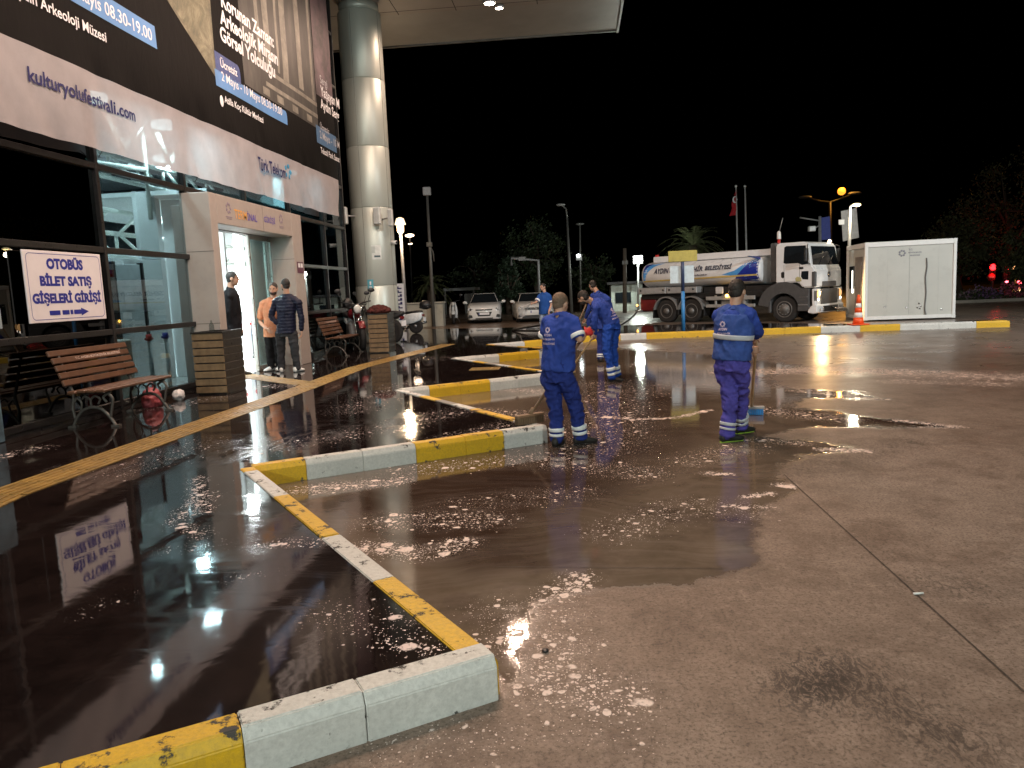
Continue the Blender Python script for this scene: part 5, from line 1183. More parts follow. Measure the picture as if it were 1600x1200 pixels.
# cab
prof = [(4.74, 1.25), (4.30, 1.24), (4.30, 1.24)]
cabp = [(4.72, 1.40), (4.72, 2.76), (4.82, 2.83), (5.75, 2.82), (5.93, 2.74), (6.06, 1.98), (6.16, 1.86), (6.17, 1.22), (5.72, 1.22), (5.55, 1.42)]
mb = MB(); mb.prism(cabp, 'y', .0, TW, 0, TM); cab = mb.build('cab', tw, tk, bevel=.045, seg=2)
for y0, y1 in ((-.006, .0), (TW, TW + .006)):
    mb = MB(); mb.prism([(5.02, 2.12), (5.05, 2.67), (5.13, 2.71), (5.82, 2.69), (5.93, 2.05), (5.70, 2.02), (5.55, 2.09), (5.1, 2.09)], 'y', y0, y1, 0, TM); subpart(mb, 'side_window', win, cab, tk)
mb = MB(); mb.prism([(5.68, 1.80), (5.66, 1.62), (5.72, 1.52), (5.92, 1.50), (5.93, 1.80)], 'y', -.006, .0, 0, TM); subpart(mb, 'lower_window', win, cab, tk)
mb = MB(); mb.prism([(4.93, 1.62), (4.93, 1.78), (5.0, 1.82), (5.05, 1.78), (5.05, 1.62), (5.0, 1.58)], 'y', -.006, .0, 0, TM); subpart(mb, 'air_vent', M['black'], cab, tk)
# windscreen lies on the slanted front
wn_ = V((.76, 0, .13)).normalized()
mb = MB(); a, b = V((5.945, 0, 2.66)), V((6.062, 0, 2.0)); o_ = V((.008, 0, .002))
pts = [a + V((0, .13, 0)), a + V((0, TW - .13, 0)), b + V((0, TW - .05, 0)), b + V((0, .05, 0))]; mb.add([TM @ (p + o_) for p in pts] + [TM @ (p - V((.02, 0, 0))) for p in pts], [(0, 1, 2, 3), (7, 6, 5, 4), (0, 3, 7, 4), (1, 0, 4, 5), (2, 1, 5, 6), (3, 2, 6, 7)]); subpart(mb, 'windscreen', win, cab, tk)
mb = MB()
for y in (.5, 1.3): mb.tube([TM @ V((6.085, y, 2.0)), TM @ V((6.02, y + .5, 2.32))], .010, 5)
subpart(mb, 'wiper', M['black'], cab, tk)
mb = MB(); mb.prism([(5.60, 1.42), (5.605, 2.05), (5.615, 2.05), (5.61, 1.42)], 'y', -.004, .0, 0, TM); mb.prism([(5.04, 1.42), (5.03, 2.05), (5.04, 2.05), (5.05, 1.42)], 'y', -.004, 0, 0, TM); subpart(mb, 'door_seam', M['black'], cab, tk)
mb = MB(); mb.prism([(5.48, 1.45), (5.45, 1.56), (5.52, 1.62), (5.66, 1.58), (5.68, 1.45)], 'y', -.005, 0, 0, TM); subpart(mb, 'door_emblem', mat('door_emblem', (.45, .42, .20), .5), cab, tk)
mb = MB(); mb.box((5.6, -.03, 1.88), (5.75, -.006, 1.95), 0, TM); subpart(mb, 'door_handle', M['black'], cab, tk, bevel=.008)
tb('corner_deflector', tg, ((6.03, -.014, 1.25), (6.185, .10, 1.78)), bevel=.03)
tb('grille', tg, ((6.17, .55, 1.24), (6.20, 1.70, 1.42)), ((6.14, .45, .62), (6.215, 1.8, 1.16)), bevel=.02)
mb = MB(); mb.lathe([(.10, 0), (.10, .015), (.085, .02)], TM @ V((6.165, TW / 2, 1.66)), 20, axis=TD); e = mb.build('badge', M['black'], tk)
mb = MB(); mb.lathe([(.065, .021), (.03, .024)], TM @ V((6.165, TW / 2, 1.66)), 20, axis=TD); subpart(mb, 'badge_face', M['chrome'], e, tk)
# lower body: arch cover, steps, bumper
fender(5.0, .0, .58, .98, .5, tg, 20, 170); fender(5.0, TW - .5, .58, .98, .5, tg, 20, 170)
tb('step', tg, ((5.52, .02, .40), (5.95, .45, 1.20)), bevel=.02); tb('mudguard_flap', tg, ((4.42, .02, .35), (4.52, .5, 1.2)), bevel=.02)
tb('step_tread', M['grey_metal'], ((5.56, .0, .60), (5.9, .02, .64)), ((5.56, .0, .88), (5.9, .02, .92)))
bp = [(5.90, .34), (6.10, .30), (6.24, .34), (6.24, .60), (6.20, .64), (6.02, .58), (5.92, .45)]
mb = MB(); mb.prism(bp, 'y', -.02, TW + .02, 0, TM); mb.box((6.05, -.01, .60), (6.19, .42, 1.18), 0, TM); mb.box((6.05, TW - .42, .60), (6.19, TW + .01, 1.18), 0, TM); mb.build('bumper', tw, tk, bevel=.03)
tb('lower_grille', M['black'], ((6.242, .5, .36), (6.25, 1.75, .56)), bevel=.01)
hl = glow('headlight_lens', (1, .66, .32), 55)
for y, m_ in ((.02, hl), (TW - .38, hl)):
    o = tb('headlight', tg, ((6.10, y - .035, .72), (6.20, y + .36, 1.14)), bevel=.04)
    mb = MB(); mb.ell(TM @ V((6.195, y + .17, 1.0)), .06, .12, .11, 14, 10); subpart(mb, 'bulb', hl if y < 1 else mat('lens_off', (.6, .6, .6), .1), o, tk)
    mb = MB(); mb.ell(TM @ V((6.185, y + .17, .98)), .05, .165, .15, 16, 10); subpart(mb, 'reflector', glow('headlight_bowl', (1, .56, .22), 2.2 if y < 1 else .8), o, tk)
    mb = MB(); mb.ell(TM @ V((6.195, y + .17, .80)), .05, .05, .055, 12, 8); subpart(mb, 'bulb', glow('drl', (1, .85, .7), 6), o, tk)
l = bpy.data.lights.new('headlight_beam', 'SPOT'); l.energy = 260; l.color = (1, .62, .28); l.spot_size = math.radians(110); l.shadow_soft_size = .08; o = bpy.data.objects.new('headlight_beam', l); C.objects.link(o); o.location = TM @ V((6.32, .2, 1.0)) - V(tk['_w']); o.parent = tk
o.rotation_euler = (TD + V((-.25, -.3, -.12))).to_track_quat('-Z', 'Y').to_euler()
mb = MB(); mb.ell(TM @ V((2.78, -.02, 1.02)), .06, .06, .06, 12, 8); mb.build('marker_lamp', glow('amber_marker', (1, .5, .08), 14), tk)
tb('side_panel_lamp', mat('lamp_panel', (.6, .6, .6), .4), ((2.3, -.03, 1.10), (2.62, .03, 1.36)), bevel=.02)
mb = MB(); mb.ell(TM @ V((-1.5, .15, .72)), .035, .035, .035, 10, 8); mb.build('marker_lamp', glow('amber_marker2', (1, .45, .06), 10), tk)
for y in (.3, .55):
    mb = MB(); mb.ell(TM @ V((6.26, y - .1, .44)), .03, .05, .05, 10, 8); mb.build('fog_lamp', M['chrome'], tk)
mb = MB(); mb.tube([TM @ V((6.25, 1.2, .5)), TM @ V((6.5, 1.2, .42)), TM @ V((6.5, 1.7, .42)), TM @ V((6.25, 1.9, .5))], .04, 8); mb.tube([TM @ V((6.4, 1.3, .36)), TM @ V((6.4, 2.1, .36))], .06, 8); mb.build('front_spray_bar', M['chrome'], tk)
# mirrors, stack, beacon
for y in (-.22, TW + .22):
    s_ = -1 if y < 0 else 1
    mb = MB(); mb.tube([TM @ V((5.90, 0 if s_ < 0 else TW, 2.72)), TM @ V((5.98, y, 2.68)), TM @ V((5.98, y, 2.1)), TM @ V((5.98, 0 if s_ < 0 else TW, 2.04))], .018, 6); ar = mb.build('mirror_arm', M['black'], tk)
    mb = MB(); mb.box((5.9, y - .11, 2.12), (6.0, y + .09, 2.60), 0, TM); subpart(mb, 'mirror', M['black'], ar, tk, bevel=.03)
tb('air_intake', tg, ((4.46, .12, 1.45), (4.66, .42, 2.86)), bevel=.03)
mb = MB(); mb.tube([TM @ V((4.6, .5, 2.7)), TM @ V((4.6, .5, 3.0))], .05, 10); mb.build('beacon_post', M['red'], tk); mb = MB(); mb.lathe([(.07, 0), (.075, .05), (.06, .26), (.02, .30)], TM @ V((4.6, .5, 3.0)), 14); mb.build('beacon', M['white_paint'], tk)
mb = MB(); mb.tube([TM @ V((4.62, .5, 3.28)), TM @ V((4.75, .5, 3.75))], .012, 5); mb.build('aerial', M['grey_metal'], tk)
mb = MB(); mb.ell(TM @ V((5.8, TW - .2, 2.86)), .06, .06, .06, 10, 8); mb.build('roof_lamp', glow('roof_amber', (1, .75, .5), 8), tk)
cv_ = bpy.data.curves.new('hose', 'CURVE')
hp = [TM @ V((-1.6, .28, .45)), ony(985, 498, 30.5), gnd(965, 510, .05), gnd(920, 519, .19), gnd(880, 517, .19), gnd(800, 516, .19), ony(858, 505, 24.4), ony(862, 487, 23.9)]
mb = MB(); p_, r_ = smooth_chain(hp, [.035] * len(hp), 8); mb.tube(p_, r_, 8); ho = mb.build('water_hose', M['black'], None, origin=hp[0]); tag(ho, 'black water hose running from the rear of the tanker to the man by the cars', 'hose'); bpy.data.curves.remove(cv_)

# ------------------------------------------------------------------ cars
carw = mat('car_white', (.74, .74, .73), .2, 0, .03, 2)
def car(name, label, c, rz, Lh, W, H, hood, sedan, grp):
    """Front looks along local -y; c = ground point below the front bumper middle."""
    root = thing(name, (0, 0, 0), label, 'car', grp); w = W / 2
    # stations: y, half width at sill, half width at belt, z sill, z belt
    def ring(y, ws, wb, zb, z0, n=1):
        P_ = [(-ws, z0), (-ws * 1.0, z0 + .14), (-wb, zb * .62), (-wb * .97, zb * .88), (-wb * .86, zb), (wb * .86, zb), (wb * .97, zb * .88), (wb, zb * .62), (ws, z0 + .14), (ws, z0)]
        return [V((x, y, z)) for x, z in P_]
    st = [(0.0, w * .66, w * .70, hood * .68, .24), (.06, w * .84, w * .86, hood * .84, .20), (.28, w * .95, w * .96, hood * .93, .19), (.62, w * .98, w, hood * .98, .19), (1.05, w, w, hood * 1.05, .2), (1.5, w, w, hood * 1.07, .2), (Lh * .65, w, w, hood * 1.10, .2), (Lh - .55, w, w, hood * 1.12, .2), (Lh - .12, w * .95, w * .96, hood * 1.06, .24), (Lh, w * .80, w * .82, hood * .9, .30)]
    mb = MB(); mb.rings([ring(*s_) for s_ in st]); body = mb.build('body', carw, root, bevel=.02)
    y0 = .95 if not sedan else 1.15; yr = Lh - (.15 if not sedan else .75)
    zb = hood * 1.02
    def gring(y, hw, z): return [V((-hw, y, z)), V((hw, y, z))]
    roof0, roof1 = y0 + .72, yr - .55
    bl = [V((-w * .88, y0, zb)), V((w * .88, y0, zb)), V((w * .92, yr, zb)), V((-w * .92, yr, zb))]; tp = [V((-w * .66, roof0, H - .03)), V((w * .66, roof0, H - .03)), V((w * .68, roof1, H - .02)), V((-w * .68, roof1, H - .02))]
    mid = [V((-w * .64, (roof0 + roof1) / 2, H)), V((w * .64, (roof0 + roof1) / 2, H))]
    mb = MB(); mb.add(bl + tp, [(3, 2, 1, 0), (0, 1, 5, 4), (1, 2, 6, 5), (2, 3, 7, 6), (3, 0, 4, 7), (4, 5, 6, 7)]); rf = mb.build('roof', carw, root, bevel=.05, seg=2)
    def panel(nm, a, b, c_, d, n_, ins=.1):
        ct = (a + b + c_ + d) / 4; P_ = [p + (ct - p) * ins for p in (a, b, c_, d)]; mb = MB(); o = n_ * .012; mb.add([p + o for p in P_] + [p - n_ * .03 for p in P_], [(0, 1, 2, 3), (7, 6, 5, 4), (0, 4, 5, 1), (1, 5, 6, 2), (2, 6, 7, 3), (3, 7, 4, 0)]); return mb.build(nm, win, root)
    panel('windscreen', bl[0], bl[1], tp[1], tp[0], (tp[0] - bl[0]).cross(V((1, 0, 0))).normalized() * -1 if False else V((0, -.72, .7)), .09); panel('rear_window', bl[2], bl[3], tp[3], tp[2], V((0, .72, .7)), .12)
    for s_ in (-1, 1):
        i, j_ = (1, 2) if s_ > 0 else (0, 3); a, b, c2, d = bl[i], bl[j_], tp[j_], tp[i]; m1, m2 = a.lerp(b, .5), d.lerp(c2, .5); n_ = V((s_ * .95, 0, .3))
        panel('side_window', a, m1, m2, d, n_, .12); panel('side_window', m1, b, c2, m2, n_, .12)
    for s_ in (-1, 1):
        mb = MB(); hx = s_ * w * .72; 
        P_ = [(-.5, -.10), (.5, -.02), (.42, .12), (-.2, .06)]
        mb.prism([(hx + s_ * px * w * .42, hood * .70 + pz) for px, pz in P_], 'y', .02, .24); hl_ = mb.build('headlight', mat('head_lens', (.55, .57, .6), .08), root, bevel=.01)
        mb = MB(); mb.ell((hx + s_ * .04, .03, hood * .70 + .02), .06, .03, .06, 12, 8); subpart(mb, 'reflector', M['chrome'], hl_, root)
        mb = MB(); mb.box((s_ * (w + .02) - .02, y0 + .12, zb - .02), (s_ * (w + .02) + .02, y0 + .2, zb + .02)); mb.ell((s_ * (w + .12), y0 + .16, zb + .05), .11, .06, .075, 14, 10); mb.build('mirror', carw, root)
        mb = MB(); mb.prism([(s_ * w * .80 + px, .36 + pz) for px, pz in ((-.12, -.06), (.12, -.06), (.10, .06), (-.05, .08))], 'y', .0, .2); fl = mb.build('fog_lamp', M['black'], root); 
        for yy in (.72, Lh - .78):
            mb = MB(); mb.lathe([(.20, -.2), (.30, -.2), (.31, -.16), (.31, -.03), (.28, .0), (.2, -.01)], (s_ * (w - .01), yy, .31), 28, axis=(s_, 0, 0)); ty = mb.build('wheel', M['rubber'], root)
            mb = MB(); mb.lathe([(.2, -.15), (.205, -.005), (.17, -.02), (.05, -.005), (.01, 0)], (s_ * (w - .01), yy, .31), 20, axis=(s_, 0, 0)); subpart(mb, 'rim', M['grey_metal'], ty, root)
        mb = MB(); mb.box((s_ * w * .86 - .09, Lh - .10, hood * .75), (s_ * w * .86 + .09, Lh - .0, hood * .95)); mb.build('tail_light', M['red'], root, bevel=.01)
    if sedan:
        mb = MB(); mb.prism([(-w * .52, hood * .63), (w * .52, hood * .63), (w * .60, hood * .76), (-w * .60, hood * .76)], 'y', -.012, .1); g = mb.build('grille', M['black'], root); mb = MB()
        for z in (.66, .70, .74): mb.box((-w * .5, -.02, hood * z - .006), (w * .5, -.012, hood * z + .006))
        mb.ell((0, -.02, hood * .72), .09, .02, .055, 14, 8); subpart(mb, 'trim', M['chrome'], g, root)
        mb = MB(); mb.prism([(-w * .72, .22), (w * .72, .22), (w * .66, .36), (-w * .66, .36)], 'y', -.01, .1); mb.build('air_intake', M['black'], root)
        pz = .46
    else:
        mb = MB(); mb.prism([(-w * .46, hood * .66), (w * .46, hood * .66), (w * .50, hood * .72), (-w * .50, hood * .72)], 'y', -.012, .1); g = mb.build('grille', M['black'], root); mb = MB(); mb.box((-w * .5, -.016, hood * .655), (w * .5, -.01, hood * .665)); mb.ell((0, -.02, hood * .69), .075, .02, .03, 12, 8); subpart(mb, 'trim', M['chrome'], g, root)
        mb = MB(); mb.prism([(-w * .34, .36), (w * .34, .36), (w * .46, hood * .58), (-w * .46, hood * .58)], 'y', -.01, .1); mb.build('air_intake', M['black'], root)
        mb = MB(); mb.box((-w * .5, -.008, .22), (w * .5, .06, .28)); mb.build('lower_grille', M['black'], root, bevel=.01)
        pz = .43
    mb = MB(); mb.box((-.26, -.035, pz), (.26, -.015, pz + .115)); pt = mb.build('number_plate', M['white_print'], root, bevel=.004)
    mb = MB(); mb.box((-.258, -.037, pz + .004), (-.215, -.034, pz + .11)); subpart(mb, 'plate_band', tnavy, pt, root)
    mb = MB(); mb.box((-w * .9, .5, .14), (w * .9, Lh - .4, .24)); mb.build('underbody', M['black'], root)
    root.location = c; root.rotation_euler = (0, 0, rz); root['_w'] = (0, 0, 0); return root
c1 = gnd(759, 505.5); c1.z = 0
car('hatchback_car', 'small white hatchback parked facing the viewer, left of the two cars', gnd(757, 505.5) - V((0, 0, 0)), math.radians(5), 3.6, 1.72, 1.50, .98, False, 'white cars parked behind the platform')
car('sedan_car', 'white sedan parked facing the viewer, right of the small hatchback', gnd(838, 503.5), math.radians(8), 4.5, 1.85, 1.42, .95, True, 'white cars parked behind the platform')

# ------------------------------------------------------------------ motorcycles
def bike(label, loc, rz, body_m, scooter=True, box=True, group='motorcycles parked around the column', s=1.0, red=None):
    """Front looks along local +x."""
    r = thing('scooter' if scooter else 'motorcycle', (0, 0, 0), label, 'motorcycle', group); R_ = .27 if scooter else .31; wb = 1.25
    for x, nm in ((0, 'wheel'), (wb, 'wheel')):
        mb = MB(); mb.lathe([(R_ * .70, -.055), (R_ * .9, -.06), (R_, -.025), (R_, .025), (R_ * .9, .06), (R_ * .70, .055)], (x, 0, R_), 30, axis=(0, 1, 0)); ty = mb.build('wheel', M['rubber'], r)
        mb = MB(); mb.lathe([(R_ * .72, -.04), (R_ * .72, .04), (R_ * .66, .04), (R_ * .66, -.04)], (x, 0, R_), 30, axis=(0, 1, 0)); mb.lathe([(.06, -.06), (.06, .06)], (x, 0, R_), 14, axis=(0, 1, 0))
        for k in range(5):
            a = k * 2 * math.pi / 5; mb.tube([(x, 0, R_), (x + R_ * .7 * math.cos(a), 0, R_ + R_ * .7 * math.sin(a))], .018, 6)
        subpart(mb, 'rim', M['grey_metal'], ty, r)
    hd = V((wb - .32, 0, .98)); 
    for q in (-.075, .075):
        mb = MB(); mb.tube([(wb, q, R_), (wb - .22, q, .74), hd + V((0, q, 0))], .022, 8); mb.build('fork', M['chrome'], r)
    mb = MB(); mb.tube([hd + V((-.12, -.36, .10)), hd + V((-.02, -.18, .08)), hd + V((0, 0, .03)), hd + V((-.02, .18, .08)), hd + V((-.12, .36, .10))], .014, 8); hb_ = mb.build('handlebar', M['black'], r)
    for q in (-1, 1): mb = MB(); mb.tube([hd + V((-.08, q * .3, .1)), hd + V((-.04, q * .36, .30))], .008, 6); mb.ell(hd + V((-.03, q * .37, .34)), .02, .075, .05, 12, 8); subpart(mb, 'mirror', M['black'], hb_, r)
    mb = MB(); mb.ell(hd + V((.10, 0, -.06)), .09, .10, .11, 16, 10); hl_ = mb.build('headlight', M['chrome'], r); mb = MB(); mb.ell(hd + V((.15, 0, -.06)), .05, .085, .095, 14, 8); subpart(mb, 'lens', mat('lamp_glass', (.6, .6, .58), .1), hl_, r)
    if scooter:
        mb = MB(); mb.rings([[V((x, q * w, z)) for q, z in ((-1, z0), (-1, z1), (-.5, z1 + .04), (.5, z1 + .04), (1, z1), (1, z0))] for x, w, z0, z1 in ((-.30, .06, .62, .72), (-.22, .13, .48, .74), (.05, .17, .38, .72), (.35, .17, .34, .66), (.48, .12, .30, .48))]); mb.build('rear_body', body_m, r, bevel=.02)
        mb = MB(); mb.rings([[V((x, q * w, z)) for q, z in ((-1, z0), (-1, z1), (1, z1), (1, z0))] for x, w, z0, z1 in ((.45, .14, .26, .34), (.85, .15, .26, .33))]); mb.build('footboard', M['black'], r, bevel=.02)
        mb = MB(); mb.rings([[V((x + .06 * (1 - abs(q)), q * w, z)) for q in (-1, -.5, 0, .5, 1)] + [V((x - .06, q * w, z)) for q in (1, 0, -1)] for x, w, z in ((.88, .18, .28), (.92, .20, .5), (.95, .18, .75), (.95, .11, 1.0))]); mb.build('front_shield', body_m, r, bevel=.015)
        mb = MB(); mb.rings([[V((wb + x, q * .075, z)) for q in (-1, 1)] + [V((wb + x * .9, q * .075, z - .03)) for q in (1, -1)] for x, z in ((-.30, .40), (-.12, .60), (.1, .61), (.27, .48))]); mb.build('mudguard', body_m, r, bevel=.01)
    else:
        mb = MB(); mb.ell((.62, 0, .80), .27, .13, .13, 18, 12); mb.build('fuel_tank', red or body_m, r)
        mb = MB(); mb.box((.35, -.14, .32), (.78, .14, .62)); mb.ell((.62, 0, .50), .16, .16, .18, 14, 10); mb.build('engine', M['grey_metal'], r, bevel=.04)
        mb = MB(); mb.tube([(-.1, 0, .72), (.35, 0, .62), (.78, 0, .66), (.92, 0, .98)], .03, 8); mb.tube([(0, .07, R_), (.35, .07, .42)], .025, 8); mb.tube([(0, -.07, R_), (.35, -.07, .42)], .025, 8); mb.build('frame', M['black'], r)
        mb = MB(); mb.rings([[V((x, q * w, z)) for q, z in ((-1, z0), (-1, z1), (1, z1), (1, z0))] for x, w, z0, z1 in ((-.38, .06, .74, .82), (-.1, .11, .62, .76), (.3, .12, .56, .72))]); mb.build('tail', body_m, r, bevel=.02)
        mb = MB(); mb.rings([[V((wb + x, q * .07, z)) for q in (-1, 1)] + [V((wb + x * .9, q * .07, z - .02)) for q in (1, -1)] for x, z in ((-.30, .46), (-.12, .66), (.12, .66), (.28, .52))]); mb.build('mudguard', red or body_m, r, bevel=.01)
    mb = MB(); mb.rings([[V((x, q * w, z)) for q, z in ((-1, z0), (-.9, z1), (.9, z1), (1, z0))] for x, w, z0, z1 in ((-.28, .09, .76, .82), (-.05, .14, .74, .84), (.30, .13, .72, .80), (.48, .07, .72, .76))]); mb.build('seat', M['black'], r, bevel=.025)
    mb = MB(); mb.tube([(.30, -.17, .30), (-.1, -.19, .34), (-.35, -.19, .40)], [.03, .05, .045], 12); mb.build('exhaust', M['chrome'], r)
    mb = MB(); mb.box((-.34, -.07, .62), (-.29, .07, .69)); mb.build('tail_light', M['red_dim'], r, bevel=.01)
    mb = MB(); mb.box((-.37, -.09, .44), (-.355, .09, .58)); mb.build('number_plate', M['white_print'], r)
    mb = MB(); mb.tube([(.25, .12, .3), (.15, .30, .01)], .014, 6); mb.build('kick_stand', M['grey_metal'], r)
    if box:
        mb = MB(); mb.ell((-.42, 0, 1.02), .22, .22, .17, 18, 12); mb.box((-.60, -.19, .90), (-.24, .19, .98)); mb.build('top_box', M['black'], r, bevel=.03)
    r.location = loc; r.rotation_euler = (0, 0, rz); r.scale = (s, s, s); r['_w'] = (0, 0, 0); return r
M['red_dim'] = mat('tail_lens_red', (.16, .01, .01), .3)
mw = mat('scooter_white', (.70, .74, .76), .25); mr = mat('moto_red', (.16, .012, .016), .3)
bike('red and white motorcycle with tall mirror behind the far bench', ony(548, 548, 20.6) * 1.0 + V((0, 0, ZP - ony(548, 548, 20.6).z)), math.radians(-62), mw, False, True, red=mr, s=1.2)
bike('dark scooter with rounded black top box behind the red and white motorcycle', (ony(553, 520, 22.2).x - .25, 22.3, ZP), math.radians(-60), mat('scooter_dark', (.03, .032, .035), .3), True, True, s=1.15)
bike('dark motorcycle with fat rear tyre half behind the far slatted planter', (ony(618, 535, 22.2).x - .05, 22.2, ZP), math.radians(155), mat('moto_dark', (.03, .03, .03), .4), False, False, s=1.15)
bike('white scooter with black top box in front of the low wall', (ony(650, 512, 27.2).x, 27.2, ZP), math.radians(168), mw, True, True)
bike('white scooter facing the viewer at right end of the low wall', (ony(706, 502, 38.2).x, 39.0, 0), math.radians(-82), mw, True, False, s=1.1)

# ------------------------------------------------------------------ benches
slat_m = mat('bench_slat', (.095, .045, .024), .4, 0, .25, 6); iron = mat('bench_iron', (.09, .08, .07), .5, .3, .3, 12, bmp=.3)
def bench(label, loc, group):
    r = thing('bench', (0, 0, 0), label, 'bench', group); Lb = 1.52     # seat looks along +x, length along y
    for k, x in enumerate((.06, .18, .30, .42)):
        mb = MB(); mb.box((x, 0, .435 - .012 * (k < 1)), (x + .10, Lb, .47 - .012 * (k < 1))); mb.build('seat_slat', slat_m, r, bevel=.008)
    for k in range(5):
        z = .52 + k * .088; x = .035 - k * .034; Mx = Matrix.Translation((x, 0, z)) @ Matrix.Rotation(math.radians(-20), 4, 'Y')
        mb = MB(); mb.box((-.016, -.02 * (k == 4), 0), (.016, Lb + .02 * (k == 4), .075), 0, Mx); o = mb.build('back_slat', slat_m, r, bevel=.008)
        if k == 3:
            t_ = text_mb('T.C. AYDIN BÜYÜKŞEHİR BELEDİYESİ', Mx @ V((.0175, .40, .016)), (0, 1, 0), Mx.to_3x3() @ V((0, 0, 1)), width=.92, height=.050, bold=.03); t_.build('lettering', mat('bench_letter', (.55, .42, .36), .5), r, recalc=False)
    for y in (.16, Lb - .16):
        mb = MB(); P2 = lambda a: [(x, y, z) for x, z in a]
        for line, rad in (([(-.02, .0), (.03, .10), (.12, .20), (.24, .245), (.36, .22), (.46, .12), (.53, .0)], .020), ([(.02, .10), (.0, .24), (.03, .40), (-.02, .56), (-.12, .92)], .018), ([(.47, .11), (.50, .24), (.52, .34), (.47, .40), (.40, .36), (.44, .30)], .016), ([(.03, .42), (.25, .42), (.5, .42)], .018),
                          ([(.10, .20), (.12, .30), (.06, .36), (.03, .30)], .013), ([(.24, .245), (.24, .33), (.30, .38), (.36, .34), (.33, .28)], .013), ([(.24, .33), (.17, .38), (.13, .34)], .012)):
            p_, r_ = smooth_chain(P2(line), [rad] * len(line), 4); mb.tube(p_, r_, 7)
        for x in (-.02, .53): mb.box((x - .05, y - .03, 0), (x + .05, y + .03, .025))
        mb.build('leg_frame', iron, r)
    r.location = loc; r['_w'] = (0, 0, 0); return r
b0 = bench('brown slatted bench with scrolled iron legs under the white sign', (-6.10, 8.38, ZP), 'slatted benches by the glass front')
b1_ = copy_thing(b0, (-6.12, 17.75, ZP), 0, 'brown slatted bench beside the far planter, in front of the red motorcycle', 'slatted benches by the glass front')
# ------------------------------------------------------------------ slatted planters
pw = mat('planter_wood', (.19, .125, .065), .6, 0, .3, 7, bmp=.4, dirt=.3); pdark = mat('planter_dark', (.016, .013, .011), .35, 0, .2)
def planter(label, loc):
    r = thing('planter', (0, 0, 0), label, 'planter', 'slatted wooden planters'); W_, D_, H_ = .50, .70, .98
    mb = MB(); mb.box((.02, .02, 0), (W_ - .02, D_ - .02, H_ - .03)); mb.build('box', pdark, r)
    mb = MB(); mb.box((.03, .03, H_ - .028), (W_ - .03, D_ - .03, H_ - .02)); mb.build('soil', mat('soil', (.02, .015, .01), .9, bmp=.6), r)
    for k in range(8):
        z = .025 + k * .119
        for lo, hi in (((0, 0, z), (W_, .018, z + .098)), ((0, D_ - .018, z), (W_, D_, z + .098)), ((0, .02, z), (.018, D_ - .02, z + .098))):
            mb = MB(); mb.box(lo, hi); mb.build('slat', pw, r, bevel=.004)
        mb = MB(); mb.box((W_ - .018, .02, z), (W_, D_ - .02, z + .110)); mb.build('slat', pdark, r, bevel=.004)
    for lo, hi in (((-.01, -.01, H_ - .02), (W_ + .01, .05, H_ + .005)), ((-.01, D_ - .05, H_ - .02), (W_ + .01, D_ + .01, H_ + .005)), ((-.01, .052, H_ - .02), (.05, D_ - .052, H_ + .005)), ((W_ - .05, .052, H_ - .02), (W_ + .01, D_ - .052, H_ + .005))):
        mb = MB(); mb.box(lo, hi); mb.build('rim', pdark, r)
    r.location = loc; r['_w'] = (0, 0, 0); return r
p1 = planter('slatted wooden planter with dark side left of the entrance', (-5.99, 11.3, ZP))
p2 = copy_thing(p1, (ony(577, 540, 18.5).x, 18.5, ZP), 0, 'slatted wooden planter with a dark red bundle on top by the column', 'slatted wooden planters')
mb = MB(); mb.lathe([(.035, 0), (.04, .01), (.036, .10), (.015, .14), (.015, .17)], (-5.72, 11.45, ZP + .985), 14); tag(mb.build('bottle', glassy('bottle_clear', (.9, .95, .95), .8), None, origin=(-5.72, 11.45, ZP + .985)), 'small clear bottle standing on the planter by the entrance', 'bottle')
q = ony(592, 482, 18.75); bd = MB(); bd.ell((q.x - .02, 18.8, ZP + 1.08), .24, .20, .11, 16, 10); bd.ell((q.x + .10, 18.75, ZP + 1.06), .2, .18, .09, 16, 10); bd.ell((q.x - .05, 18.7, ZP + 1.04), .25, .16, .07, 14, 8)
bd = remesh(bd, .018, 2, .05, (9, 9, 9), seed=4); tag(bd.build('bundle', cloth('dark_red_bundle', (.07, .018, .015), .4), None, origin=(q.x, 18.75, ZP + .985)), 'crumpled dark red bundle lying on the far planter', 'bundle')
# bags and floor things by the glass
t_ = thing('bag', (-6.05, 10.15, ZP), 'pink red carrier bag standing under the far end of the near bench', 'bag')
bg_ = MB(); bg_.rings([[V((-6.05 + .11 * k * math.cos(a), 10.15 + .16 * k * math.sin(a), ZP + z * .72)) for a in [2 * math.pi * i / 14 for i in range(14)]] for k, z in ((.9, .0), (1.05, .08), (1.0, .2), (.75, .32), (.35, .37))]); remesh(bg_, .02, 2, .03, (14, 14, 14)).build('body', mat('bag_pink', (.30, .06, .07), .5), t_)
mb = MB(); mb.tube([(-6.05, 10.09, ZP + .25), (-6.05, 10.10, ZP + .34), (-6.05, 10.20, ZP + .34), (-6.05, 10.21, ZP + .25)], .008, 6); mb.build('handle', mat('bag_pink2', (.55, .2, .2), .5), t_)
wb_ = MB(); wb_.ell((-5.98, 10.75, ZP + .08), .08, .11, .085, 14, 10); wb_ = remesh(wb_, .02, 2, .03, (14, 14, 14)); tag(wb_.build('plastic_bag', mat('bag_white', (.65, .62, .60), .5), None, origin=(-5.98, 10.75, ZP)), 'small crumpled white plastic bag between bench and planter', 'bag')
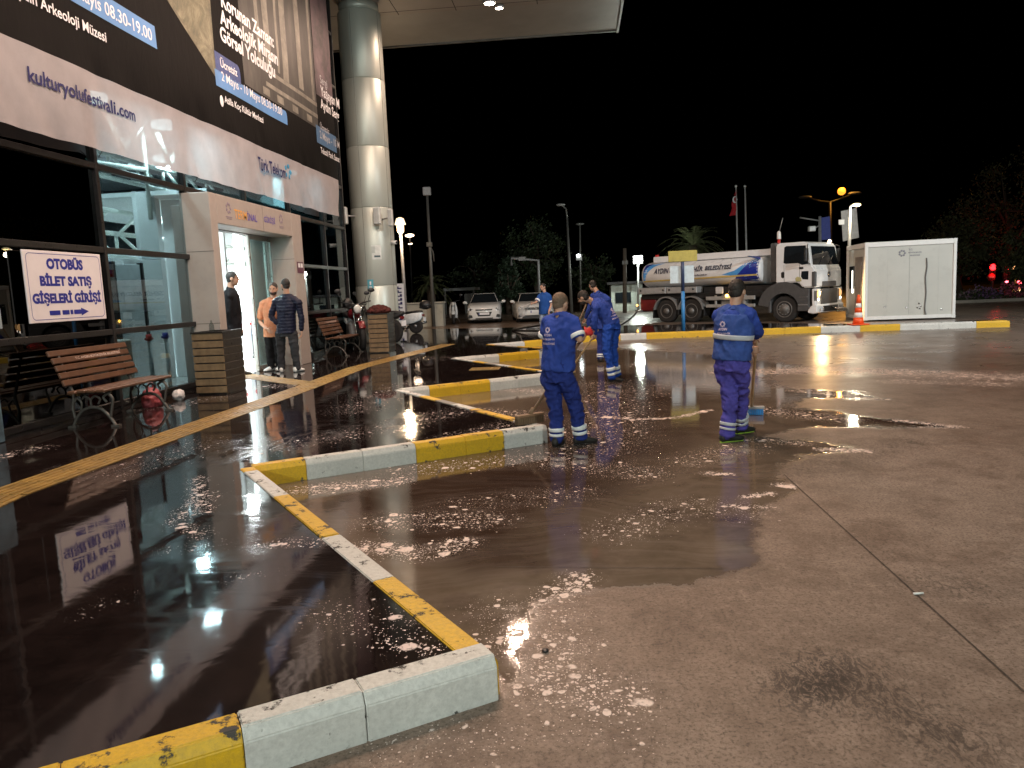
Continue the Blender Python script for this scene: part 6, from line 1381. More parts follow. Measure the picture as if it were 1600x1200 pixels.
for k, (px, lab, m_) in enumerate(((236, 'white queue post with red top behind the lower glass', M['red']), (262, 'white queue post with blue top behind the lower glass', tnavy))):
    y = onx(px, 560, -6.75).y; t_ = thing('queue_post', (-6.75, y, ZP), lab, 'barrier', 'queue posts behind the glass'); mb = MB(); mb.tube([(-6.75, y, ZP), (-6.75, y, 1.05)], .035, 10); mb.build('post', M['white_paint'], t_)
    mb = MB(); mb.tube([(-6.75, y, 1.05), (-6.75, y, 1.15)], .045, 10); mb.tube([(-6.75, y - .1, 1.08), (-6.75, y + .1, 1.08)], .02, 8); mb.build('belt_head', m_, t_)
    mb = MB(); mb.lathe([(.16, 0), (.15, .025), (.04, .04)], (-6.75, y, ZP), 16); mb.build('foot', M['black'], t_)
# ------------------------------------------------------------------ site cabin, cone, sign pole on the island
ca = V((9.68, 26.55, 0)); ce = V((.996, -.09, 0)).normalized(); cp = V((-ce.y, ce.x, 0)); CM = Matrix(((ce.x, cp.x, 0, ca.x), (ce.y, cp.y, 0, ca.y), (0, 0, 1, 0), (0, 0, 0, 1)))
ct_ = thing('site_cabin', ca + ce * 1.4 + cp * 1.2, 'white box cabin with grey emblem standing beside the tanker cab', 'cabin')
cw, cd, chh = 2.84, 2.4, 2.64; cm = mat('cabin_panel', (.52, .52, .48), .45, 0, .05, 1.2, dirt=.12); fm_ = mat('cabin_frame', (.78, .78, .76), .4, 0, .04)
mb = MB(); mb.box((.06, .04, .16), (cw - .06, cd, chh - .12), 0, CM); mb.build('panel', cm, ct_)
for lo, hi in (((0, 0, .05), (.10, .10, chh)), ((cw - .10, 0, .05), (cw, .10, chh)), ((.102, 0, chh - .16), (cw - .102, .09, chh)), ((.102, 0, .05), (cw - .102, .09, .17)), ((0, .102, chh - .16), (.09, cd, chh)), ((0, .102, .05), (.09, cd, .17)), ((0, cd - .1, .17), (.088, cd + .001, chh - .162))):
    mb = MB(); mb.box(lo, hi, 0, CM); mb.build('frame_rail', fm_, ct_, bevel=.012)
mb = MB(); mb.box((.1, .1, chh - .05), (cw - .1, cd - .05, chh + .01), 0, CM); mb.build('roof', fm_, ct_)
mb = MB(); mb.box((.04, .5, .18), (.058, 1.35, 2.2), 0, CM); mb.build('door', mat('cabin_door', (.20, .17, .15), .5), ct_)
mb = MB(); mb.box((.036, 1.5, 1.1), (.058, 2.1, 1.9), 0, CM); mb.build('window', win, ct_)
mb = MB(); mb.box((.03, 1.62, .95), (.05, 1.75, 1.75), 0, CM); mb.build('lit_strip', glow('strip_lamp', (1, .95, .85), 3), ct_)
mb = MB(); mb.box((1.40, .036, .2), (1.412, .041, chh - .18), 0, CM); mb.build('panel_seam', mat('cabin_seam', (.36, .36, .34), .6), ct_)
gm_ = mat('cabin_print', (.22, .22, .25), .5); mb = MB(); q = V((1.17, .036, 2.24))
for k in range(7):
    a = k * 2 * math.pi / 7; mb.ell(CM @ (q + V((.085 * math.cos(a), 0, .085 * math.sin(a)))), .035, .004, .035, 8, 6)
mb.build('emblem', gm_, ct_)
for k, (s_, w, z) in enumerate((('T.C.', .14, 2.32), ('BÜYÜKŞEHİR', .42, 2.22), ('BELEDİYESİ', .30, 2.13))):
    text_mb(s_, CM @ V((1.36 + .06 * (k == 2), .034, z)), ce, (0, 0, 1), width=w, height=.06, bold=.04).build('lettering', gm_, ct_, recalc=False)
p_, r_ = smooth_chain([CM @ V(q) for q in ((1.92, .02, 2.05), (1.94, .02, 1.75), (1.90, .02, 1.4), (1.93, .02, .9), (1.90, .02, .4), (1.93, -.02, .18))], [.022] * 6); mb = MB(); mb.tube(p_, r_, 8); mb.build('drain_pipe', mat('pipe_dark', (.14, .14, .14), .5), ct_)
for x, z in ((.65, .48), (1.33, .42), (1.72, .55), (1.75, .38), (2.42, .33), (1.68, .42), (1.78, .46)):
    mb = MB(); mb.lathe([(.035, 0), (.02, .012)], CM @ V((x, .038, z)), 10, axis=-cp); mb.build('glint_stud', M['chrome'], ct_)  # chrome studs added to give small glints on the cabin face
for x in (.72, 2.3): mb = MB(); mb.box((x, .037, .2), (x + .008, .041, chh - .18), 0, CM); mb.build('panel_seam', mat('cabin_seam_pale', (.46, .46, .44), .6), ct_)
for z in (.5, 1.2, 1.9): mb = MB(); mb.box((.030, .47, z), (.06, .53, z + .12), 0, CM); mb.build('hinge', M['grey_metal'], ct_, bevel=.005)
mb = MB(); mb.box((.015, 1.24, 1.1), (.045, 1.30, 1.22), 0, CM); mb.build('door_handle', M['chrome'], ct_, bevel=.005)
for x in (.0, cw - .12):
    for z in (.04, chh - .10): mb = MB(); mb.box((x - .004, -.006, z), (x + .124, .05, z + .11), 0, CM); mb.build('corner_casting', fm_, ct_, bevel=.01)
# litter on the concrete
lp = gnd(852, 1019); mb = MB(); mb.lathe([(.014, .004), (.016, .010), (.012, .014)], (lp.x, lp.y, 0), 14); tag(mb.build('dark_pebble', M['black'], None, origin=lp), 'small dark pebble lying on the wet concrete by the near kerb', 'pebble')
lp = gnd(1437, 930); mb = MB(); mb.tube([lp + V((-.03, 0, .008)), lp + V((.02, .008, .008))], .006, 8); tag(mb.build('cigarette_butt', M['white_paint'], None, origin=lp), 'small pale cigarette butt lying on the dry concrete at the right', 'cigarette butt')
# traffic cone
cc = gnd(1341, 508, ZP); cn_ = thing('traffic_cone', cc, 'orange and white traffic cone on the island kerb in front of the cabin', 'cone')
orm = mat('cone_orange', (.85, .10, .02), .4); whm = mat('cone_white', (.82, .80, .78), .35); hC = .86
mb = MB(); mb.box((cc.x - .24, cc.y - .24, ZP + .008), (cc.x + .24, cc.y + .24, ZP + .045)); mb.build('base', orm, cn_, bevel=.015)
def cr(z): return .155 - .12 * z / hC
for z0, z1, m_ in ((.045, .22, orm), (.22, .36, whm), (.36, .50, orm), (.50, .62, whm), (.62, .86, orm)):
    mb = MB(); mb.lathe([(cr(z0), z0), (cr(z1), z1)], cc, 24); mb.build('cone_band', m_, cn_)
# bus stop pole, seen from behind
bp_ = gnd(1068, 516, ZP); bs = thing('stop_sign_pole', bp_, 'blue pole with yellow plate and pale paper sheet in front of the tanker', 'sign')
zt = ony(1069, 398, bp_.y).z; zm = ony(1069, 455, bp_.y).z
mb = MB(); mb.tube([bp_, (bp_.x, bp_.y, zm)], .055, 12); mb.build('pole', mat('pole_blue', (.04, .22, .52), .4, dirt=.2), bs)
mb = MB(); mb.tube([(bp_.x, bp_.y, zm), (bp_.x, bp_.y, zt + .12)], .05, 12); mb.build('upper_pole', mat('pole_navy', (.03, .05, .12), .4), bs)
mb = MB(); mb.box((bp_.x - .42, bp_.y - .075, zt - .20), (bp_.x + .42, bp_.y - .05, zt + .12)); mb.build('plate', mat('plate_olive', (.42, .36, .08), .5, dirt=.2), bs, bevel=.01)
z0 = ony(1069, 442, bp_.y).z; z1 = ony(1069, 415, bp_.y).z
mb = MB(); mb.box((bp_.x - .36, bp_.y + .06, z0), (bp_.x + .34, bp_.y + .075, z1)); mb.build('paper_sheet', mat('paper_pale', (.55, .66, .72), .6), bs)
# low wall, vertical board, lantern, poles
lw = thing('low_wall', (-8.4, 36.6, 0), 'low pale rendered wall behind the white scooter', 'wall'); wm_ = mat('render_pale', (.42, .41, .35), .8, 0, .15, 1.5, dirt=.3)
mb = MB(); mb.box((-14, 36.3, 0), (-6.45, 36.9, 1.1)); mb.build('wall', wm_, lw); mb = MB(); mb.box((-14, 36.22, 1.1), (-6.40, 36.98, 1.18)); mb.build('coping', wm_, lw, bevel=.02)
vb = ony(626, 490, 31); vt = thing('info_board', (vb.x, 31, ZP), 'narrow upright white board with dark blue marks beside the lantern post', 'sign'); vz = ony(626, 443, 31).z
mb = MB(); mb.box((vb.x - .19, 31, .3), (vb.x + .19, 31.05, vz)); mb.box((vb.x - .02, 31.05, ZP), (vb.x + .02, 31.09, vz)); mb.build('board', M['white_print'], vt)
mb = MB(); z = .55
while z < vz - .15:
    mb.box((vb.x - .10, 30.985, z), (vb.x + .10, 30.998, z + .05)); mb.box((vb.x + (.02 if int(z * 10) % 2 else -.10), 30.985, z + .05), (vb.x + (.10 if int(z * 10) % 2 else -.02), 30.998, z + .11)); z += .16
mb.build('print', M['navy_print'], vt)
def pole(name, label, cat, top, base_px, Y, r0, r1, m, group=None, zb=0.0):
    b = ony(base_px[0], base_px[1], Y); b.z = zb; t = ony(top[0], top[1], Y); t_ = thing(name, b, label, cat, group); mb = MB(); mb.tube([b, t], [r0, r1], 10); mb.build('pole', m, t_); return t_, b, t
def plight(name, loc, power, col, parent, r=.15):
    l = bpy.data.lights.new(name, 'POINT'); l.energy = power; l.color = col; l.shadow_soft_size = r; o = bpy.data.objects.new(name, l); C.objects.link(o); o.location = V(loc) - V(parent['_w']); o.parent = parent; return o
pg = M['pole_grey']; pd = mat('pole_dim', (.14, .14, .13), .5, .3)
t_, b, t = pole('lantern_post', 'lit warm mushroom lantern on a grey post beside the steel column', 'street lamp', (626, 362), (634, 488), 32.5, .08, .06, pg)
mb = MB(); mb.lathe([(.06, -.1), (.14, 0), (.15, .22), (.12, .30)], t, 16); mb.build('globe', glow('lantern_bulb', (1, .66, .34), 5), t_)
mb = MB(); mb.lathe([(.24, .30), (.23, .34), (.16, .55), (.05, .60)], t, 18); mb.lathe([(.24, .295), (.10, .32)], t, 18); mb.build('shade', glow('lantern_shade', (1, .78, .50), 1.5), t_); plight('lantern_light', t + V((0, -.35, .1)), 260, (1, .72, .45), t_)
t_, b, t = pole('antenna_mast', 'tall thin dark mast with pale panel box on top', 'mast', (667, 302), (676, 476), 36.0, .09, .06, pd)
mb = MB(); mb.box((t.x - .18, t.y - .1, t.z - .1), (t.x + .18, t.y + .1, t.z + .28)); mb.build('panel_box', mat('antenna_panel', (.5, .5, .5), .5), t_, bevel=.02)
k = ony(671, 382, 36.0); mb = MB(); mb.box((k.x - .12, k.y - .12, k.z - .1), (k.x + .12, k.y + .12, k.z + .1)); mb.tube([k, k + V((.15, 0, -.35)), k + V((.18, 0, -.8))], .03, 6); mb.build('bracket', pd, t_)
t_, b, t = pole('street_lamp', 'unlit street lamp with short curved arm bent to the left', 'street lamp', (886, 340), (893, 482), 45, .10, .06, pd)
e = ony(876, 320, 45); mb = MB(); mb.tube([t, t + V((-.05, 0, .5)), t.lerp(e, .6) + V((0, 0, .2)), e], .05, 8); mb.build('arm', pd, t_); mb = MB(); mb.ell(e, .28, .14, .08, 14, 8); mb.build('lamp_head', mat('lamp_head', (.35, .35, .34), .4), t_)
t_, b, t = pole('camera_pole', 'thin pole with small lit box halfway up, right of the unlit street lamp', 'street lamp', (906, 350), (907, 470), 50, .08, .05, pd)
k = ony(905, 402, 50); mb = MB(); mb.box((k.x - .22, k.y - .2, k.z - .2), (k.x + .18, k.y + .1, k.z + .2)); mb.build('box', mat('pole_box', (.5, .5, .5), .5), t_, bevel=.03); mb = MB(); mb.ell(k + V((-.05, -.22, .1)), .12, .05, .10, 10, 8); mb.build('lamp', glow('small_flood', (.9, 1, 1), 12), t_)
mb = MB(); mb.ell(t, .3, .12, .08, 12, 8); mb.build('lamp_head', pd, t_)
t_, b, t = pole('utility_pole', 'plain dark wooden pole left of the bright floodlight', 'pole', (976, 388), (976, 478), 44, .13, .10, mat('wood_pole', (.10, .08, .06), .8))
mb = MB(); mb.box((t.x - .16, t.y - .1, t.z - .9), (t.x + .16, t.y + .1, t.z - .7)); mb.build('bracket', pd, t_)
t_, b, t = pole('floodlight_post', 'brilliant white floodlight on a slim post at rear of the tanker', 'street lamp', (997, 412), (997, 476), 46, .07, .05, pg)
mb = MB(); mb.ell(t + V((0, -.1, .22)), .26, .16, .22, 14, 10); mb.build('lamp', glow('flood_white', (.92, 1, .88), 60), t_); mb = MB(); mb.box((t.x - .3, t.y, t.z - .02), (t.x + .3, t.y + .2, t.z + .5)); mb.build('lamp_housing', M['grey_metal'], t_, bevel=.04); plight('flood_light', t + V((0, -.5, .22)), 330, (.92, 1, .90), t_)
ks = ony(975, 460, 47); kt = thing('kiosk', (ks.x, 47, 0), 'low white kiosk with dark roof edge lit by the floodlight behind the tanker', 'kiosk'); kx0, kx1 = ony(955, 460, 47).x, ony(1004, 460, 47).x; kz0, kz1 = ony(970, 466, 47).z, ony(970, 444, 47).z
mb = MB(); mb.box((kx0, 47, 0), (kx1, 49.5, kz1)); mb.build('wall', mat('kiosk_wall', (.50, .56, .50), .6), kt); mb = MB(); mb.box((kx0 - .25, 46.6, kz1), (kx1 + .25, 49.8, kz1 + .14)); mb.build('roof', M['dark_frame'], kt); mb = MB(); mb.box((kx0 + .25, 46.96, .5), (kx0 + 1.2, 47.0, kz1 - .5)); mb.build('window', win, kt)
gt = thing('height_barrier', (ony(820, 470, 46).x, 46, 0), 'grey overhead gantry frame behind the two white cars', 'gantry'); a = ony(799, 403, 46); b = ony(841, 407, 46); a2 = ony(799, 415, 46); b2 = ony(842, 455, 46)
mb = MB(); mb.tube([a2, a, b, (b2.x, 46, 0)], .09, 8); mb.build('frame', pg, gt); mb = MB(); mb.box((a.lerp(b, .4).x - .2, 45.9, a.lerp(b, .4).z - .1), (a.lerp(b, .4).x + .2, 46.1, a.lerp(b, .4).z + .12)); mb.build('signal_box', pg, gt)
# double arm street lamp with the sodium lamp lit, small lamp on slim pole, panels, flags
t_, b, t = pole('double_street_lamp', 'two armed street lamp with one arm glowing orange above the tanker cab', 'street lamp', (1297, 316), (1299, 470), 82, .20, .14, M['black'])
l_, r__ = ony(1258, 308, 82), ony(1336, 302, 82); mb = MB(); mb.tube([l_, ony(1280, 314, 82), t, ony(1318, 309, 82), r__], .09, 8); mb.build('arms', M['black'], t_)
for q in (l_, r__): mb = MB(); mb.ell(q, .70, .28, .16, 14, 8); mb.build('lamp_head', mat('lamp_head2', (.10, .10, .10), .5), t_)
so = ony(1315, 299, 82); mb = MB(); mb.tube([ony(1318, 309, 82), so], .04, 6); mb.build('stem', pg, t_); mb = MB(); mb.ell(so, .40, .40, .38, 18, 12); mb.build('lamp', glow('sodium_lamp', (1, .34, .03), 1.7), t_); plight('sodium_light', so + V((0, -.5, .9)), 800, SODIUM, t_, .3)
t_, b, t = pole('slim_street_lamp', 'slim pole with small lit lamp rising left of the white cabin', 'street lamp', (1328, 326), (1325, 492), 30, .07, .05, pg)
e = t + V((.15, -.1, .12)); mb = MB(); mb.tube([t, t + V((.02, 0, .1)), e], .04, 8); mb.build('arm', pg, t_); mb = MB(); mb.ell(e + V((.05, 0, 0)), .17, .10, .06, 14, 8); mb.build('lamp', glow('slim_lamp', (1, .80, .42), 3), t_); plight('slim_light', e + V((0, -.1, -.25)), 160, (1, .85, .6), t_, .1)
pt = thing('sign_panel', ony(1329, 376, 33), 'large grey sign panel tilted on the pole above the cabin', 'sign'); P_ = [ony(x, y, 33) for x, y in ((1314, 330), (1338, 325), (1342, 371), (1317, 377))]
mb = MB(); mb.add(P_ + [p + V((.05, .12, 0)) for p in P_], [(0, 1, 2, 3), (7, 6, 5, 4), (0, 4, 5, 1), (1, 5, 6, 2), (2, 6, 7, 3), (3, 7, 4, 0)]); mb.build('panel', mat('panel_back', (.22, .22, .22), .6, .2, .2), pt); mb = MB(); mb.box((P_[0].x - .1, 32.93, P_[0].z - .55), (P_[0].x + .12, 33.0, P_[0].z - .35)); mb.build('bracket', M['white_paint'], pt); mb = MB(); k = P_[2].lerp(P_[3], .5); mb.tube([(k.x, 33.15, 0), (k.x, 33.15, k.z + 1)], .06, 8); mb.build('post', pd, pt)
t_, b, t = pole('banner_pole', 'pole with dark blue vertical street banner and camera arm above the tanker cab', 'pole', (1281, 338), (1282, 470), 40, .09, .07, pg)
P_ = [ony(x, y, 40) for x, y in ((1283, 340), (1297, 338), (1298, 374), (1283, 375))]; mb = MB(); mb.add(P_ + [p + V((0, .03, 0)) for p in P_], [(0, 1, 2, 3), (7, 6, 5, 4), (0, 4, 5, 1), (1, 5, 6, 2), (2, 6, 7, 3), (3, 7, 4, 0)]); mb.build('street_banner', mat('street_banner_blue', (.03, .05, .28), .6), t_)
mb = MB(); mb.tube([ony(1250, 340, 40), ony(1281, 345, 40)], .04, 6); mb.tube([ony(1270, 358, 40), ony(1281, 352, 40)], .04, 6); mb.build('arm', pg, t_); k = ony(1268, 358, 40); mb = MB(); mb.box((k.x - .16, 39.8, k.z - .12), (k.x + .16, 40.1, k.z + .14)); mb.build('camera', M['white_paint'], t_, bevel=.03)
for x, y0, f in ((1150, 291, 1), (1164, 291, 0)):
    t_, b, t = pole('flagpole', 'slim white flagpole with red flag hanging limp' if f else 'slim white flagpole without a flag, right of the red flag', 'flagpole', (x, y0), (x + 4, 470), 52, .07, .05, mat('flagpole_white', (.6, .6, .58), .4), 'flagpoles above the tanker')
    mb = MB(); mb.ell(t, .09, .09, .09, 10, 8); mb.build('finial', M['white_paint'], t_)
    if f:
        z1, z0 = t.z - .1, ony(x, 336, 52).z; vs = []
        for i in range(9):
            for q in range(15):
                z = z1 + (z0 - z1) * q / 14; u = i / 8; wd = .12 + .34 * q / 14
                vs.append((t.x + .03 - u * wd + .04 * math.sin(q * .8), 52 + .14 * math.sin(u * 14 + q * .2) * (.4 + u), z - u * .35 * (1 - q / 16)))
        mb = MB(); mb.add(vs, [(i * 15 + q, (i + 1) * 15 + q, (i + 1) * 15 + q + 1, i * 15 + q + 1) for i in range(8) for q in range(14)], 0, True); fl = mb.build('flag', mat('flag_red', (.50, .02, .03), .7), t_, recalc=False)
        c0 = V((t.x - .12, 51.78, (z0 + z1) / 2 + .1)); mb = MB(); o_ = [c0 + V((.16 * math.cos(a), 0, .22 * math.sin(a))) for a in np.linspace(.7, 5.6, 14)]; i_ = [c0 + V((.05 + .11 * math.cos(a), 0, .17 * math.sin(a))) for a in np.linspace(.7, 5.6, 14)]
        mb.add(o_ + i_, [(q, q + 1, 14 + q + 1, 14 + q) for q in range(13)]); st_ = [c0 + V((.13 + (.07 if q % 2 == 0 else .03) * math.cos(q * math.pi / 5), 0, (.09 if q % 2 == 0 else .035) * math.sin(q * math.pi / 5))) for q in range(10)]; mb.add(st_, [tuple(range(10))]); subpart(mb, 'crescent_star', M['white_print'], fl, t_, recalc=False)
# signals at the road on the right
redg = glow('red_signal', (1, .012, .015), 9)
for x, yb, lab, ns in ((1550, 470, 'red traffic light above a round no entry sign', True), (1573, 468, 'red traffic light with black head, right of the no entry sign', False)):
    t_, b, t = pole('traffic_light', lab, 'traffic light', (x, 420), (x, yb), 58, .07, .06, pd, 'traffic lights on the right')
    mb = MB(); mb.box((t.x - .22, t.y - .1, t.z - .75), (t.x + .22, t.y + .14, t.z + .35)); h_ = mb.build('signal_head', M['black'], t_, bevel=.04)
    mb = MB(); mb.ell(t + V((0, -.13, .12)), .22, .08, .22, 16, 10); subpart(mb, 'red_lens', redg, h_, t_); plight('signal_light', t + V((0, -.7, .12)), 35, (1, .05, .04), t_)
    for dz in (-.2, -.52): mb = MB(); mb.ell(t + V((0, -.11, dz)), .13, .03, .13, 12, 8); subpart(mb, 'dark_lens', M['dark_frame'], h_, t_)
    if ns:
        q = ony(1549, 433, 57.7); mb = MB(); mb.lathe([(.27, 0), (.27, .03)], q, 24, axis=(0, -1, 0)); s_ = mb.build('no_entry_sign', mat('sign_red', (.6, .05, .06), .4), t_); mb = MB(); mb.box((q.x - .19, q.y - .045, q.z - .055), (q.x + .19, q.y - .031, q.z + .055)); subpart(mb, 'white_bar', M['white_print'], s_, t_)
    else:
        mb = MB(); mb.ell(ony(1573, 440, 57.7), .12, .05, .09, 10, 8); mb.build('repeater', glow('red_repeater', (1, .12, .16), 6), t_)
t_, b, t = pole('amber_lamp_post', 'small amber lamp on a lit yellowish post at the far right', 'street lamp', (1586, 419), (1586, 452), 64, .10, .09, mat('post_yellow', (.45, .35, .18), .6)); mb = MB(); mb.ell(t, .24, .12, .16, 12, 8); mb.build('lamp', glow('amber_lamp', (1, .5, .2), 3), t_); plight('amber_light', t + V((0, -.5, -.3)), 60, (1, .5, .2), t_)
for i, (x, y, Y, s_, lab) in enumerate(((640, 368, 70, .42, 'small far lamp right of the lantern, the larger of two'), (641, 381, 95, .26, 'tiny far lamp right of the lantern, just below the larger'))):
    t_, b, t = pole('far_street_lamp', lab, 'street lamp', (x, y), (x + 3, 460), Y, .08, .06, M['black'], 'far lamps beside the column'); mb = MB(); mb.ell(t, s_, .2, s_ * .35, 12, 8); mb.build('lamp', glow('far_lamp', (1, .72, .5), 9), t_)
t_, b, t = pole('far_red_lamp', 'tiny red lamp low at the right edge near the traffic lights', 'traffic light', (1593, 441), (1593, 462), 70, .05, .05, pd); mb = MB(); mb.ell(t, .22, .1, .16, 10, 8); mb.build('lamp', glow('far_red', (1, .08, .10), 8), t_)
pv = thing('pavilion', (ony(715, 470, 55).x, 55, 0), 'dim open pavilion with pale roof edge behind the low wall', 'pavilion'); x0, x1 = ony(693, 460, 55).x, ony(742, 460, 55).x; z1 = ony(715, 452, 55).z
mb = MB(); mb.box((x0, 55, z1 - .1), (x1, 58, z1 + .1)); mb.build('roof', mat('pavilion_roof', (.25, .25, .24), .7), pv)
for x in (x0 + .1, x1 - .1): mb = MB(); mb.box((x - .06, 55.1, 0), (x + .06, 55.22, z1 - .1)); mb.build('post', pd, pv)
mb = MB(); mb.box(((x0 + x1) / 2 + .3, 55.5, 0), (x1 - .2, 55.6, z1 - .35)); mb.build('screen', mat('pavilion_screen', (.30, .30, .29), .8), pv)

# ------------------------------------------------------------------ trees, palms, flower bed
bark = mat('bark', (.07, .05, .035), .9, bmp=.6)
def leafm(name, a, b):
    m, t, bs_ = nt(name); L(t, ramp(t, nz(t, 1.4, 5, .6, pos(t)), [(.3, a), (.7, b)]), bs_.inputs['Base Color']); bs_.inputs['Roughness'].default_value = .6; return m
lf1 = leafm('leaf_dark', (.018, .030, .012), (.045, .065, .025)); lf2 = leafm('leaf_olive', (.05, .055, .02), (.10, .10, .04)); lfp = leafm('palm_leaf', (.05, .065, .025), (.12, .13, .06)); lf3 = leafm('leaf_conifer', (.015, .03, .015), (.035, .055, .028))
def tree(label, x, y, zt, rx, m, name='tree', seed=1, clumps=46, leaves=70, ls=.22, squash=1.0, low=.28, group='dark trees beyond the car park', conifer=False):
    rnd = random.Random(seed); t_ = thing(name, (x, y, 0), label, 'tree', group); mb = MB(); P_ = [V((x, y, 0))]
    for k in range(1, 6): P_.append(V((x + rnd.uniform(-.25, .25) * k * .3, y + rnd.uniform(-.2, .2), zt * .15 * k)))
    mb.tube(P_, [.28, .24, .20, .16, .11, .06], 9); tips = []
    for k in range(9):
        a = rnd.uniform(0, 6.28); s = P_[2 + k % 3]; e = V((x + rx * .7 * math.cos(a), y + rx * .7 * math.sin(a), zt * rnd.uniform(.5, .92))); mid = s.lerp(e, .5) + V((0, 0, .3)); mb.tube([s, mid, e], [.10, .06, .025], 6); tips.append(e)
    mb.build('trunk', bark, t_); mb = MB(); vs, fs = [], []
    for k in range(clumps):
        if conifer: h = rnd.uniform(.06, 1) ** .9; a = rnd.uniform(0, 6.28); rr = rx * (1 - h) * rnd.uniform(.5, 1.05) + .1; c = V((x + rr * math.cos(a), y + rr * math.sin(a), zt * h)); cr_ = rx * .26
        else:
            a = rnd.uniform(0, 6.28); u = rnd.uniform(-1, 1); rr = rnd.uniform(.35, 1.0) ** .6; c = V((x + rx * rr * math.sqrt(1 - u * u) * math.cos(a), y + rx * rr * math.sqrt(1 - u * u) * math.sin(a), zt * (low + (1 - low) / 2) + zt * (1 - low) / 2 * u * rr * squash)); cr_ = rx * rnd.uniform(.16, .34)
        for q in range(leaves):
            d = V((rnd.gauss(0, 1), rnd.gauss(0, 1), rnd.gauss(0, .8))) * (cr_ * .55); p = c + d; n_ = V((rnd.gauss(0, 1), rnd.gauss(0, 1), rnd.gauss(0, 1))).normalized(); u_ = n_.orthogonal().normalized(); v_ = n_.cross(u_); s = ls * rnd.uniform(.6, 1.3); i = len(vs)
            vs += [p - u_ * s * .5, p + v_ * s * .28, p + u_ * s * .5, p - v_ * s * .28]; fs.append((i, i + 1, i + 2, i + 3))
    mb.add(vs, fs); mb.build('crown', m, t_, recalc=False); return t_
def treepx(label, px, top, half, Y, m, **k):
    t = ony(px, top, Y); tree(label, t.x, Y, t.z, half / FPX * Y, m, **k)
treepx('large dim broadleaf tree behind the gantry frame', 836, 345, 46, 56, lf1, seed=2, clumps=60)
treepx('dark conifer behind and between the two white cars', 793, 408, 28, 50, lf3, seed=3, conifer=True, clumps=70)
treepx('low dark tree between the unlit street lamp and the kiosk', 925, 402, 34, 54, lf1, seed=4)
treepx('faint tall tree left of the gantry', 745, 395, 40, 62, lf1, seed=6)
treepx('tall sparse tree at the right edge of the photo', 1580, 245, 62, 60, lf2, seed=7, clumps=70, group='trees behind the traffic lights', low=.2)
treepx('reddish brown lit tree between cabin and traffic lights', 1502, 332, 44, 54, lf2, seed=8, clumps=60, group='trees behind the traffic lights', low=.15)
treepx('warm lit rounded tree low at the right edge', 1606, 350, 34, 50, lf2, seed=9, group='trees behind the traffic lights', low=.12)
def palm(label, px, base_top, half, up, Y, n=46, seed=1):
    rnd = random.Random(seed); c = ony(px, base_top, Y); t_ = thing('palm_tree', (c.x, Y, 0), label, 'tree', 'palms in the background'); R_ = half / FPX * Y; mb = MB()
    mb.tube([(c.x, Y, 0), (c.x + .05, Y, c.z * .5), (c.x, Y, c.z)], [.30, .24, .26], 12); mb.build('trunk', bark, t_); vs, fs = [], []
    for k in range(n):
        a = k * 2.399; el = rnd.uniform(-.25, 1.35); d = V((math.cos(a), math.sin(a), 0)); ln = R_ * rnd.uniform(.85, 1.1); prev = None
        for q in range(15):
            u = q / 14; p = c + d * (ln * u * math.cos(el) ** .6 if el < 1.4 else .1) + V((0, 0, ln * (u * math.sin(el) * 1.1 - u * u * (.55 + .25 * math.cos(el)))))
            if prev is not None:
                tn = (p - prev).normalized(); sd_ = tn.cross(V((0, 0, 1))); sd_ = sd_.normalized() if sd_.length > .01 else V((1, 0, 0)); lw_ = .34 * R_ * (1 - u * .8) * min(1, u * 5) * .55
                i = len(vs); vs += [prev + sd_ * .018, p + sd_ * .015, p - sd_ * .015, prev - sd_ * .018]; fs.append((i, i + 1, i + 2, i + 3))
                for s_ in (-1, 1):
                    for off in (0, .5):
                        b = prev.lerp(p, off); tip = b + sd_ * s_ * lw_ + tn * lw_ * .7 + V((0, 0, -.22 * lw_ + rnd.uniform(-.05, .05))); i = len(vs); vs += [b, b + tn * .05, tip]; fs.append((i, i + 1, i + 2))
            prev = p
    mb = MB(); mb.add(vs, fs); mb.build('crown', lfp, t_, recalc=False)
palm('broad palm crown rising behind the tanker', 1083, 384, 62, 40, 48, seed=3); palm('dim palm behind the antenna mast', 672, 446, 40, 30, 44, seed=5)
gb = ony(1540, 478, 40); grass = MB()
rnd = random.Random(4); vs, fs = [], []
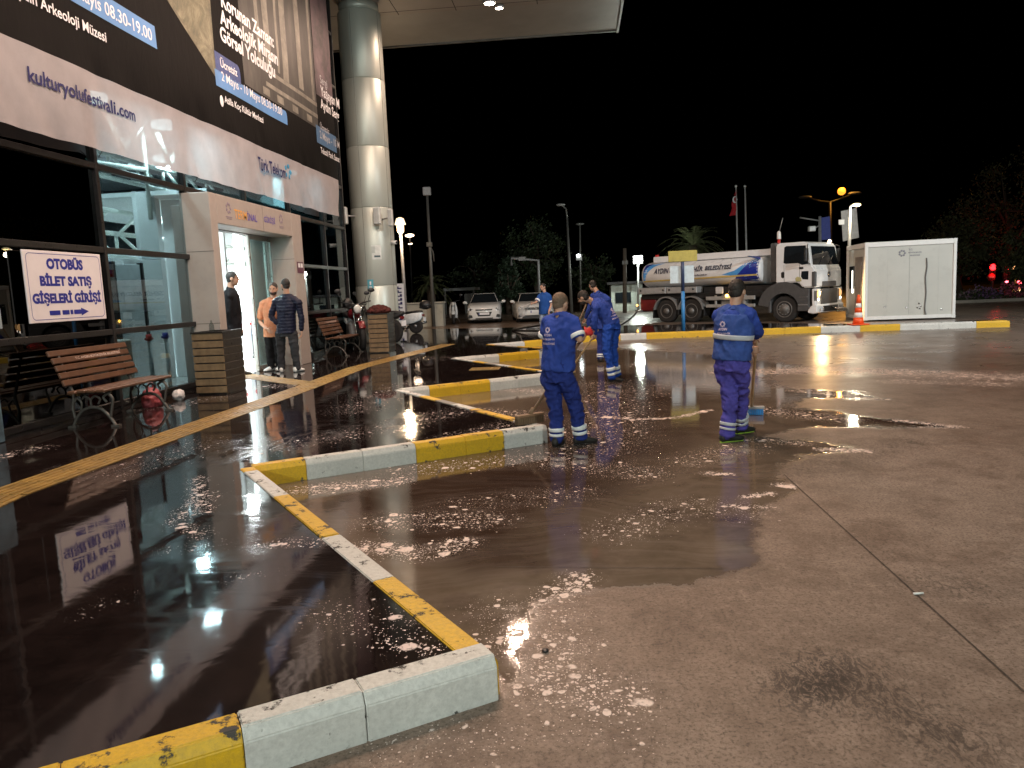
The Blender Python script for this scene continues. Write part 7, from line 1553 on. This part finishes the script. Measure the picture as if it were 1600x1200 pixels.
for k in range(2600):
    x = rnd.uniform(ony(1492, 478, 40).x, ony(1660, 478, 40).x); y = rnd.uniform(39.5, 43); h = rnd.uniform(.1, .32); i = len(vs); vs += [(x - .03, y, 0), (x + .03, y, 0), (x + rnd.uniform(-.1, .1), y, h)]; fs.append((i, i + 1, i + 2))
grass.add(vs, fs); tag(grass.build('grass', leafm('grass_leaf', (.02, .035, .012), (.05, .07, .025)), recalc=False), 'low dark grass on the verge below the traffic lights', 'grass', kind='stuff')
mb = MB(); mb.box((ony(1492, 484, 38).x, 38.6, -.01), (ony(1700, 484, 38).x, 38.8, .14)); tag(mb.build('verge_kerb', mat('verge_kerb', (.42, .41, .38), .7), bevel=.01), kind='structure')
for i, (x, half, m_, lab) in enumerate(((1515, 12, (.20, .15, .20), 'greyish flowering bush left of the purple ones on the verge'), (1532, 14, (.16, .09, .22), 'purple flowering bush in middle of the verge'), (1549, 12, (.20, .10, .22), 'mauve flowering bush on the verge, beside the pink one'), (1576, 17, (.42, .09, .16), 'bright pink flowering bush on the verge at the right'))):
    c = ony(x, 470, 40.2); R_ = half / FPX * 40; t_ = thing('flower_bush', (c.x, 40.2, 0), lab, 'bush', 'flowering bushes on the verge'); rnd = random.Random(i); vs, fs, vs2, fs2 = [], [], [], []
    for k in range(900):
        d = V((rnd.gauss(0, .5), rnd.gauss(0, .5), abs(rnd.gauss(0, .5)))); p = V((c.x, 40.2, .08)) + d * R_; n_ = V((rnd.gauss(0, 1), rnd.gauss(0, 1), rnd.gauss(0, 1))).normalized(); u_ = n_.orthogonal().normalized(); v_ = n_.cross(u_); s = .06; tgt, tf = (vs, fs) if k % 5 < 2 else (vs2, fs2); j_ = len(tgt); tgt += [p - u_ * s, p + v_ * s, p + u_ * s, p - v_ * s]; tf.append((j_, j_ + 1, j_ + 2, j_ + 3))
    mb = MB(); mb.add(vs, fs); mb.build('leaves', lf1, t_, recalc=False); mb = MB(); mb.add(vs2, fs2); mb.build('flowers', mat('petals', m_, .7), t_, recalc=False)
for o in bpy.data.objects:
    if '_w' in o: del o['_w']
